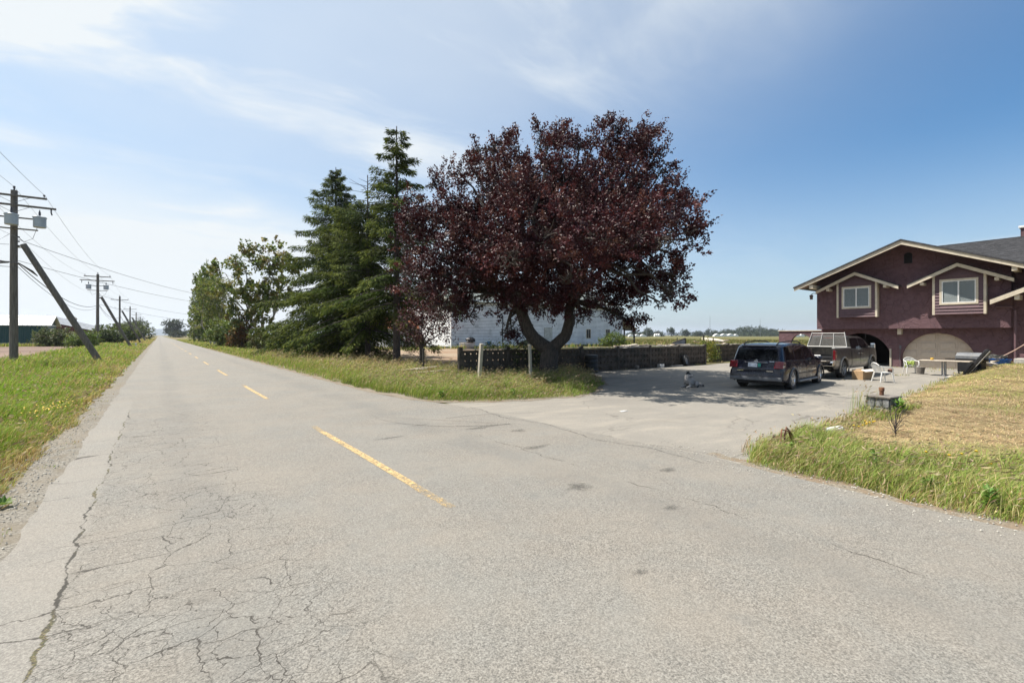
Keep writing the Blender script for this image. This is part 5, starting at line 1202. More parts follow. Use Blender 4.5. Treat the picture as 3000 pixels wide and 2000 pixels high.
def small_plum():
    t = thing('small_plum_tree', 'small sparse purple leaved tree on thin dark trunk beside the wooden posts', 'tree', (11.9, 24.7, Gz(12, 24.7) - .05), -YAW)
    L = [(-.2, 0, 2.3, 1.0, .8, .8), (.6, 0, 2.6, 1.0, .8, .8), (.1, 0, 3.3, 1.1, .9, .7), (1.3, .1, 2.2, .7, .6, .6), (-.8, 0, 2.8, .6, .6, .6)]
    (V, F, Cc), T = crown(L, 420, 9, .11, .6, PL, None, (.2, 0, 0), .24, .4)
    np_mesh('crown', V, F, PLUML, Cc, t)
    polys = [([(0, 0, -.1), (.02, 0, .8), (.0, 0, 1.5)], [.15, .12, .09])]
    for l in L:
        pts = bez((0, 0, 1.2), l[:3], (0, 0, .1), 4, .05); polys.append((pts, list(np.linspace(.055, .02, len(pts)))))
        for k in range(6): pts = bez(l[:3], np.array(l[:3]) + unit(1)[0] * np.array(l[3:6]), unit(1)[0] * .1, 3, .03); polys.append((pts, [.014, .01, .008, .005]))
    for k in range(10): a = rng.uniform(0, 6.3); pts = bez((0, 0, rng.uniform(.3, .9)), (math.cos(a) * 1.1, math.sin(a), rng.uniform(.2, 1.1)), (0, 0, .2), 4, .06); polys.append((pts, [.02, .016, .012, .009, .006]))
    limbs('trunk', polys, BARKD, t)
small_plum()

# --- spruces
def spruce(label, x, y, h, rad, clear, n_br, seed, cols, top_dead=0, density=1.0, lean=0.0, pointed=.9, trunk=.28, gap=0.0):
    global rng
    rng = np.random.default_rng(seed)
    t = thing('spruce_tree', label, 'tree', (x, y, Gz(x, y) - .05), 0, 'spruces in the row along the verge')
    polys = [([(0, 0, -.1), (lean * .2, 0, h * .3), (lean * .6, 0, h * .65), (lean, 0, h)], [trunk, trunk * .8, trunk * .42, .03])]
    P = []; D = []; Nn = []; Ls = []; Ws = []; Cs = []
    for i in range(n_br):
        f = (i + rng.random()) / n_br; z = clear + (h * .985 - clear) * f
        if rng.random() < gap: continue
        a = i * 2.39996 + rng.normal(0, .35)
        Lb = rad * (1 - f) ** pointed * rng.uniform(.45, 1.28) + .28
        if f < .12: Lb *= .75 + 2 * f
        bx = lean * z / h; d = np.array([math.cos(a), math.sin(a), 0]); up0 = .35 * f - .10; dr = -(.30 - .25 * f) * Lb
        k = max(4, int(Lb / .45)); pts = []
        for j in range(k + 1):
            s_ = j / k; pts.append(np.array([bx, 0, z]) + d * Lb * s_ + np.array([0, 0, up0 * Lb * s_ + dr * s_ * s_ * 1.1 + .22 * Lb * max(0, s_ - .7) ** 1.2]))
        dead = z > h - top_dead
        polys.append(([tuple(p) for p in pts], list(np.linspace(.05 * (1 - f) + .018, .008, k + 1))))
        if dead: continue
        m = int((Lb * 88 + 30) * density); s_ = rng.random(m) ** .75; s_ = .06 + .94 * s_
        pa = np.array(pts); ii = np.minimum((s_ * k).astype(int), k - 1); fr = (s_ * k - ii)[:, None]; B = pa[ii] * (1 - fr) + pa[ii + 1] * fr
        side = np.array([-d[1], d[0], 0]); sg = rng.choice([-1, 1], m)[:, None]
        # side sprays: wider in the middle of the branch, hanging
        ext = (rng.random(m) ** 1.3 * .55 * (.35 + .65 * (1 - s_)) * min(1.2, Lb * .35 + .25))[:, None]
        hang = rng.random(m)[:, None]
        B = B + side * sg * ext + np.array([0, 0, -1.0]) * (hang ** 2 * .42 * min(1., Lb * .4)) + rng.normal(0, .05, (m, 3))
        dd = d * .75 + side * sg * .55 + np.array([0, 0, -.35]) + unit(m) * .38 - np.array([0, 0, .6]) * hang
        P.append(B); D.append(dd); Nn.append(np.array([0, 0, 1.]) + unit(m) * .5)
        Ls.append(rng.uniform(.18, .42, m)); Ws.append(rng.uniform(.045, .095, m)); tip = (s_ > .72)[:, None]
        base = pick(cols[:2], 1, None, .15); Cs.append(np.where(tip & (rng.random((m, 1)) < .5), pick(cols[2:], m, None, .15), np.repeat(base, m, 0) * (1 + rng.normal(0, .18, (m, 1)))))
    V, F, Cc = leaf_quads(np.concatenate(P), np.concatenate(D), np.concatenate(Nn), np.concatenate(Ls), np.concatenate(Ws), np.clip(np.concatenate(Cs), .003, .6))
    np_mesh('foliage', V, F, NEEDLE, Cc, t); limbs('trunk', polys, BARKD, t, 8)
    return t
SPC = [(.044, .064, .017), (.060, .082, .020), (.14, .165, .032), (.115, .14, .028)]
spruce('tall slim spruce with thin top next to the purple tree', 13.1, 31.0, 16.3, 4.0, 3.6, 96, 21, SPC, density=1.15, pointed=.70, trunk=.27, gap=.14)
spruce('spruce with bare dead top between two taller spruces', 12.8, 35.8, 14.2, 5.4, 2.4, 110, 22, SPC, top_dead=2.0, density=1.15, pointed=.60, trunk=.22)
spruce('short bushy spruce in the middle of the row', 12.4, 40.4, 12.4, 5.8, 1.0, 100, 23, SPC, density=1.2, pointed=.58, trunk=.26)
spruce('broad tall spruce at the left of the row, foliage down to the ground', 13.4, 46.0, 17.8, 7.6, .8, 150, 24, [(.042, .064, .021), (.055, .078, .022), (.12, .145, .03), (.10, .125, .03)], density=1.25, pointed=.78, trunk=.33)

# --- other broadleaved trees
def broadleaf(name, label, x, y, lobes, cols, leaf, n_tw, per, trunk, stems, bark=BARK, probs=None, aspect=.6, spread=.3, shell=.5, wind=(.1, 0, 0), group=None, twigs=3, upbias=.25, cat='tree', clump=0):
    t = thing(name, label, cat, (x, y, Gz(x, y) - .05), -YAW, group)
    (V, F, Cc), T = crown(lobes, n_tw, per, leaf, aspect, cols, probs, wind, spread, shell, upbias=upbias, clump=clump, clen=2.2 * spread + .3, crad=spread * .9)
    np_mesh('crown', V, F, LEAF, Cc, t)
    polys = []
    for (bx, by, fork, r) in stems: polys.append(([(bx, by, -.1), (bx * .6 + fork[0] * .4, by * .6 + fork[1] * .4, fork[2] * .5), fork], [r * 1.2, r, r * .8]))
    for l in lobes:
        st = min(stems, key=lambda s_: np.linalg.norm(np.array(s_[2]) - np.array(l[:3])))
        pts = bez(st[2], l[:3], (0, 0, .06 * l[2]), 5, .02 * l[2]); polys.append((pts, list(np.linspace(st[3] * .6, st[3] * .18, len(pts)))))
        for k in range(twigs):
            e = np.array(l[:3]) + unit(1)[0] * np.array(l[3:6]) * .85; pts = bez(l[:3], e, unit(1)[0] * .2, 3, .1); polys.append((pts, list(np.linspace(st[3] * .16, st[3] * .05, 4))))
    limbs('trunk', polys, bark, t)
    return t
rng = np.random.default_rng(31)
CAT = [(.13, .165, .034), (.16, .17, .040), (.10, .135, .03), (.17, .145, .045)]
L = []
for (px, py, rx, rz, y) in [(715, 760, 1.9, 1.3, 0), (660, 800, 1.7, 1.2, 0), (780, 740, 2.0, 1.4, .5), (820, 790, 2.0, 1.8, 0), (735, 850, 2.6, 1.5, -1), (650, 870, 1.7, 1.2, 0), (800, 870, 2.4, 1.6, 0), (850, 800, 1.8, 2.0, .5), (690, 930, 1.8, 1.2, 0), (780, 930, 2.0, 1.3, 0), (630, 830, 1.2, .7, .3)]:
    L.append(((px - 767) / 22.2, y, (1024 - py) / 22.2, rx, rx, rz))
broadleaf('maple_tree', 'open crowned tree with brownish green leaf clumps left of the spruces', 10.9, 70, L, CAT, .34, 800, 13, .3, [(0, 0, (.1, 0, 3.6), .26), (.3, .2, (-1.5, 0, 4.2), .18), (-.2, 0, (1.4, .3, 4.5), .18)], BARKP, None, .75, .36, .6, clump=7)
broadleaf('copper_shrub', 'reddish brown leafy shrub under the open crowned tree', 8.8, 72, [(0, 0, 1.6, 1.5, 1.2, 1.5), (.4, 0, 3.2, 1.2, 1.0, 1.2), (-.6, 0, 1.2, 1.2, 1.0, 1.0), (1.5, 0, 1.6, 1.3, 1.2, 1.4)], [(.12, .055, .022), (.15, .085, .03), (.075, .07, .022)], .22, 500, 12, .1, [(0, 0, (0, 0, .8), .08)], BARKD, cat='shrub')
broadleaf('green_shrub', 'mid green roadside shrub left of the reddish brown shrub', 8.3, 82, [(0, 0, 1.5, 1.8, 1.4, 1.4), (-1.2, 0, 2.6, 1.5, 1.2, 1.6), (1.2, 0, 2.6, 1.4, 1.2, 1.5), (-2.0, 0, 1.0, 1.1, 1.0, .9)], [(.12, .165, .035), (.09, .13, .03), (.15, .18, .045)], .26, 480, 12, .1, [(0, 0, (0, 0, .8), .08)], BARKD, cat='shrub')
broadleaf('dark_shrub', 'dark green undergrowth shrub between the open crowned tree and the spruces', 10.4, 61, [(0, 0, 1.3, 1.6, 1.3, 1.3), (1.8, 0, 1.6, 1.5, 1.2, 1.5), (-1.3, 0, 1.2, 1.2, 1.0, 1.1), (3.0, 0, 1.2, 1.2, 1.0, 1.1)], [(.06, .085, .025), (.09, .11, .03), (.075, .07, .028)], .22, 560, 12, .1, [(0, 0, (0, 0, .7), .08)], BARKD, cat='shrub')
broadleaf('bramble_shrub', 'low bushy green shrub at the foot of the broad spruce', 10.6, 50, [(0, 0, .9, 1.3, 1.0, .9), (1.4, 0, .8, 1.1, 1.0, .8), (-1.3, 0, .7, 1.0, .9, .7)], [(.05, .08, .022), (.075, .10, .028)], .16, 380, 12, .1, [(0, 0, (0, 0, .4), .05)], BARKD, cat='shrub')
L = []
for (px, py, rx, rz) in [(600, 850, 1.6, 1.8), (625, 880, 1.9, 1.7), (650, 840, 1.7, 1.6), (590, 910, 1.6, 1.2), (640, 930, 2.0, 1.3), (665, 890, 1.6, 1.4), (575, 955, 1.1, .8)]:
    L.append(((px - 627) / 15.9, 0, (1012 - py) / 15.9, rx, rx, rz))
broadleaf('birch_tree', 'thin pale stemmed tree in front of the poplars', 8.2, 103, L, [(.16, .19, .04), (.12, .15, .035), (.19, .20, .05)], .30, 440, 12, .2, [(0, 0, (.2, 0, 3.5), .16), (-.6, .2, (-2.2, 0, 3.6), .12), (.5, 0, (1.5, 0, 3.8), .12)], BARKP, twigs=5)
POPC = [(.12, .165, .035), (.15, .19, .042), (.09, .125, .03)]
for i, (x, y, h, lab) in enumerate(((8.6, 150, 17.5, 'tallest upright poplar at the far left end of the tree row'), (9.6, 141, 18.6, 'upright poplar directly right of the tallest poplar'), (10.6, 132, 15.0, 'shorter upright poplar nearest in the poplar clump'))):
    Lp = [(rng.normal(0, .35), rng.normal(0, .3), h * f, 2.5 * (1 - .55 * abs(f - .40) / .6) * rng.uniform(.85, 1.1), 2.4, h * .12) for f in np.linspace(.10, .95, 9)]
    broadleaf('poplar_tree', lab, x, y, Lp, POPC, .42, 720, 12, .3, [(0, 0, (0, 0, h * .25), .25)], BARK, upbias=1.1, group='poplars at the end of the row', twigs=2)
# far trees at the end of the road and along it
FARG = [(.035, .05, .026), (.048, .062, .028), (.03, .042, .022)]
def fartree(name, label, x, y, h, wd, seed, cols=FARG, n=420, leaf=1.0, cat='tree', group=None, low=.12):
    global rng
    rng = np.random.default_rng(seed)
    Lp = [(rng.normal(0, wd * .22), rng.normal(0, wd * .2), h * rng.uniform(low + .2, .85), wd * rng.uniform(.2, .34), wd * .3, h * rng.uniform(.14, .22)) for _ in range(9)] + [(0, 0, h * .5, wd * .36, wd * .36, h * .36), (0, 0, h * .82, wd * .2, wd * .2, h * .17), (0, 0, h * (low + .18), wd * .4, wd * .4, h * .16)]
    return broadleaf(name, label, x, y, Lp, cols, leaf, n, 9, .4, [(0, 0, (0, 0, h * .3), h * .022)], BARKD, spread=leaf * .9, twigs=0, group=group, cat=cat)
fartree('oak_tree', 'large dark round tree standing beyond the end of the road', 11, 560, 17.5, 15, 41, n=620, leaf=1.0)
fartree('hedge_tree', 'low dark tree under the large round tree at the road end', 13, 500, 5.5, 14, 42, n=300, leaf=.8)
fartree('field_tree', 'grey green tree right of the large round tree at road end', 34, 640, 9, 14, 43, n=300, leaf=1.0)
for i, (x, y, h, wd) in enumerate(((-9, 300, 8, 10), (-11, 345, 10, 14), (-13, 400, 13, 16), (-8, 260, 5.5, 9), (-16, 480, 13, 20))):
    fartree('roadside_tree', ['second nearest tree of the line left of the distant road', 'rounded tree in the middle of the line left of the distant road', 'tall dark tree in the line left of the distant road', 'lowest nearest tree of the line left of the distant road', 'farthest tree of the line left of the distant road'][i], x, y, h, wd, 50 + i, [(.08, .105, .035), (.10, .125, .04), (.065, .08, .03)], 360, .7, group='trees left of the far road')
# shrubs on the left
ELD = [(.065, .085, .032), (.09, .115, .04), (.12, .145, .06), (.24, .23, .16)]
rng = np.random.default_rng(61)
broadleaf('elder_shrub', 'big dark shrub with pale flower heads in front of the green barn', -13.6, 107, [(0, 0, 1.3, 1.9, 1.5, 1.2), (-1.3, 0, 1.7, 1.4, 1.3, 1.1), (1.3, 0, 1.6, 1.4, 1.2, 1.1), (2.3, 0, .9, .9, .9, .8), (-2.3, 0, .9, 1.0, .9, .8)], ELD, .24, 560, 12, .1, [(0, 0, (0, 0, .6), .08)], BARKD, [.4, .3, .2, .1], cat='shrub')
broadleaf('elder_shrub', 'green shrub right of the leaning pole brace, below the second utility pole', -8.9, 92, [(0, 0, 1.0, 1.3, 1.2, 1.0), (.9, 0, 1.3, 1.2, 1.1, 1.0), (-1.1, 0, .8, 1.0, .9, .8)], [(.11, .16, .035), (.08, .12, .03), (.15, .19, .05)], .2, 420, 12, .1, [(0, 0, (0, 0, .5), .07)], BARKD, cat='shrub')
broadleaf('elder_shrub', 'dark bushy shrub behind the second pole brace', -8.6, 125, [(0, 0, 1.5, 1.8, 1.8, 1.4), (-1.0, 0, 2.6, 1.0, 1.2, 1.2), (1.6, 0, 1.3, 1.5, 1.5, 1.1)], [(.075, .105, .035), (.10, .13, .04), (.06, .08, .028)], .3, 460, 12, .1, [(0, 0, (0, 0, .6), .08)], BARKD, cat='shrub')
broadleaf('elder_shrub', 'rounded green shrub far along the left verge', -8.4, 172, [(0, 0, 2.2, 2.8, 2.2, 2.0), (2.0, 0, 1.8, 2.2, 2, 1.7), (-2.0, 0, 3.2, 2.2, 2.0, 1.8)], [(.09, .13, .035), (.12, .155, .04), (.08, .10, .035)], .42, 460, 12, .1, [(0, 0, (0, 0, .6), .08)], BARKD, cat='shrub')
broadleaf('weed_bush', 'light green weed bush in front of the white barn porch', 66, 58.5, [(0, 0, 1.1, 1.6, 1.3, 1.2), (1.4, 0, .8, 1.1, 1, .8), (-1.5, 0, .7, 1.0, 1, .7)], [(.13, .17, .035), (.10, .14, .03)], .25, 300, 12, .1, [(0, 0, (0, 0, .5), .05)], BARKD, cat='shrub')
broadleaf('weed_bush', 'yellow green weed bush growing in the fence gap', 32.6, 19.9, [(0, 0, .6, .5, .5, .6), (.1, 0, 1.1, .4, .4, .4)], [(.16, .19, .035), (.10, .14, .03), (.26, .24, .04)], .10, 220, 12, .1, [(0, 0, (0, 0, .4), .03)], BARKD, cat='shrub')
broadleaf('weed_bush', 'dark leafy thicket behind the left end of the block fence', 13.6, 19.6, [(0, 0, .9, .8, .5, .5), (1.5, 0, 1.1, .7, .5, .5)], [(.09, .12, .03), (.06, .08, .025)], .10, 200, 12, .1, [(0, 0, (0, 0, .4), .03)], BARKD, cat='shrub')

# --- grass: blades with a lean, colours in patches
def inview(x, y, mg=350):
    X = x * RGT[0] + y * RGT[1]; Z = x * FWD[0] + y * FWD[1]; p = 1500 + 1400 * X / np.maximum(Z, .1); return (Z > .8) & (p > -mg) & (p < 3000 + mg)
def blades(P, h, wd, lean, yaw, C, tipC=None):
    n = len(P); s_ = np.stack([np.cos(yaw), np.sin(yaw), 0 * yaw], 1) * wd[:, None] * .5; up = np.array([0, 0, 1.])
    Lv = np.concatenate([lean, np.zeros((n, 1))], 1); ln = np.linalg.norm(lean, axis=1, keepdims=True) / (h[:, None] + 1e-6)
    vz = h[:, None] / np.sqrt(1 + ln ** 2)
    mid = P + up * vz * .58 + Lv * .34; tip = P + up * vz * .92 + Lv
    V = np.stack([P - s_, P + s_, mid - s_ * .8, mid + s_ * .8, tip], 1).reshape(-1, 3)
    b = (np.arange(n) * 5)[:, None]; F = np.concatenate([b + np.array([[0, 1, 3]]), b + np.array([[0, 3, 2]]), b + np.array([[2, 3, 4]])], 1).reshape(-1, 3)
    Cv = np.repeat(C, 5, 0).reshape(n, 5, 3).copy()
    if tipC is not None: Cv[:, 4] = tipC
    return V, F, Cv.reshape(-1, 3)
def sample(x0, x1, y0, y1, dens, mask, lod=None):
    n = int((x1 - x0) * (y1 - y0) * dens); x = rng.uniform(x0, x1, n); y = rng.uniform(y0, y1, n); k = mask(x, y) & inview(x, y)
    d = np.hypot(x, y)
    if lod: k &= rng.random(n) < np.clip((lod / d) ** 1.35, 0, 1)
    return x[k], y[k], d[k]
GR = np.array([(.15, .225, .035), (.19, .27, .042), (.12, .18, .032), (.22, .27, .06)]); DRY = np.array([(.40, .33, .17), (.48, .39, .21), (.33, .25, .13), (.34, .21, .11)]); OLV = np.array([(.25, .26, .075), (.31, .29, .10), (.21, .24, .06)])
WIND = RGT * .8 + FWD * .1
def grass(name, label, pieces):
    V, F, Cc = merge(pieces); return tag(np_mesh(name, V, F, GRASS, Cc), label, 'grass', kind='stuff')
def tuft_noise(x, y, s=1.): return wob(x, y, s) * .6 + wob(y + 3.1, x - 1.7, s * 2.3) * .4
def mk(x, y, d, h, wd, leanf, dryp, green=GR, heads=.0, zoff=-.02, lodw=9.0):
    n = len(x); r = rng.random(n); hv = h * rng.uniform(.55, 1.25, n)
    C_ = np.where((r < dryp)[:, None], pick(DRY, n), np.where((r < dryp + .28)[:, None], pick(OLV, n), pick(green, n)))
    cl1 = tuft_noise(x * 1.0 + 11, y, 2.6); cl2 = tuft_noise(x, y + 7, .9); hv = hv * np.clip(1 + .50 * cl1 + .32 * cl2, .28, 1.9); C_ = np.clip(C_ * (1 + .22 * cl2[:, None] * np.array([.7, 1.0, .5]) + .15 * cl1[:, None]), .01, .8)
    z = gz(x, y) + zoff; P = np.stack([x, y, z], 1); ww = wd * np.maximum(1, d / lodw) * rng.uniform(.6, 1.3, n)
    a = rng.normal(0, .8, n); dirn = np.stack([WIND[0] * np.cos(a) - WIND[1] * np.sin(a), WIND[0] * np.sin(a) + WIND[1] * np.cos(a)], 1)
    lean = dirn * (hv * leanf * rng.uniform(.4, 1.3, n))[:, None]
    out = [blades(P, hv, ww, lean, rng.uniform(0, 6.3, n), C_, np.clip(C_ * 1.15 + .02, 0, .8))]
    if heads > 0:     # seed heads on the tall stems
        k = np.where(rng.random(n) < heads)[0]; m = len(k)
        if m:
            ln = np.linalg.norm(lean[k], axis=1) / hv[k]; vz = hv[k] / np.sqrt(1 + ln ** 2); tip = P[k] + np.array([0, 0, 1.]) * (vz * .92)[:, None] + np.concatenate([lean[k], np.zeros((m, 1))], 1)
            D = np.concatenate([lean[k], np.zeros((m, 1))], 1) + np.array([0, 0, .05]); V, F, Cq = leaf_quads(tip - D * .1, D, unit(m), np.full(m, .085) * rng.uniform(.7, 1.4, m), ww[k] * 3.2, pick([(.36, .29, .17), (.30, .22, .15), (.26, .23, .12)], m))
            F3 = np.concatenate([F[:, [0, 1, 2]], F[:, [0, 2, 3]]], 0); out.append((V, F3, Cq))
    return out
rng = np.random.default_rng(71)
# right-hand lawn: tall wind-bent fringe by the road, mown hay behind it
lawnm = lambda x, y: (y < lawn_edge(x) - .02 + .12 * tuft_noise(x, y, 1.5)) & (x > road_right(y) + .16 + .16 * tuft_noise(x, y, 1.3))
def tallm(x, y): 
    edge = road_right(y) + 2.7 + .75 * tuft_noise(x, y, .8) + 1.1 * sm(1.5, -1.5, y)
    return lawnm(x, y) & (x < edge)
pcs = []
x, y, d = sample(6.6, 12.5, -3, 4.4, 2300, tallm); k = tuft_noise(x, y, .8)
pcs += mk(x, y, d, .36 * (.7 + .5 * sm(-.6, .6, k)) * (.3 + .7 * sm(0, .55, x - road_right(y) - .1)), .0055, 1.0, np.clip(.10 - .18 * k + .22 * sm(.9, .2, x - road_right(y)), .03, .5), heads=.03, lodw=6)
x, y, d = sample(6.6, 12.5, -3, 4.4, 90, tallm)
pcs += mk(x, y, d, np.full(len(x), .44), .004, .9, np.full(len(x), .5), heads=.6, lodw=6)
grass('roadside_grass', 'tall wind bent grass fringe between road and mown lawn', pcs)
pcs = []
x, y, d = sample(8, 37.2, -6, 6.9, 620, lambda x, y: lawnm(x, y) & ~tallm(x, y), 13); n = len(x); k = tuft_noise(x, y, .5)
g_ = sm(-.1, .6, k + .5 * sm(18, 28, x))[:, None] * .75
C_ = np.where(rng.random((n, 1)) < g_, pick(OLV, n, None, .2), pick([(.44, .35, .19), (.52, .42, .24), (.32, .24, .13), (.40, .285, .165)], n, None, .2))
k2 = tuft_noise(x + 5, y, .33)[:, None]; C_ = np.clip(C_ * (1 + .30 * k2 * np.array([1.0, .95, .8])) * np.where(tuft_noise(x, y + 3, 1.1)[:, None] > .62, np.array([.55, .5, .5]), 1.0), .01, .8); hv = rng.uniform(.05, .14, n); a = rng.normal(.6, 1.0, n); ln = rng.uniform(.08, .36, n)
pcs.append(blades(np.stack([x, y, gz(x, y) + rng.uniform(-.01, .035, n) + .10 * np.clip(tuft_noise(x, y, 1.5), 0, 1) + .05 * np.clip(tuft_noise(x, y + 2, 3.5), 0, 1)], 1), hv * .6, .006 * np.maximum(1, d / 9), np.stack([np.cos(a), np.sin(a)], 1) * ln[:, None], a + 1.57, C_))
x, y, d = sample(8, 37.2, -6, 6.9, 130, lambda x, y: lawnm(x, y) & ~tallm(x, y) & (tuft_noise(x, y, .55) > .1), 13)
pcs += mk(x, y, d, np.full(len(x), .10), .007, .6, np.full(len(x), .35), lodw=9)
grass('mown_hay', 'dry mown hay strewn over the lawn with green stubble', pcs)
# grass round the pillar and the lawn's driveway edge
pcs = []
x, y, d = sample(13.2, 16.4, 3.0, 4.75, 900, lambda x, y: (y < lawn_edge(x) + .12) & (y > lawn_edge(x) - .75 + .2 * tuft_noise(x, y, 2)))
pcs += mk(x, y, d, .26 * (1 - .45 * np.abs(x - 14.5) / 1.9), .006, .4, np.full(len(x), .15), heads=.08, lodw=9)
x, y, d = sample(14.0, 15.2, 4.2, 4.8, 120, lambda x, y: x > 0); pcs += mk(x, y, d, np.full(len(x), .62), .004, .25, np.full(len(x), .3), heads=.5, lodw=9)
x, y, d = sample(16, 34, 4.2, 6.6, 160, lambda x, y: (np.abs(y - lawn_edge(x) + .1) < .3 + .2 * tuft_noise(x, y, 2)), 16); pcs += mk(x, y, d, np.full(len(x), .13), .007, .5, np.full(len(x), .45))
x, y, d = sample(7.2, 13.5, 3.2, 4.6, 420, lambda x, y: (np.abs(y - lawn_edge(x) + .15) < .32 + .2 * tuft_noise(x, y, 2))); pcs += mk(x, y, d, np.full(len(x), .24), .0055, .6, np.full(len(x), .45), heads=.2, lodw=7)
grass('edge_grass', 'grass growing round the stone pillar and along the driveway edge', pcs)
# planted corner and verge right of the road
verm = lambda x, y: (y > verge_front(x) + .05 + .14 * tuft_noise(x, y, 1.7)) & (x > road_right(y) + .08 + .15 * tuft_noise(x, y, 1.4)) & (y > 10.5)
pcs = []
x, y, d = sample(5.3, 18.6, 10.6, 18.7, 900, lambda x, y: verm(x, y), 15); k = tuft_noise(x, y, .7); fr = sm(0, 1.0, y - verge_front(x)) 
pcs += mk(x, y, d, (.20 + .17 * sm(-.5, .6, k) + .10 * sm(2, 4.5, y - verge_front(x))) * (.45 + .55 * fr) * sm(19, 15, x), .0065, .75, np.clip(.05 + .20 * sm(.2, -.6, k), 0, .5), heads=.05)
x, y, d = sample(5.3, 17, 11, 18.6, 120, lambda x, y: verm(x, y) & (tuft_noise(x, y, .7) > -.3) & (y > verge_front(x) + .8)); pcs += mk(x, y, d, np.full(len(x), .52), .005, .95, np.full(len(x), .35), heads=.6)
x, y, d = sample(5.6, 14, 18.6, 48, 34, lambda x, y: verm(x, y) & (x > road_right(y) + 1.0), 22); pcs += mk(x, y, d, np.full(len(x), .62), .006, .95, np.full(len(x), .5), heads=.9)
x, y, d = sample(5.2, 14.5, 18.6, 60, 420, lambda x, y: verm(x, y) & (x < 9.5 + 3.2 * sm(40, 19, y) + .8 * tuft_noise(x, y, .6)), 15); k = tuft_noise(x, y, .6)
pcs += mk(x, y, d, .36 * (.7 + .5 * sm(-.5, .6, k)) * (.5 + .5 * sm(0, 1.0, x - road_right(y))), .0065, .75, np.clip(.10 + .2 * k, .02, .6), heads=.06)
x, y, d = sample(5.2, 14, 60, 230, 90, lambda x, y: verm(x, y) & (x < 12 + tuft_noise(x, y, .4)), 30)
pcs += mk(x, y, d, .38 * (.5 + .5 * sm(0, 1.2, x - road_right(y))), .008, .7, np.full(len(x), .25))
grass('verge_grass', 'tall green verge grass along the right side of the road', pcs)
# verge left of the road
lefm = lambda x, y: (x < -1.48 - .20 * tuft_noise(x, y, 1.2) - .12 * tuft_noise(x, y, 3.) )
pcs = []
x, y, d = sample(-6.5, -1.2, 5.5, 30, 1500, lambda x, y: lefm(x, y) & (x > -.235 * y - .6), 9); k = tuft_noise(x, y, .55); dry = np.clip(.06 + .50 * sm(.1, .6, tuft_noise(x + 4, y, .8)) * sm(-3.6, -2.0, x) + .3 * sm(-1.9, -1.4, x) + .22 * sm(-3.0, -1.7, x), 0, .85)
pcs += mk(x, y, d, (.30 + .26 * sm(-.5, .6, k)) * (.30 + .70 * sm(-1.4, -2.4, x)), .0060, .8, dry, np.array([(.16, .27, .03), (.20, .31, .04), (.12, .21, .028)]), heads=.06, lodw=7)
x, y, d = sample(-16, -1.2, 28, 130, 170, lambda x, y: lefm(x, y) & (x > -.225 * y - 1.0) & ((x > -8.6) | (y < 45)), 25); k = tuft_noise(x, y, .35)
pcs += mk(x, y, d, .52 * (.6 + .6 * sm(-.5, .6, k)) * (.35 + .65 * sm(-1.4, -2.6, x)), .008, .8, np.clip(.12 + .45 * sm(-5.0, -2.2, x) * sm(-.2, .5, tuft_noise(x, y, .3)), 0, .85), np.array([(.16, .26, .035), (.19, .29, .04), (.13, .20, .03)]), heads=.05, lodw=10)
x, y, d = sample(-10, -1.2, 130, 330, 25, lambda x, y: lefm(x, y), 60); pcs += mk(x, y, d, np.full(len(x), .45), .010, .6, np.full(len(x), .6), lodw=12)
x, y, d = sample(-60, -8, 108, 118, 40, lambda x, y: x > -.3 * y, 60); pcs += mk(x, y, d, np.full(len(x), .5), .012, .4, np.full(len(x), .2), lodw=12)
grass('meadow_grass', 'lush green and straw coloured grass on the left roadside', pcs)
# weeds on the gravel shoulder and yard edges
pcs = []
x, y, d = sample(-1.75, -1.12, 4, 26, 260, lambda x, y: tuft_noise(x, y, 2.2) > .2, 9); pcs += mk(x, y, d, np.full(len(x), .06), .006, .5, np.full(len(x), .4), lodw=7)
x, y, d = sample(18, 40, 18.1, 20.5, 90, lambda x, y: tuft_noise(x, y, 1.1) > .25, 20); pcs += mk(x, y, d, np.full(len(x), .12), .008, .4, np.full(len(x), .7))
x, y, d = sample(29, 37.5, 7.0, 10.2, 60, lambda x, y: (x > 36.9) | ((np.abs(y - 7.6) < .3) & (tuft_noise(x, y, 1) > .2)), 25); pcs += mk(x, y, d, np.full(len(x), .10), .008, .4, np.full(len(x), .5))
x, y, d = sample(10, 80, 55, 66, 9, lambda x, y: tuft_noise(x, y, .5) > .1, 60); pcs += mk(x, y, d, np.full(len(x), .7), .012, .4, np.full(len(x), .3), lodw=12)
grass('sparse_weeds', 'sparse low weeds on the gravel shoulder and round the yard', pcs)
# crop rows in the field
x, y, d = sample(43, 200, 22, 150, 5.5, lambda x, y: (x > 84) | (y < 46) , 55); n = len(x)
C_ = pick([(.13, .14, .04), (.19, .165, .06), (.10, .12, .035), (.24, .19, .09)], n); a = rng.uniform(0, 6.3, n)
pcs = [blades(np.stack([x, y, gz(x, y)], 1), rng.uniform(.3, .65, n), .10 * np.maximum(1, d / 50), np.stack([np.cos(a), np.sin(a)], 1) * .25, rng.uniform(0, 6.3, n), C_)]
grass('crop_plants', 'low olive green crop covering the field', pcs)
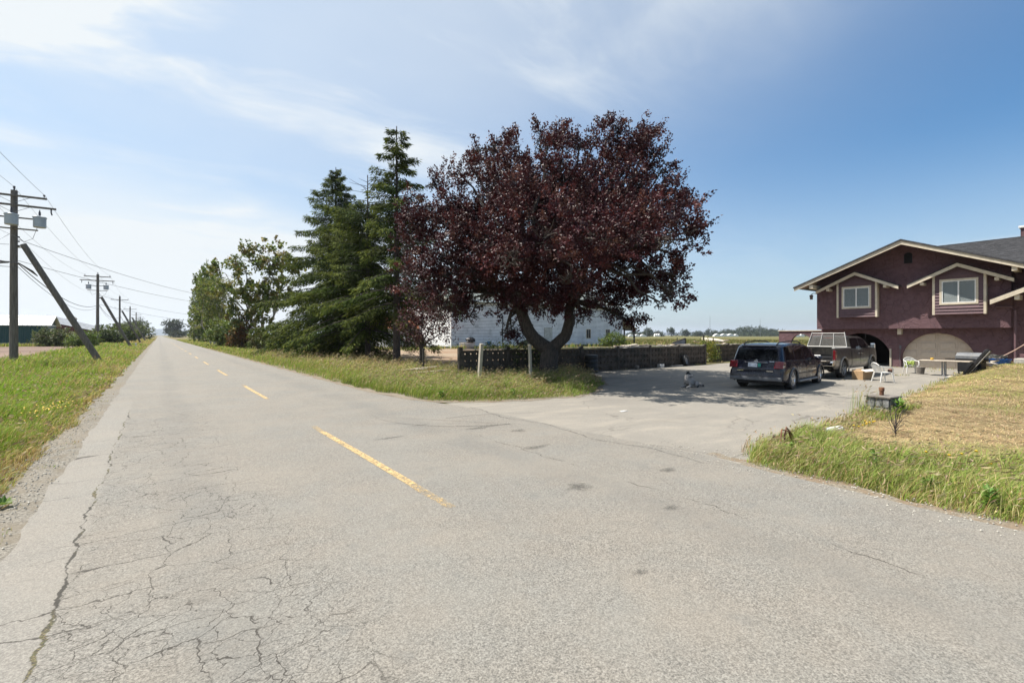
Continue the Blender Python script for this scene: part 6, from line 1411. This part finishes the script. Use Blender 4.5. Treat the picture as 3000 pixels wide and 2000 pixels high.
# broad-leaved weeds and yellow flowers
def weed(label, x, y, r, n, h):
    t = thing('broadleaf_weed', label, 'weed', (x, y, Gz(x, y)), 0, 'broad leaved weeds in the verge')
    a = rng.uniform(0, 6.3, n); e = rng.uniform(.2, 1.0, n); D = np.stack([np.cos(a) * np.cos(e), np.sin(a) * np.cos(e), np.sin(e)], 1)
    V, F, Cc = leaf_quads(np.stack([np.cos(a), np.sin(a), 0 * a], 1) * (r * .3 * rng.random(n))[:, None] + np.array([0, 0, .03]) + np.array([0, 0, 1.]) * (rng.random(n) * h)[:, None], D, np.cross(D, np.stack([-np.sin(a), np.cos(a), 0 * a], 1)) + unit(n) * .2, rng.uniform(.6, 1.1, n) * r, rng.uniform(.45, .7, n) * r, pick([(.15, .25, .05), (.19, .29, .07), (.12, .20, .045)], n))
    np_mesh('leaves', V, F, LEAF, Cc, t); return t
weed('broad leaved green weed at the lawn corner by the driveway', 7.75, 3.35, .10, 30, .16)
weed('large broad leaved weed at the road edge near the right picture border', 7.0, 1.05, .085, 80, .2)
weed('broad leaved weed a little left of the largest weed at the road edge', 7.2, 1.6, .07, 50, .15)
weed('leafy green weed growing against the stone pillar', 14.55, 3.75, .14, 50, .3)
weed('pale broad leaved weed in the middle of the tall grass fringe', 7.5, 2.2, .08, 40, .28)
weed('small leafy weed on the planted corner nearest the road', 6.5, 12.2, .10, 40, .22)
weed('leafy weed at the planted corner in front of the wooden post', 8.6, 11.6, .10, 40, .22)
weed('low dandelion rosette on the left gravel shoulder', -1.35, 7.4, .10, 18, .03)
def flowers(label, cx, cy, rx, ry, n, h):
    t = MB()
    for k in range(n):
        fx, fy = cx + random.gauss(0, rx), cy + random.gauss(0, ry); z = Gz(fx, fy); hh = h * random.uniform(.8, 1.15); lx, ly = WIND * .10
        t.lathe([(0, .012), (.010, .010), (.022, 0), (.010, -.006), (0, -.008)], 7, Matrix.Translation((fx - cx + lx, fy - cy + ly, z - Gz(cx, cy) + hh)) @ Matrix.Rotation(.5, 4, 'Y'))
    return tag(t.build('yellow_flowers', simple('petal_yellow' + str(n), (.75, .50, .03), .6), None, loc=(cx, cy, Gz(cx, cy))), label, 'flowers', kind='stuff')
random.seed(9)
flowers('yellow wild flowers in the tall grass of the lawn fringe', 9.6, 3.0, .25, .12, 9, .36); flowers('yellow dandelions near the right picture border', 8.0, 1.6, .35, .35, 5, .33); flowers('cluster of yellow flowers on the left verge', -2.1, 15.5, .2, .8, 46, .30); flowers('few yellow flowers low on the left verge', -2.0, 8.6, .12, .5, 14, .3); flowers('yellow flowers at the foot of the pole brace', -2.7, 42, .3, 1.2, 40, .42)
# dead twiggy plants standing in the lawn
for i, (x, y, h) in enumerate(((11.0, 2.9, .55), (12.2, 1.2, .42))):
    pl_ = []
    for k in range(16): a = random.uniform(0, 6.3); z0 = random.uniform(.05, .3); pl_.append((bez((0, 0, z0), (math.cos(a) * .22 + .12 * WIND[0], math.sin(a) * .22, z0 + random.uniform(.02, h - .2)), (0, 0, .05), 3, .02), [.006, .005, .004, .003]))
    pl_.append((bez((0, 0, 0), (.08, 0, h), (0, 0, 0), 4, .01), [.009, .008, .007, .006, .004]))
    tag(limbs('dead_plant', pl_, BARKD, None), ['taller dead twiggy weed standing on the mown lawn', 'shorter dead twiggy weed on the lawn behind the tall grass'][i], 'weed').location = (x, y, Gz(x, y))
x1, y1, _ = sample(6.2, 7.6, -2, 5.2, 110, lambda x, y: (np.abs(x - road_right(y) - .1) < .28 + .3 * rng.random(len(x))))
x2, y2, _ = sample(7.2, 12, 3.4, 5.4, 60, lambda x, y: (y > lawn_edge(x) - .1) & (y < lawn_edge(x) + .7 * rng.random(len(x))))
x3, y3, _ = sample(5.6, 17, 9.8, 16, 70, lambda x, y: (y < verge_front(x) + .05) & (y > verge_front(x) - .7 * rng.random(len(x))))
# loose stones on the shoulder
x, y, d = sample(-1.75, -1.02, 3, 18, 260, lambda x, y: x < -1.02 - .25 * rng.random(len(x)), 8); x = np.concatenate([x, x1, x2, x3]); y = np.concatenate([y, y1, y2, y3]); n = len(x)
pts = np.stack([x, y, gz(x, y) + .010], 1); oc_ = np.array([(1, 0, 0), (0, 1, 0), (-1, 0, 0), (0, -1, 0), (0, 0, .8), (0, 0, -.5)]); sz = rng.uniform(.005, .016, n)
V = (pts[:, None, :] + oc_[None] * sz[:, None, None] * rng.uniform(.6, 1.3, (n, 6, 1))).reshape(-1, 3); tri = np.array([(0, 1, 4), (1, 2, 4), (2, 3, 4), (3, 0, 4), (1, 0, 5), (2, 1, 5), (3, 2, 5), (0, 3, 5)])
tag(np_mesh('loose_gravel', V, (np.arange(n)[:, None, None] * 6 + tri[None]).reshape(-1, 3), PEBBLE), 'loose gravel stones on the road shoulders and driveway mouth', 'gravel', kind='stuff')
# ---------------------------------------------------------------- utility poles
PXX = -7.4
def pole(i, y, label, arms=2, xf=(), brace=True, h=11.0, det=True):
    z0 = Gz(PXX, y); t = thing('utility_pole', label, 'utility pole', (PXX, y, z0), R_((i * 37 % 5 - 2) * .8), 'utility poles along the left verge')
    MB().tube([(0, 0, -.3), (0, 0, h * .5), (.02, 0, h)], [.215, .19, .165], 14).build('pole_shaft', POLEWOOD, t, smooth=40)
    specs = [(10.65, 1.55), (10.05, 2.0)] if arms == 2 else [(10.2, 1.6)]
    for z, l in specs:
        a = MB().box(-l, l, -.22, -.10, z - .06, z + .06).build('crossarm', POLEWOOD, t, bevel=.01)
        for s_ in (-1, 1):
            MB().tube([(s_ * .75, -.16, z - .06), (s_ * .12, -.2, z - .42)], .015, 5).build('arm_brace', STEEL, t)
            for q in ((.96,) if z < 10.5 else (.92,)):
                if z > 10.5 or arms == 1: MB().lathe([(.02, 0), (.02, .08), (.06, .09), (.045, .13), (.065, .15), (.04, .20), (0, .21)], 10, Matrix.Translation((s_ * l * q, -.16, z + .06))).build('insulator', PORC, t, smooth=40)
                elif det: MB().tube([(s_ * l * .88, -.16, z - .06), (s_ * l * .88, -.18, z - .26), (s_ * l * .9, -.14, z - .42)], .04, 6).build('cutout_fuse', PORC, t)
    MB().lathe([(.05, 0), (.035, .12), (.07, .14), (.05, .19), (.075, .21), (.05, .27), (0, .29)], 10, Matrix.Translation((.02, 0, h))).build('insulator', PORC, t, smooth=40)
    if xf:
        for z in (9.25, 8.55): MB().box(-1.15, 1.15, -.26, -.18, z - .04, z + .04).build('bracket_arm', POLEWOOD, t)
        for q in xf:
            c = MB().lathe([(.30, 0), (.32, .02), (.32, .60), (.35, .62), (.35, .66), (.30, .70), (.12, .74), (0, .75)], 20, Matrix.Translation((q, -.36 if abs(q) > .2 else -.52, 8.72))).build('transformer', XFORM, t, smooth=30)
            MB().lathe([(.05, 0), (.05, .10), (.08, .12), (.05, .2), (.07, .22), (.04, .30), (.015, .42), (0, .43)], 8, Matrix.Translation((q, -.36 if abs(q) > .2 else -.52, 9.44))).build('bushing', PORC, c, smooth=40)
    if det:
        for k in range(3): MB().lathe([(.02, -.05), (.05, -.03), (.05, .03), (.02, .05)], 8, Matrix.Translation((.24, -.06, 8.05 - .28 * k))).build('spool_insulator', PORC, t)
        MB().tube([(.19, -.05, 8.1), (.5, -.2, 7.75), (.9, -.2, 8.0), (1.1, -.2, 8.7)], .012, 5).build('lead_wire', WIRE, t); MB().tube([(-.19, -.05, 8.2), (-.6, -.1, 7.8), (-.9, -.2, 8.6)], .012, 5).build('lead_wire', WIRE, t)
    if brace:
        b0 = Vector((4.35 if i == 0 else 4.1, .1, Gz(PXX + 4.3, y) - z0 - .25)); b1 = Vector((.42, .0, 7.62))
        MB().tube([tuple(b0), tuple((b0 + b1) / 2), tuple(b1)], [.205, .19, .175], 12).build('push_brace', POLEWOOD, t, smooth=40)
        MB().tube([(.1, 0, 7.42), (.5, 0, 7.42)], .05, 6).build('brace_bolt', STEEL, t)
    return t
ORD = ['nearest utility pole with three grey transformers and a leaning brace', 'second utility pole with two transformers and a leaning brace', 'third utility pole with a single crossarm and leaning brace', 'fourth utility pole along the left verge, with brace', 'fifth utility pole along the left verge', 'sixth utility pole along the left verge', 'seventh utility pole along the left verge', 'farthest utility pole along the left verge']
PY = [43.2, 95, 145.5, 196, 247, 299, 350, 402]
pole(0, PY[0], ORD[0], 2, (-1.15, 0, 1.25)); pole(1, PY[1], ORD[1], 2, (-1.0, 1.0)); pole(2, PY[2], ORD[2], 1)
pole(3, PY[3], ORD[3], 1, det=False)
for i in range(4, 8): pole(i, PY[i], ORD[i], 1 + (i == 5), det=False, brace=False)
def sag(p, q, s, n=14): return [tuple(Vector(p).lerp(Vector(q), k / n) - Vector((0, 0, 4 * s * (k / n) * (1 - k / n)))) for k in range(n + 1)]
def line(name, label, off, z, r, mat, sg, y0=-9.0, last=7):
    pts = []; ys_ = [y0] + PY[:last + 1]
    for a, b in zip(ys_[:-1], ys_[1:]):
        s_ = sag((PXX + off, a, z), (PXX + off, b, z), sg); pts += s_[:-1] if b != ys_[-1] else s_
    return tag(MB().tube(pts, r, 5, cap=False).build(name, mat, None), label, 'cable', 'overhead lines along the road')
line('power_line', 'top overhead conductor on the pole tip insulators', .02, 11.27, .010, WIREL, .75)
line('power_line', 'overhead conductor on the road side end of the crossarms', 1.45, 10.92, .010, WIREL, .8)
line('power_line', 'overhead conductor on the field side end of the crossarms', -1.45, 10.92, .010, WIREL, .8)
line('power_line', 'thin low voltage wire below the transformers', .25, 8.05, .008, WIREL, .9)
line('telephone_cable', 'thick black sagging telephone cable low on the poles', .16, 6.45, .028, WIRE, 1.25)
line('telephone_cable', 'second sagging telephone cable just under the thick one', .20, 6.2, .016, WIRE, 1.45)
for lab, p, q, s_, r in (('upper service wire from nearest pole across the road to the trees', (PXX + .2, 43.2, 7.95), (12.0, 104, 8.8), .9, .016), ('lower service wire from nearest pole across the road to the trees', (PXX + .2, 43.2, 6.6), (12.0, 103, 7.4), .7, .014),
                         ('upper service wire from second pole across the road', (PXX + .2, 95, 7.9), (9.5, 148, 7.0), .6, .02), ('lower service wire from second pole across the road', (PXX + .2, 95, 6.5), (9.5, 147, 5.4), .5, .018), ('service wire from nearest pole out to the left field', (PXX - .2, 43.2, 7.6), (-60, 40, 8.2), 1.0, .012), ('lower service wire from nearest pole out to the left field', (PXX - .2, 43.2, 6.5), (-60, 38, 7.6), 1.0, .016)):
    tag(MB().tube(sag(p, q, s_, 18), r, 5, cap=False).build('service_wire', WIRE, None), lab, 'cable')
cd_ = thing('cable_splice', 'black cable splice hanging beside the nearest pole', 'cable', (PXX, 43.2, Gz(PXX, 43.2)))
MB().tube([(.2, .1, 6.42), (.62, 1.4, 6.05), (.75, 2.2, 5.85)], [.03, .07, .03], 8).build('sleeve', WIRE, cd_, smooth=40); MB().tube([(-.2, -.1, 6.4), (-.7, -.2, 6.3), (-1.2, -.2, 6.35), (-.7, -.1, 6.42), (-.2, 0, 6.45)], .04, 6).build('loop', WIRE, cd_, smooth=40)
tag(MB().box(-.12, .12, -.1, .1, 0, .75).build('marker_box', WPLAST, None, bevel=.02, loc=(-3.0, 99, Gz(-3, 99))), 'small white marker box at the foot of the second pole brace', 'box')

# ---------------------------------------------------------------- green steel barn, red barn, silo on the left
gb = thing('green_barn', 'long green steel barn with pale metal roof beyond the ploughed field', 'barn', (-16.2, 119, -.05))
Wg = lambda: WB(gb)
Wg().box(-76, -16.2, 119, 129, -.05, .55).build('foundation', CONC, gb)
gw = Wg(); x = -76
for k in range(200):
    xa = -76 + k * .299; gw.add([(xa, 118.97, .55), (xa + .2, 118.97, .55), (xa + .2, 118.97, 3.75), (xa, 118.97, 3.75), (xa + .23, 118.92, .55), (xa + .27, 118.92, .55), (xa + .27, 118.92, 3.75), (xa + .23, 118.92, 3.75), (xa + .299, 118.97, .55), (xa + .299, 118.97, 3.75)], [(0, 1, 2, 3), (1, 4, 7, 2), (4, 5, 6, 7), (5, 8, 9, 6)])
tag(gw.build('ribbed_siding', GREENM, gb), kind='stuff')
Wg().prism([(119, .55), (129, .55), (129, 3.75), (124, 5.4), (119, 3.75)], lambda u, v, a: (a, u, v), -76, -16.2).build('wall', GREENM, gb)
gr = Wg()
slope = (5.45 - 3.62) / 5.45
for (ya, za, yb, zb) in ((118.45, 3.62, 124, 5.50), (129.55, 3.62, 124, 5.50)): gr.add([(-76.5, ya, za), (-15.6, ya, za), (-15.6, yb, zb), (-76.5, yb, zb), (-76.5, ya, za - .08), (-15.6, ya, za - .08), (-15.6, yb, zb - .08), (-76.5, yb, zb - .08)], [(0, 1, 2, 3), (7, 6, 5, 4), (0, 4, 5, 1), (1, 5, 6, 2), (3, 2, 6, 7), (0, 3, 7, 4)])
gro = gr.build('metal_roof', STEELROOF, gb)
rb_ = Wg()
for k in range(101): xa = -76.3 + k * .6; rb_.add([(xa, 118.45, 3.63), (xa + .05, 118.45, 3.70), (xa + .1, 118.45, 3.63), (xa, 124, 5.51), (xa + .05, 124, 5.58), (xa + .1, 124, 5.51)], [(0, 1, 4, 3), (1, 2, 5, 4)])
tag(rb_.build('roof_ribs', STEELROOF, gro), kind='stuff')
for ya in (118.45, 129.55): Wg().beam((-15.57, ya, 3.56), (-15.57, 124, 5.44), .06, .22).build('gable_trim', WHITEV, gb)
Wg().box(-16.17, -16.1, 119.1, 128.9, 3.55, 3.75).build('gable_band', WHITEV, gb)
Wg().box(-16.3, -16.14, 118.95, 119.06, .5, 3.7).build('corner_trim', WHITEV, gb)
Wg().prism([(-34, 5.45), (-22, 5.45), (-26, 5.75), (-28, 6.15), (-29.2, 5.85)], lambda u, v, a: (u, a, v), 124.6, 127).build('roof_monitor', GREYROOF, gb)
rbn = thing('red_barn', 'weathered red barn with sagging grey roof behind the green barn', 'barn', (-15, 136, -.05))
Wr = lambda: WB(rbn)
Wr().prism([(-19, -.05), (-8.6, -.05), (-8.6, 2.2), (-13, 3.2), (-19, 5.0)], lambda u, v, a: (u, a, v), 136, 150).build('wall', REDWOOD, rbn)
bs = Wr()
for k in range(34):
    xa = -19 + k * .305; top = float(np.interp(xa + .15, [-19, -13, -8.6], [5.0, 3.2, 2.2])); bs.box(xa, xa + .28, 135.95, 136, 0, top - .02)
tag(bs.build('wall_boards', REDWOOD, rbn), kind='stuff')
Wr().add([(-19.4, 135.6, 4.95), (-8.0, 135.6, 2.0), (-8.0, 151, 2.9), (-19.4, 151, 6.3), (-19.4, 143, 6.2), (-8.0, 143, 2.9)], [(0, 1, 5, 4), (4, 5, 2, 3)]).build('roof', GREYROOF, rbn)
Wr().add([(-13.2, 134.0, 2.35), (-9.6, 134.0, 1.9), (-9.6, 136, 2.1), (-13.2, 136, 2.6)], [(0, 1, 2, 3)]).build('lean_to_roof', STEELROOF, rbn)
Wr().box(-12.0, -10.4, 135.9, 135.94, .6, 1.2).build('opening_shade', BLACKM, rbn)  # flat black panel painting the shade inside a wall opening
sl_ = thing('silo', 'small grey concrete silo with domed cap beyond the red barn', 'silo', (-24.5, 226, -.05))
MB().lathe([(1.35, 0), (1.35, 7.4), (1.5, 7.4), (1.5, 7.7), (1.2, 8.2), (.6, 8.6), (.6, 8.8), (0, 8.8)], 20).build('shell', CONC, sl_, smooth=30)
for k in range(5): MB().lathe([(1.37, 0), (1.39, .05), (1.37, .1)], 20, Matrix.Translation((0, 0, 1 + k * 1.4))).build('hoop', STEEL, sl_)
tag(MB().box(-4, 4, -3, 3, 0, 2.4).prism([(-3.3, 2.4), (3.3, 2.4), (0, 4.0)], lambda u, v, a: (a, u, v), -4.3, 4.3).build('white_shed', FARW, None, loc=(-19, 205, 0)), 'low white shed between the silo and the far trees', 'shed')
# house far along the right of the road
fh = thing('farmhouse', 'distant low house with brown roof right of the road end', 'house', (22, 330, 0))
MB().box(-7, 7, -4, 4, 0, 2.6).build('wall', CREAM, fh); MB().prism([(-4.6, 2.5), (4.6, 2.5), (0, 5.2)], lambda u, v, a: (a, u, v), -7.6, 7.6).build('roof', simple('brown_roof', (.16, .12, .10), .9), fh)
for k in range(3): MB().box(-5.2 + 4.4 * k, -3.6 + 4.4 * k, -4.03, -3.98, 1.0, 2.0).build('window', BLACKM, fh)
MB().box(-7.04, -6.98, -2, .2, .9, 2.0).build('window', BLACKM, fh)

# ---------------------------------------------------------------- white clapboard barn, shed and porch
wb = thing('white_barn', 'long white clapboard barn with dark shingle roof behind the purple tree', 'barn', (36.3, 65, -.1))
Ww = lambda: WB(wb)
BX0, BX1, BY0, BY1, EV, RG = 36.3, 76.0, 65.0, 83.5, 7.4, 10.7
Ww().prism([(BY0, -.1), (BY1, -.1), (BY1, EV), ((BY0 + BY1) / 2, RG), (BY0, EV)], lambda u, v, a: (a, u, v), BX0 + .06, BX1).build('wall', BARNSHADE, wb)
sd1 = Ww(); z = .15
while z < EV: sd1.add([(BX0, BY0 - .13, z), (BX1, BY0 - .13, z), (BX1, BY0 - .06, z + .185), (BX0, BY0 - .06, z + .185), (BX0, BY0, z), (BX1, BY0, z)], [(0, 1, 2, 3), (0, 4, 5, 1)]); z += .24
tag(sd1.build('siding', WSIDING, wb), kind='stuff')
sd2 = Ww(); z = .15
while z < RG - .3:
    k = 1.0 if z < EV - .2 else max(0, (RG - z - .24) / (RG - EV)); m = (BY0 + BY1) / 2; hw = (BY1 - BY0) / 2 * k
    sd2.add([(BX0, m - hw, z), (BX0, m + hw, z), (BX0 + .03, m + hw, z + .19), (BX0 + .03, m - hw, z + .19), (BX0 + .06, m - hw, z), (BX0 + .06, m + hw, z)], [(0, 3, 2, 1), (0, 1, 5, 4)]); z += .24
tag(sd2.build('gable_siding', WSIDING, wb), kind='stuff')
br = Ww(); m = (BY0 + BY1) / 2
for ya, za in ((BY0 - .6, EV - .2), (BY1 + .6, EV - .2)): br.add([(BX0 - .6, ya, za), (BX1 + .4, ya, za), (BX1 + .4, m, RG + .05), (BX0 - .6, m, RG + .05), (BX0 - .6, ya, za - .18), (BX1 + .4, ya, za - .18), (BX1 + .4, m, RG - .13), (BX0 - .6, m, RG - .13)], [(0, 1, 2, 3), (7, 6, 5, 4), (0, 4, 5, 1), (1, 5, 6, 2), (0, 3, 7, 4)])
br.build('roof', SHINGLE2, wb)
for ya in (BY0 - .6, BY1 + .6): Ww().beam((BX0 - .63, ya, EV - .3), (BX0 - .63, m, RG - .06), .05, .26).build('rake_board', PALEPLANK, wb)
Ww().box(BX0 - .02, BX0 + .18, BY0 - .10, BY0 + .1, -.1, EV).build('corner_board', WSIDING, wb)
for (p0, p1, q0, q1) in ((1742, 1757, 968, 992), (1793, 1808, 967, 993)):
    pass
for wx in (66.2, 71.6):
    f = Ww().box(wx - .65, wx + .65, BY0 - .12, BY0 - .04, 1.2, 3.1).build('window', CREAM, wb)
    for a in (-1, 1): Ww().box(wx + a * .29 - .24, wx + a * .29 + .24, BY0 - .135, BY0 - .12, 1.32, 2.98).build('pane', CGLASS, f)
Ww().box(40.6, 41.3, BY0 - .1, BY0 - .05, 3.0, 3.6).build('hatch', STEEL, wb)
Ww().tube([(62.5, BY0 - .1, 3.8), (62.5, BY0 - .1, 6.4)], .12, 6).build('flue_pipe', BLACKM, wb)
pc = thing('open_porch', 'dark open porch with pale roof at the right end of the white barn', 'porch', (77.8, 66, -.1))
Wp = lambda: WB(pc)
Wp().add([(75.9, 64.4, 5.5), (79.8, 64.4, 3.2), (79.8, 72, 3.2), (75.9, 72, 5.5), (75.9, 64.4, 5.3), (79.8, 64.4, 3.0), (79.8, 72, 3.0), (75.9, 72, 5.3)], [(0, 1, 2, 3), (7, 6, 5, 4), (0, 4, 5, 1), (1, 5, 6, 2)]).build('roof', GREYWOOD, pc)
Wp().box(76.05, 79.5, 70.8, 71, -.1, 3.2).build('back_wall', DARKWOOD, pc)
for px_ in (76.3, 79.4): Wp().box(px_ - .12, px_ + .12, 64.6, 64.85, -.1, 3.3).build('porch_post', DARKWOOD, pc)
Wp().box(76.1, 79.4, 64.62, 64.74, 1.0, 1.12).build('rail', PALEPLANK, pc); Wp().box(76.1, 79.4, 64.6, 64.8, 2.8, 3.1).build('beam', DARKWOOD, pc)
ws = thing('white_shed', 'small white shed with rusty red metal roof left of the barn', 'shed', (34, 78, -.1))
Wsd = lambda: WB(ws)
Wsd().box(30.6, 36.0, 76, 84, -.1, 2.9).build('wall', WSIDING, ws)
Wsd().add([(30.2, 75.5, 3.0), (36.2, 75.5, 3.0), (36.2, 79.8, 5.3), (30.2, 79.8, 5.3), (30.2, 84.4, 3.0), (36.2, 84.4, 3.0)], [(0, 1, 2, 3), (3, 2, 5, 4)]).build('roof', REDROOF, ws)
sds = Wsd(); z = .1
while z < 2.8: sds.add([(30.56, 75.95, z), (36.04, 75.95, z), (36.04, 75.99, z + .24), (30.56, 75.99, z + .24), (30.56, 76, z), (36.04, 76, z)], [(0, 1, 2, 3), (0, 4, 5, 1)]); z += .24
tag(sds.build('siding', WSIDING, ws), kind='stuff')
Wsd().box(35.2, 36.6, 74.6, 75.8, -.1, 2.0).build('side_box', simple('pinkish_boards', (.40, .27, .22), .85), ws)

# ---------------------------------------------------------------- far side of the field
def Zpt(px, Z): 
    r = (px - 1500) / 1400; X = r * Z; return (X * RGT[0] + Z * FWD[0], X * RGT[1] + Z * FWD[1])
FARB = [(.045, .065, .040), (.058, .08, .045), (.038, .055, .036)]
far = [(1858, 650, 7, 9, 'rounded far tree just right of the white barn porch'), (1897, 640, 11, 16, 'largest round far tree on the field horizon'), (1925, 800, 9, 12, 'far tree right of the largest round horizon tree'), (1967, 760, 14, 11, 'tall oval far tree on the field horizon'), (2010, 780, 12, 12, 'far tree above the leaning grey board'), (2045, 820, 9, 20, 'wide low far tree right of the leaning board'), (2073, 860, 13, 7, 'narrow far tree behind the fence gap'), (2093, 900, 12, 14, 'far tree left of the distant wood'), (2300, 900, 10, 14, 'far tree seen beside the arched wing wall')]
for i, (px_, Z, h, wd, lab) in enumerate(far):
    x, y = Zpt(px_, Z); fartree('horizon_tree', lab, x, y, h, wd, 80 + i, FARB, 170, 1.3, group='trees on the field horizon')
rng = np.random.default_rng(99); parts_ = []
for k in range(60):      # the wood that reads as one mass
    px_ = 2110 + 190 * rng.random(); Z = rng.uniform(900, 1150); x, y = Zpt(px_, Z); h = rng.uniform(9, 20) * (.6 + .5 * math.sin((px_ - 2110) / 190 * 3.14))
    (V, F, Cc), T = crown([(x, y, h * .5, 6, 6, h * .42), (x, y, h * .8, 2.6, 2.6, h * .2)], 34, 7, 2.2, .6, FARB, None, spread=2.0); parts_.append((V, F, Cc))
for k in range(110):     # low hedge line
    px_ = 1840 + 1200 * rng.random(); Z = rng.uniform(780, 1000); x, y = Zpt(px_, Z); h = rng.uniform(3, 6)
    (V, F, Cc), T = crown([(x, y, h * .5, 9, 5, h * .5)], 22, 7, 2.0, .6, FARB, None, spread=2.0); parts_.append((V, F, Cc))
for k in range(60):      # hedges left of the road, very far
    px_ = -60 + 390 * rng.random(); Z = rng.uniform(520, 760); x, y = Zpt(px_, Z); h = rng.uniform(2.5, 6)
    (V, F, Cc), T = crown([(x, y, h * .5, 9, 5, h * .5)], 22, 7, 2.0, .6, FARB, None, spread=2.0); parts_.append((V, F, Cc))
V, F, Cc = merge(parts_); tag(np_mesh('distant_wood', V, F, LEAF, Cc), 'distant dark wood and hedges on the horizon', 'wood', kind='stuff')
for i, (px_, Z, hh) in enumerate(((1895, 560, 27), (2080, 620, 27), (2227, 640, 24))):
    x, y = Zpt(px_, Z); tag(MB().tube([(0, 0, 0), (0, 0, hh)], [.35, .12], 6).build('radio_mast', GREYROOF, None, loc=(x, y, 0)), ['thin grey mast over the largest round horizon tree', 'thin grey mast behind the lumber pile', 'grey mast over the distant wood, left of the arch'][i], 'mast', 'thin masts on the horizon')
for i, (px_, Z, wd, hh) in enumerate(((1866, 600, 22, 3.2), (2120, 700, 30, 4.2), (2142, 720, 20, 3.6), (2335, 560, 14, 4.0), (1925, 760, 9, 4.5))):
    x, y = Zpt(px_, Z); g = MB(); pr = [(-wd / 2 + wd * k / 12, hh * (.35 + .65 * abs(math.sin(k / 12 * math.pi * 3)))) for k in range(13)]
    tag(g.prism([(-wd / 2, 0)] + [(wd / 2, 0)] + pr[::-1], lambda u, v, a: (u, a, v), -3, 3).build('greenhouse', FARW, None, loc=(x, y, 0)), ['long low white greenhouse by the barn porch horizon', 'bright white greenhouse row before the distant wood', 'smaller white greenhouse right of the bright row', 'white far building seen through the house arch', 'small pale dome far out in the field'][i], 'greenhouse').rotation_euler = (0, 0, -YAW)
# low blue hills
hv = []; hf = []
for k in range(241):
    a = R_(-75 + 150 * k / 240) ; a2 = a; d_ = 9500; zz = 45 + 30 * math.sin(k * .13) + 22 * math.sin(k * .31 + 1) + 10 * math.sin(k * .83); hv += [(d_ * math.sin(a2 + YAW), d_ * math.cos(a2 + YAW), -5), (d_ * math.sin(a2 + YAW), d_ * math.cos(a2 + YAW), max(12, zz)), (1.3 * d_ * math.sin(a2 + YAW), 1.3 * d_ * math.cos(a2 + YAW), -5)]
for k in range(240): b_ = k * 3; hf += [(b_, b_ + 3, b_ + 4, b_ + 1), (b_ + 1, b_ + 4, b_ + 5, b_ + 2)]
mbh = MB(); mbh.v = hv; mbh.f = hf; tag(mbh.build('hills', HILL, None, smooth=60), kind='structure')

tag(MB().ball((0, 0, .15), (1.3, .8, .42), 14, 8, .18).build('white_tarp', WPLAST, None, loc=(12.4, 63.5, -.1)), 'crumpled white tarp on the ground under the trees left of the spruces', 'tarp')
for k, (bx, by, L_, a) in enumerate(((10.2, 20.4, 2.2, .1), (9.6, 21.2, 1.8, -.2), (10.6, 21.8, 2.0, .25))):
    tag(MB().beam((-L_ / 2 * math.cos(a), -L_ / 2 * math.sin(a), .16 + .05 * k), (L_ / 2 * math.cos(a), L_ / 2 * math.sin(a), .20 + .05 * k), .2, .05).build('grey_plank', GREYWOOD, None, loc=(bx, by, Gz(bx, by))), ['nearest grey plank lying left of the block fence end', 'leftmost grey plank lying in the grass by the small purple tree', 'farthest grey plank lying behind the thin dark post'][k], 'plank')

# ---------------------------------------------------------------- the air: thin even haze over the flat land
hz, t_ = newmat('haze_air')
t_.n('ShaderNodeOutputMaterial', {'Volume': t_.n('ShaderNodeVolumePrincipled', {'Color': (.80, .88, 1.0, 1), 'Density': 0.00010, 'Anisotropy': .35})})
tag(MB().box(-13500, 13500, -13500, 13500, -8, 130).build('haze', hz, None), 'thin pale haze in the air over the fields', 'haze', kind='stuff')
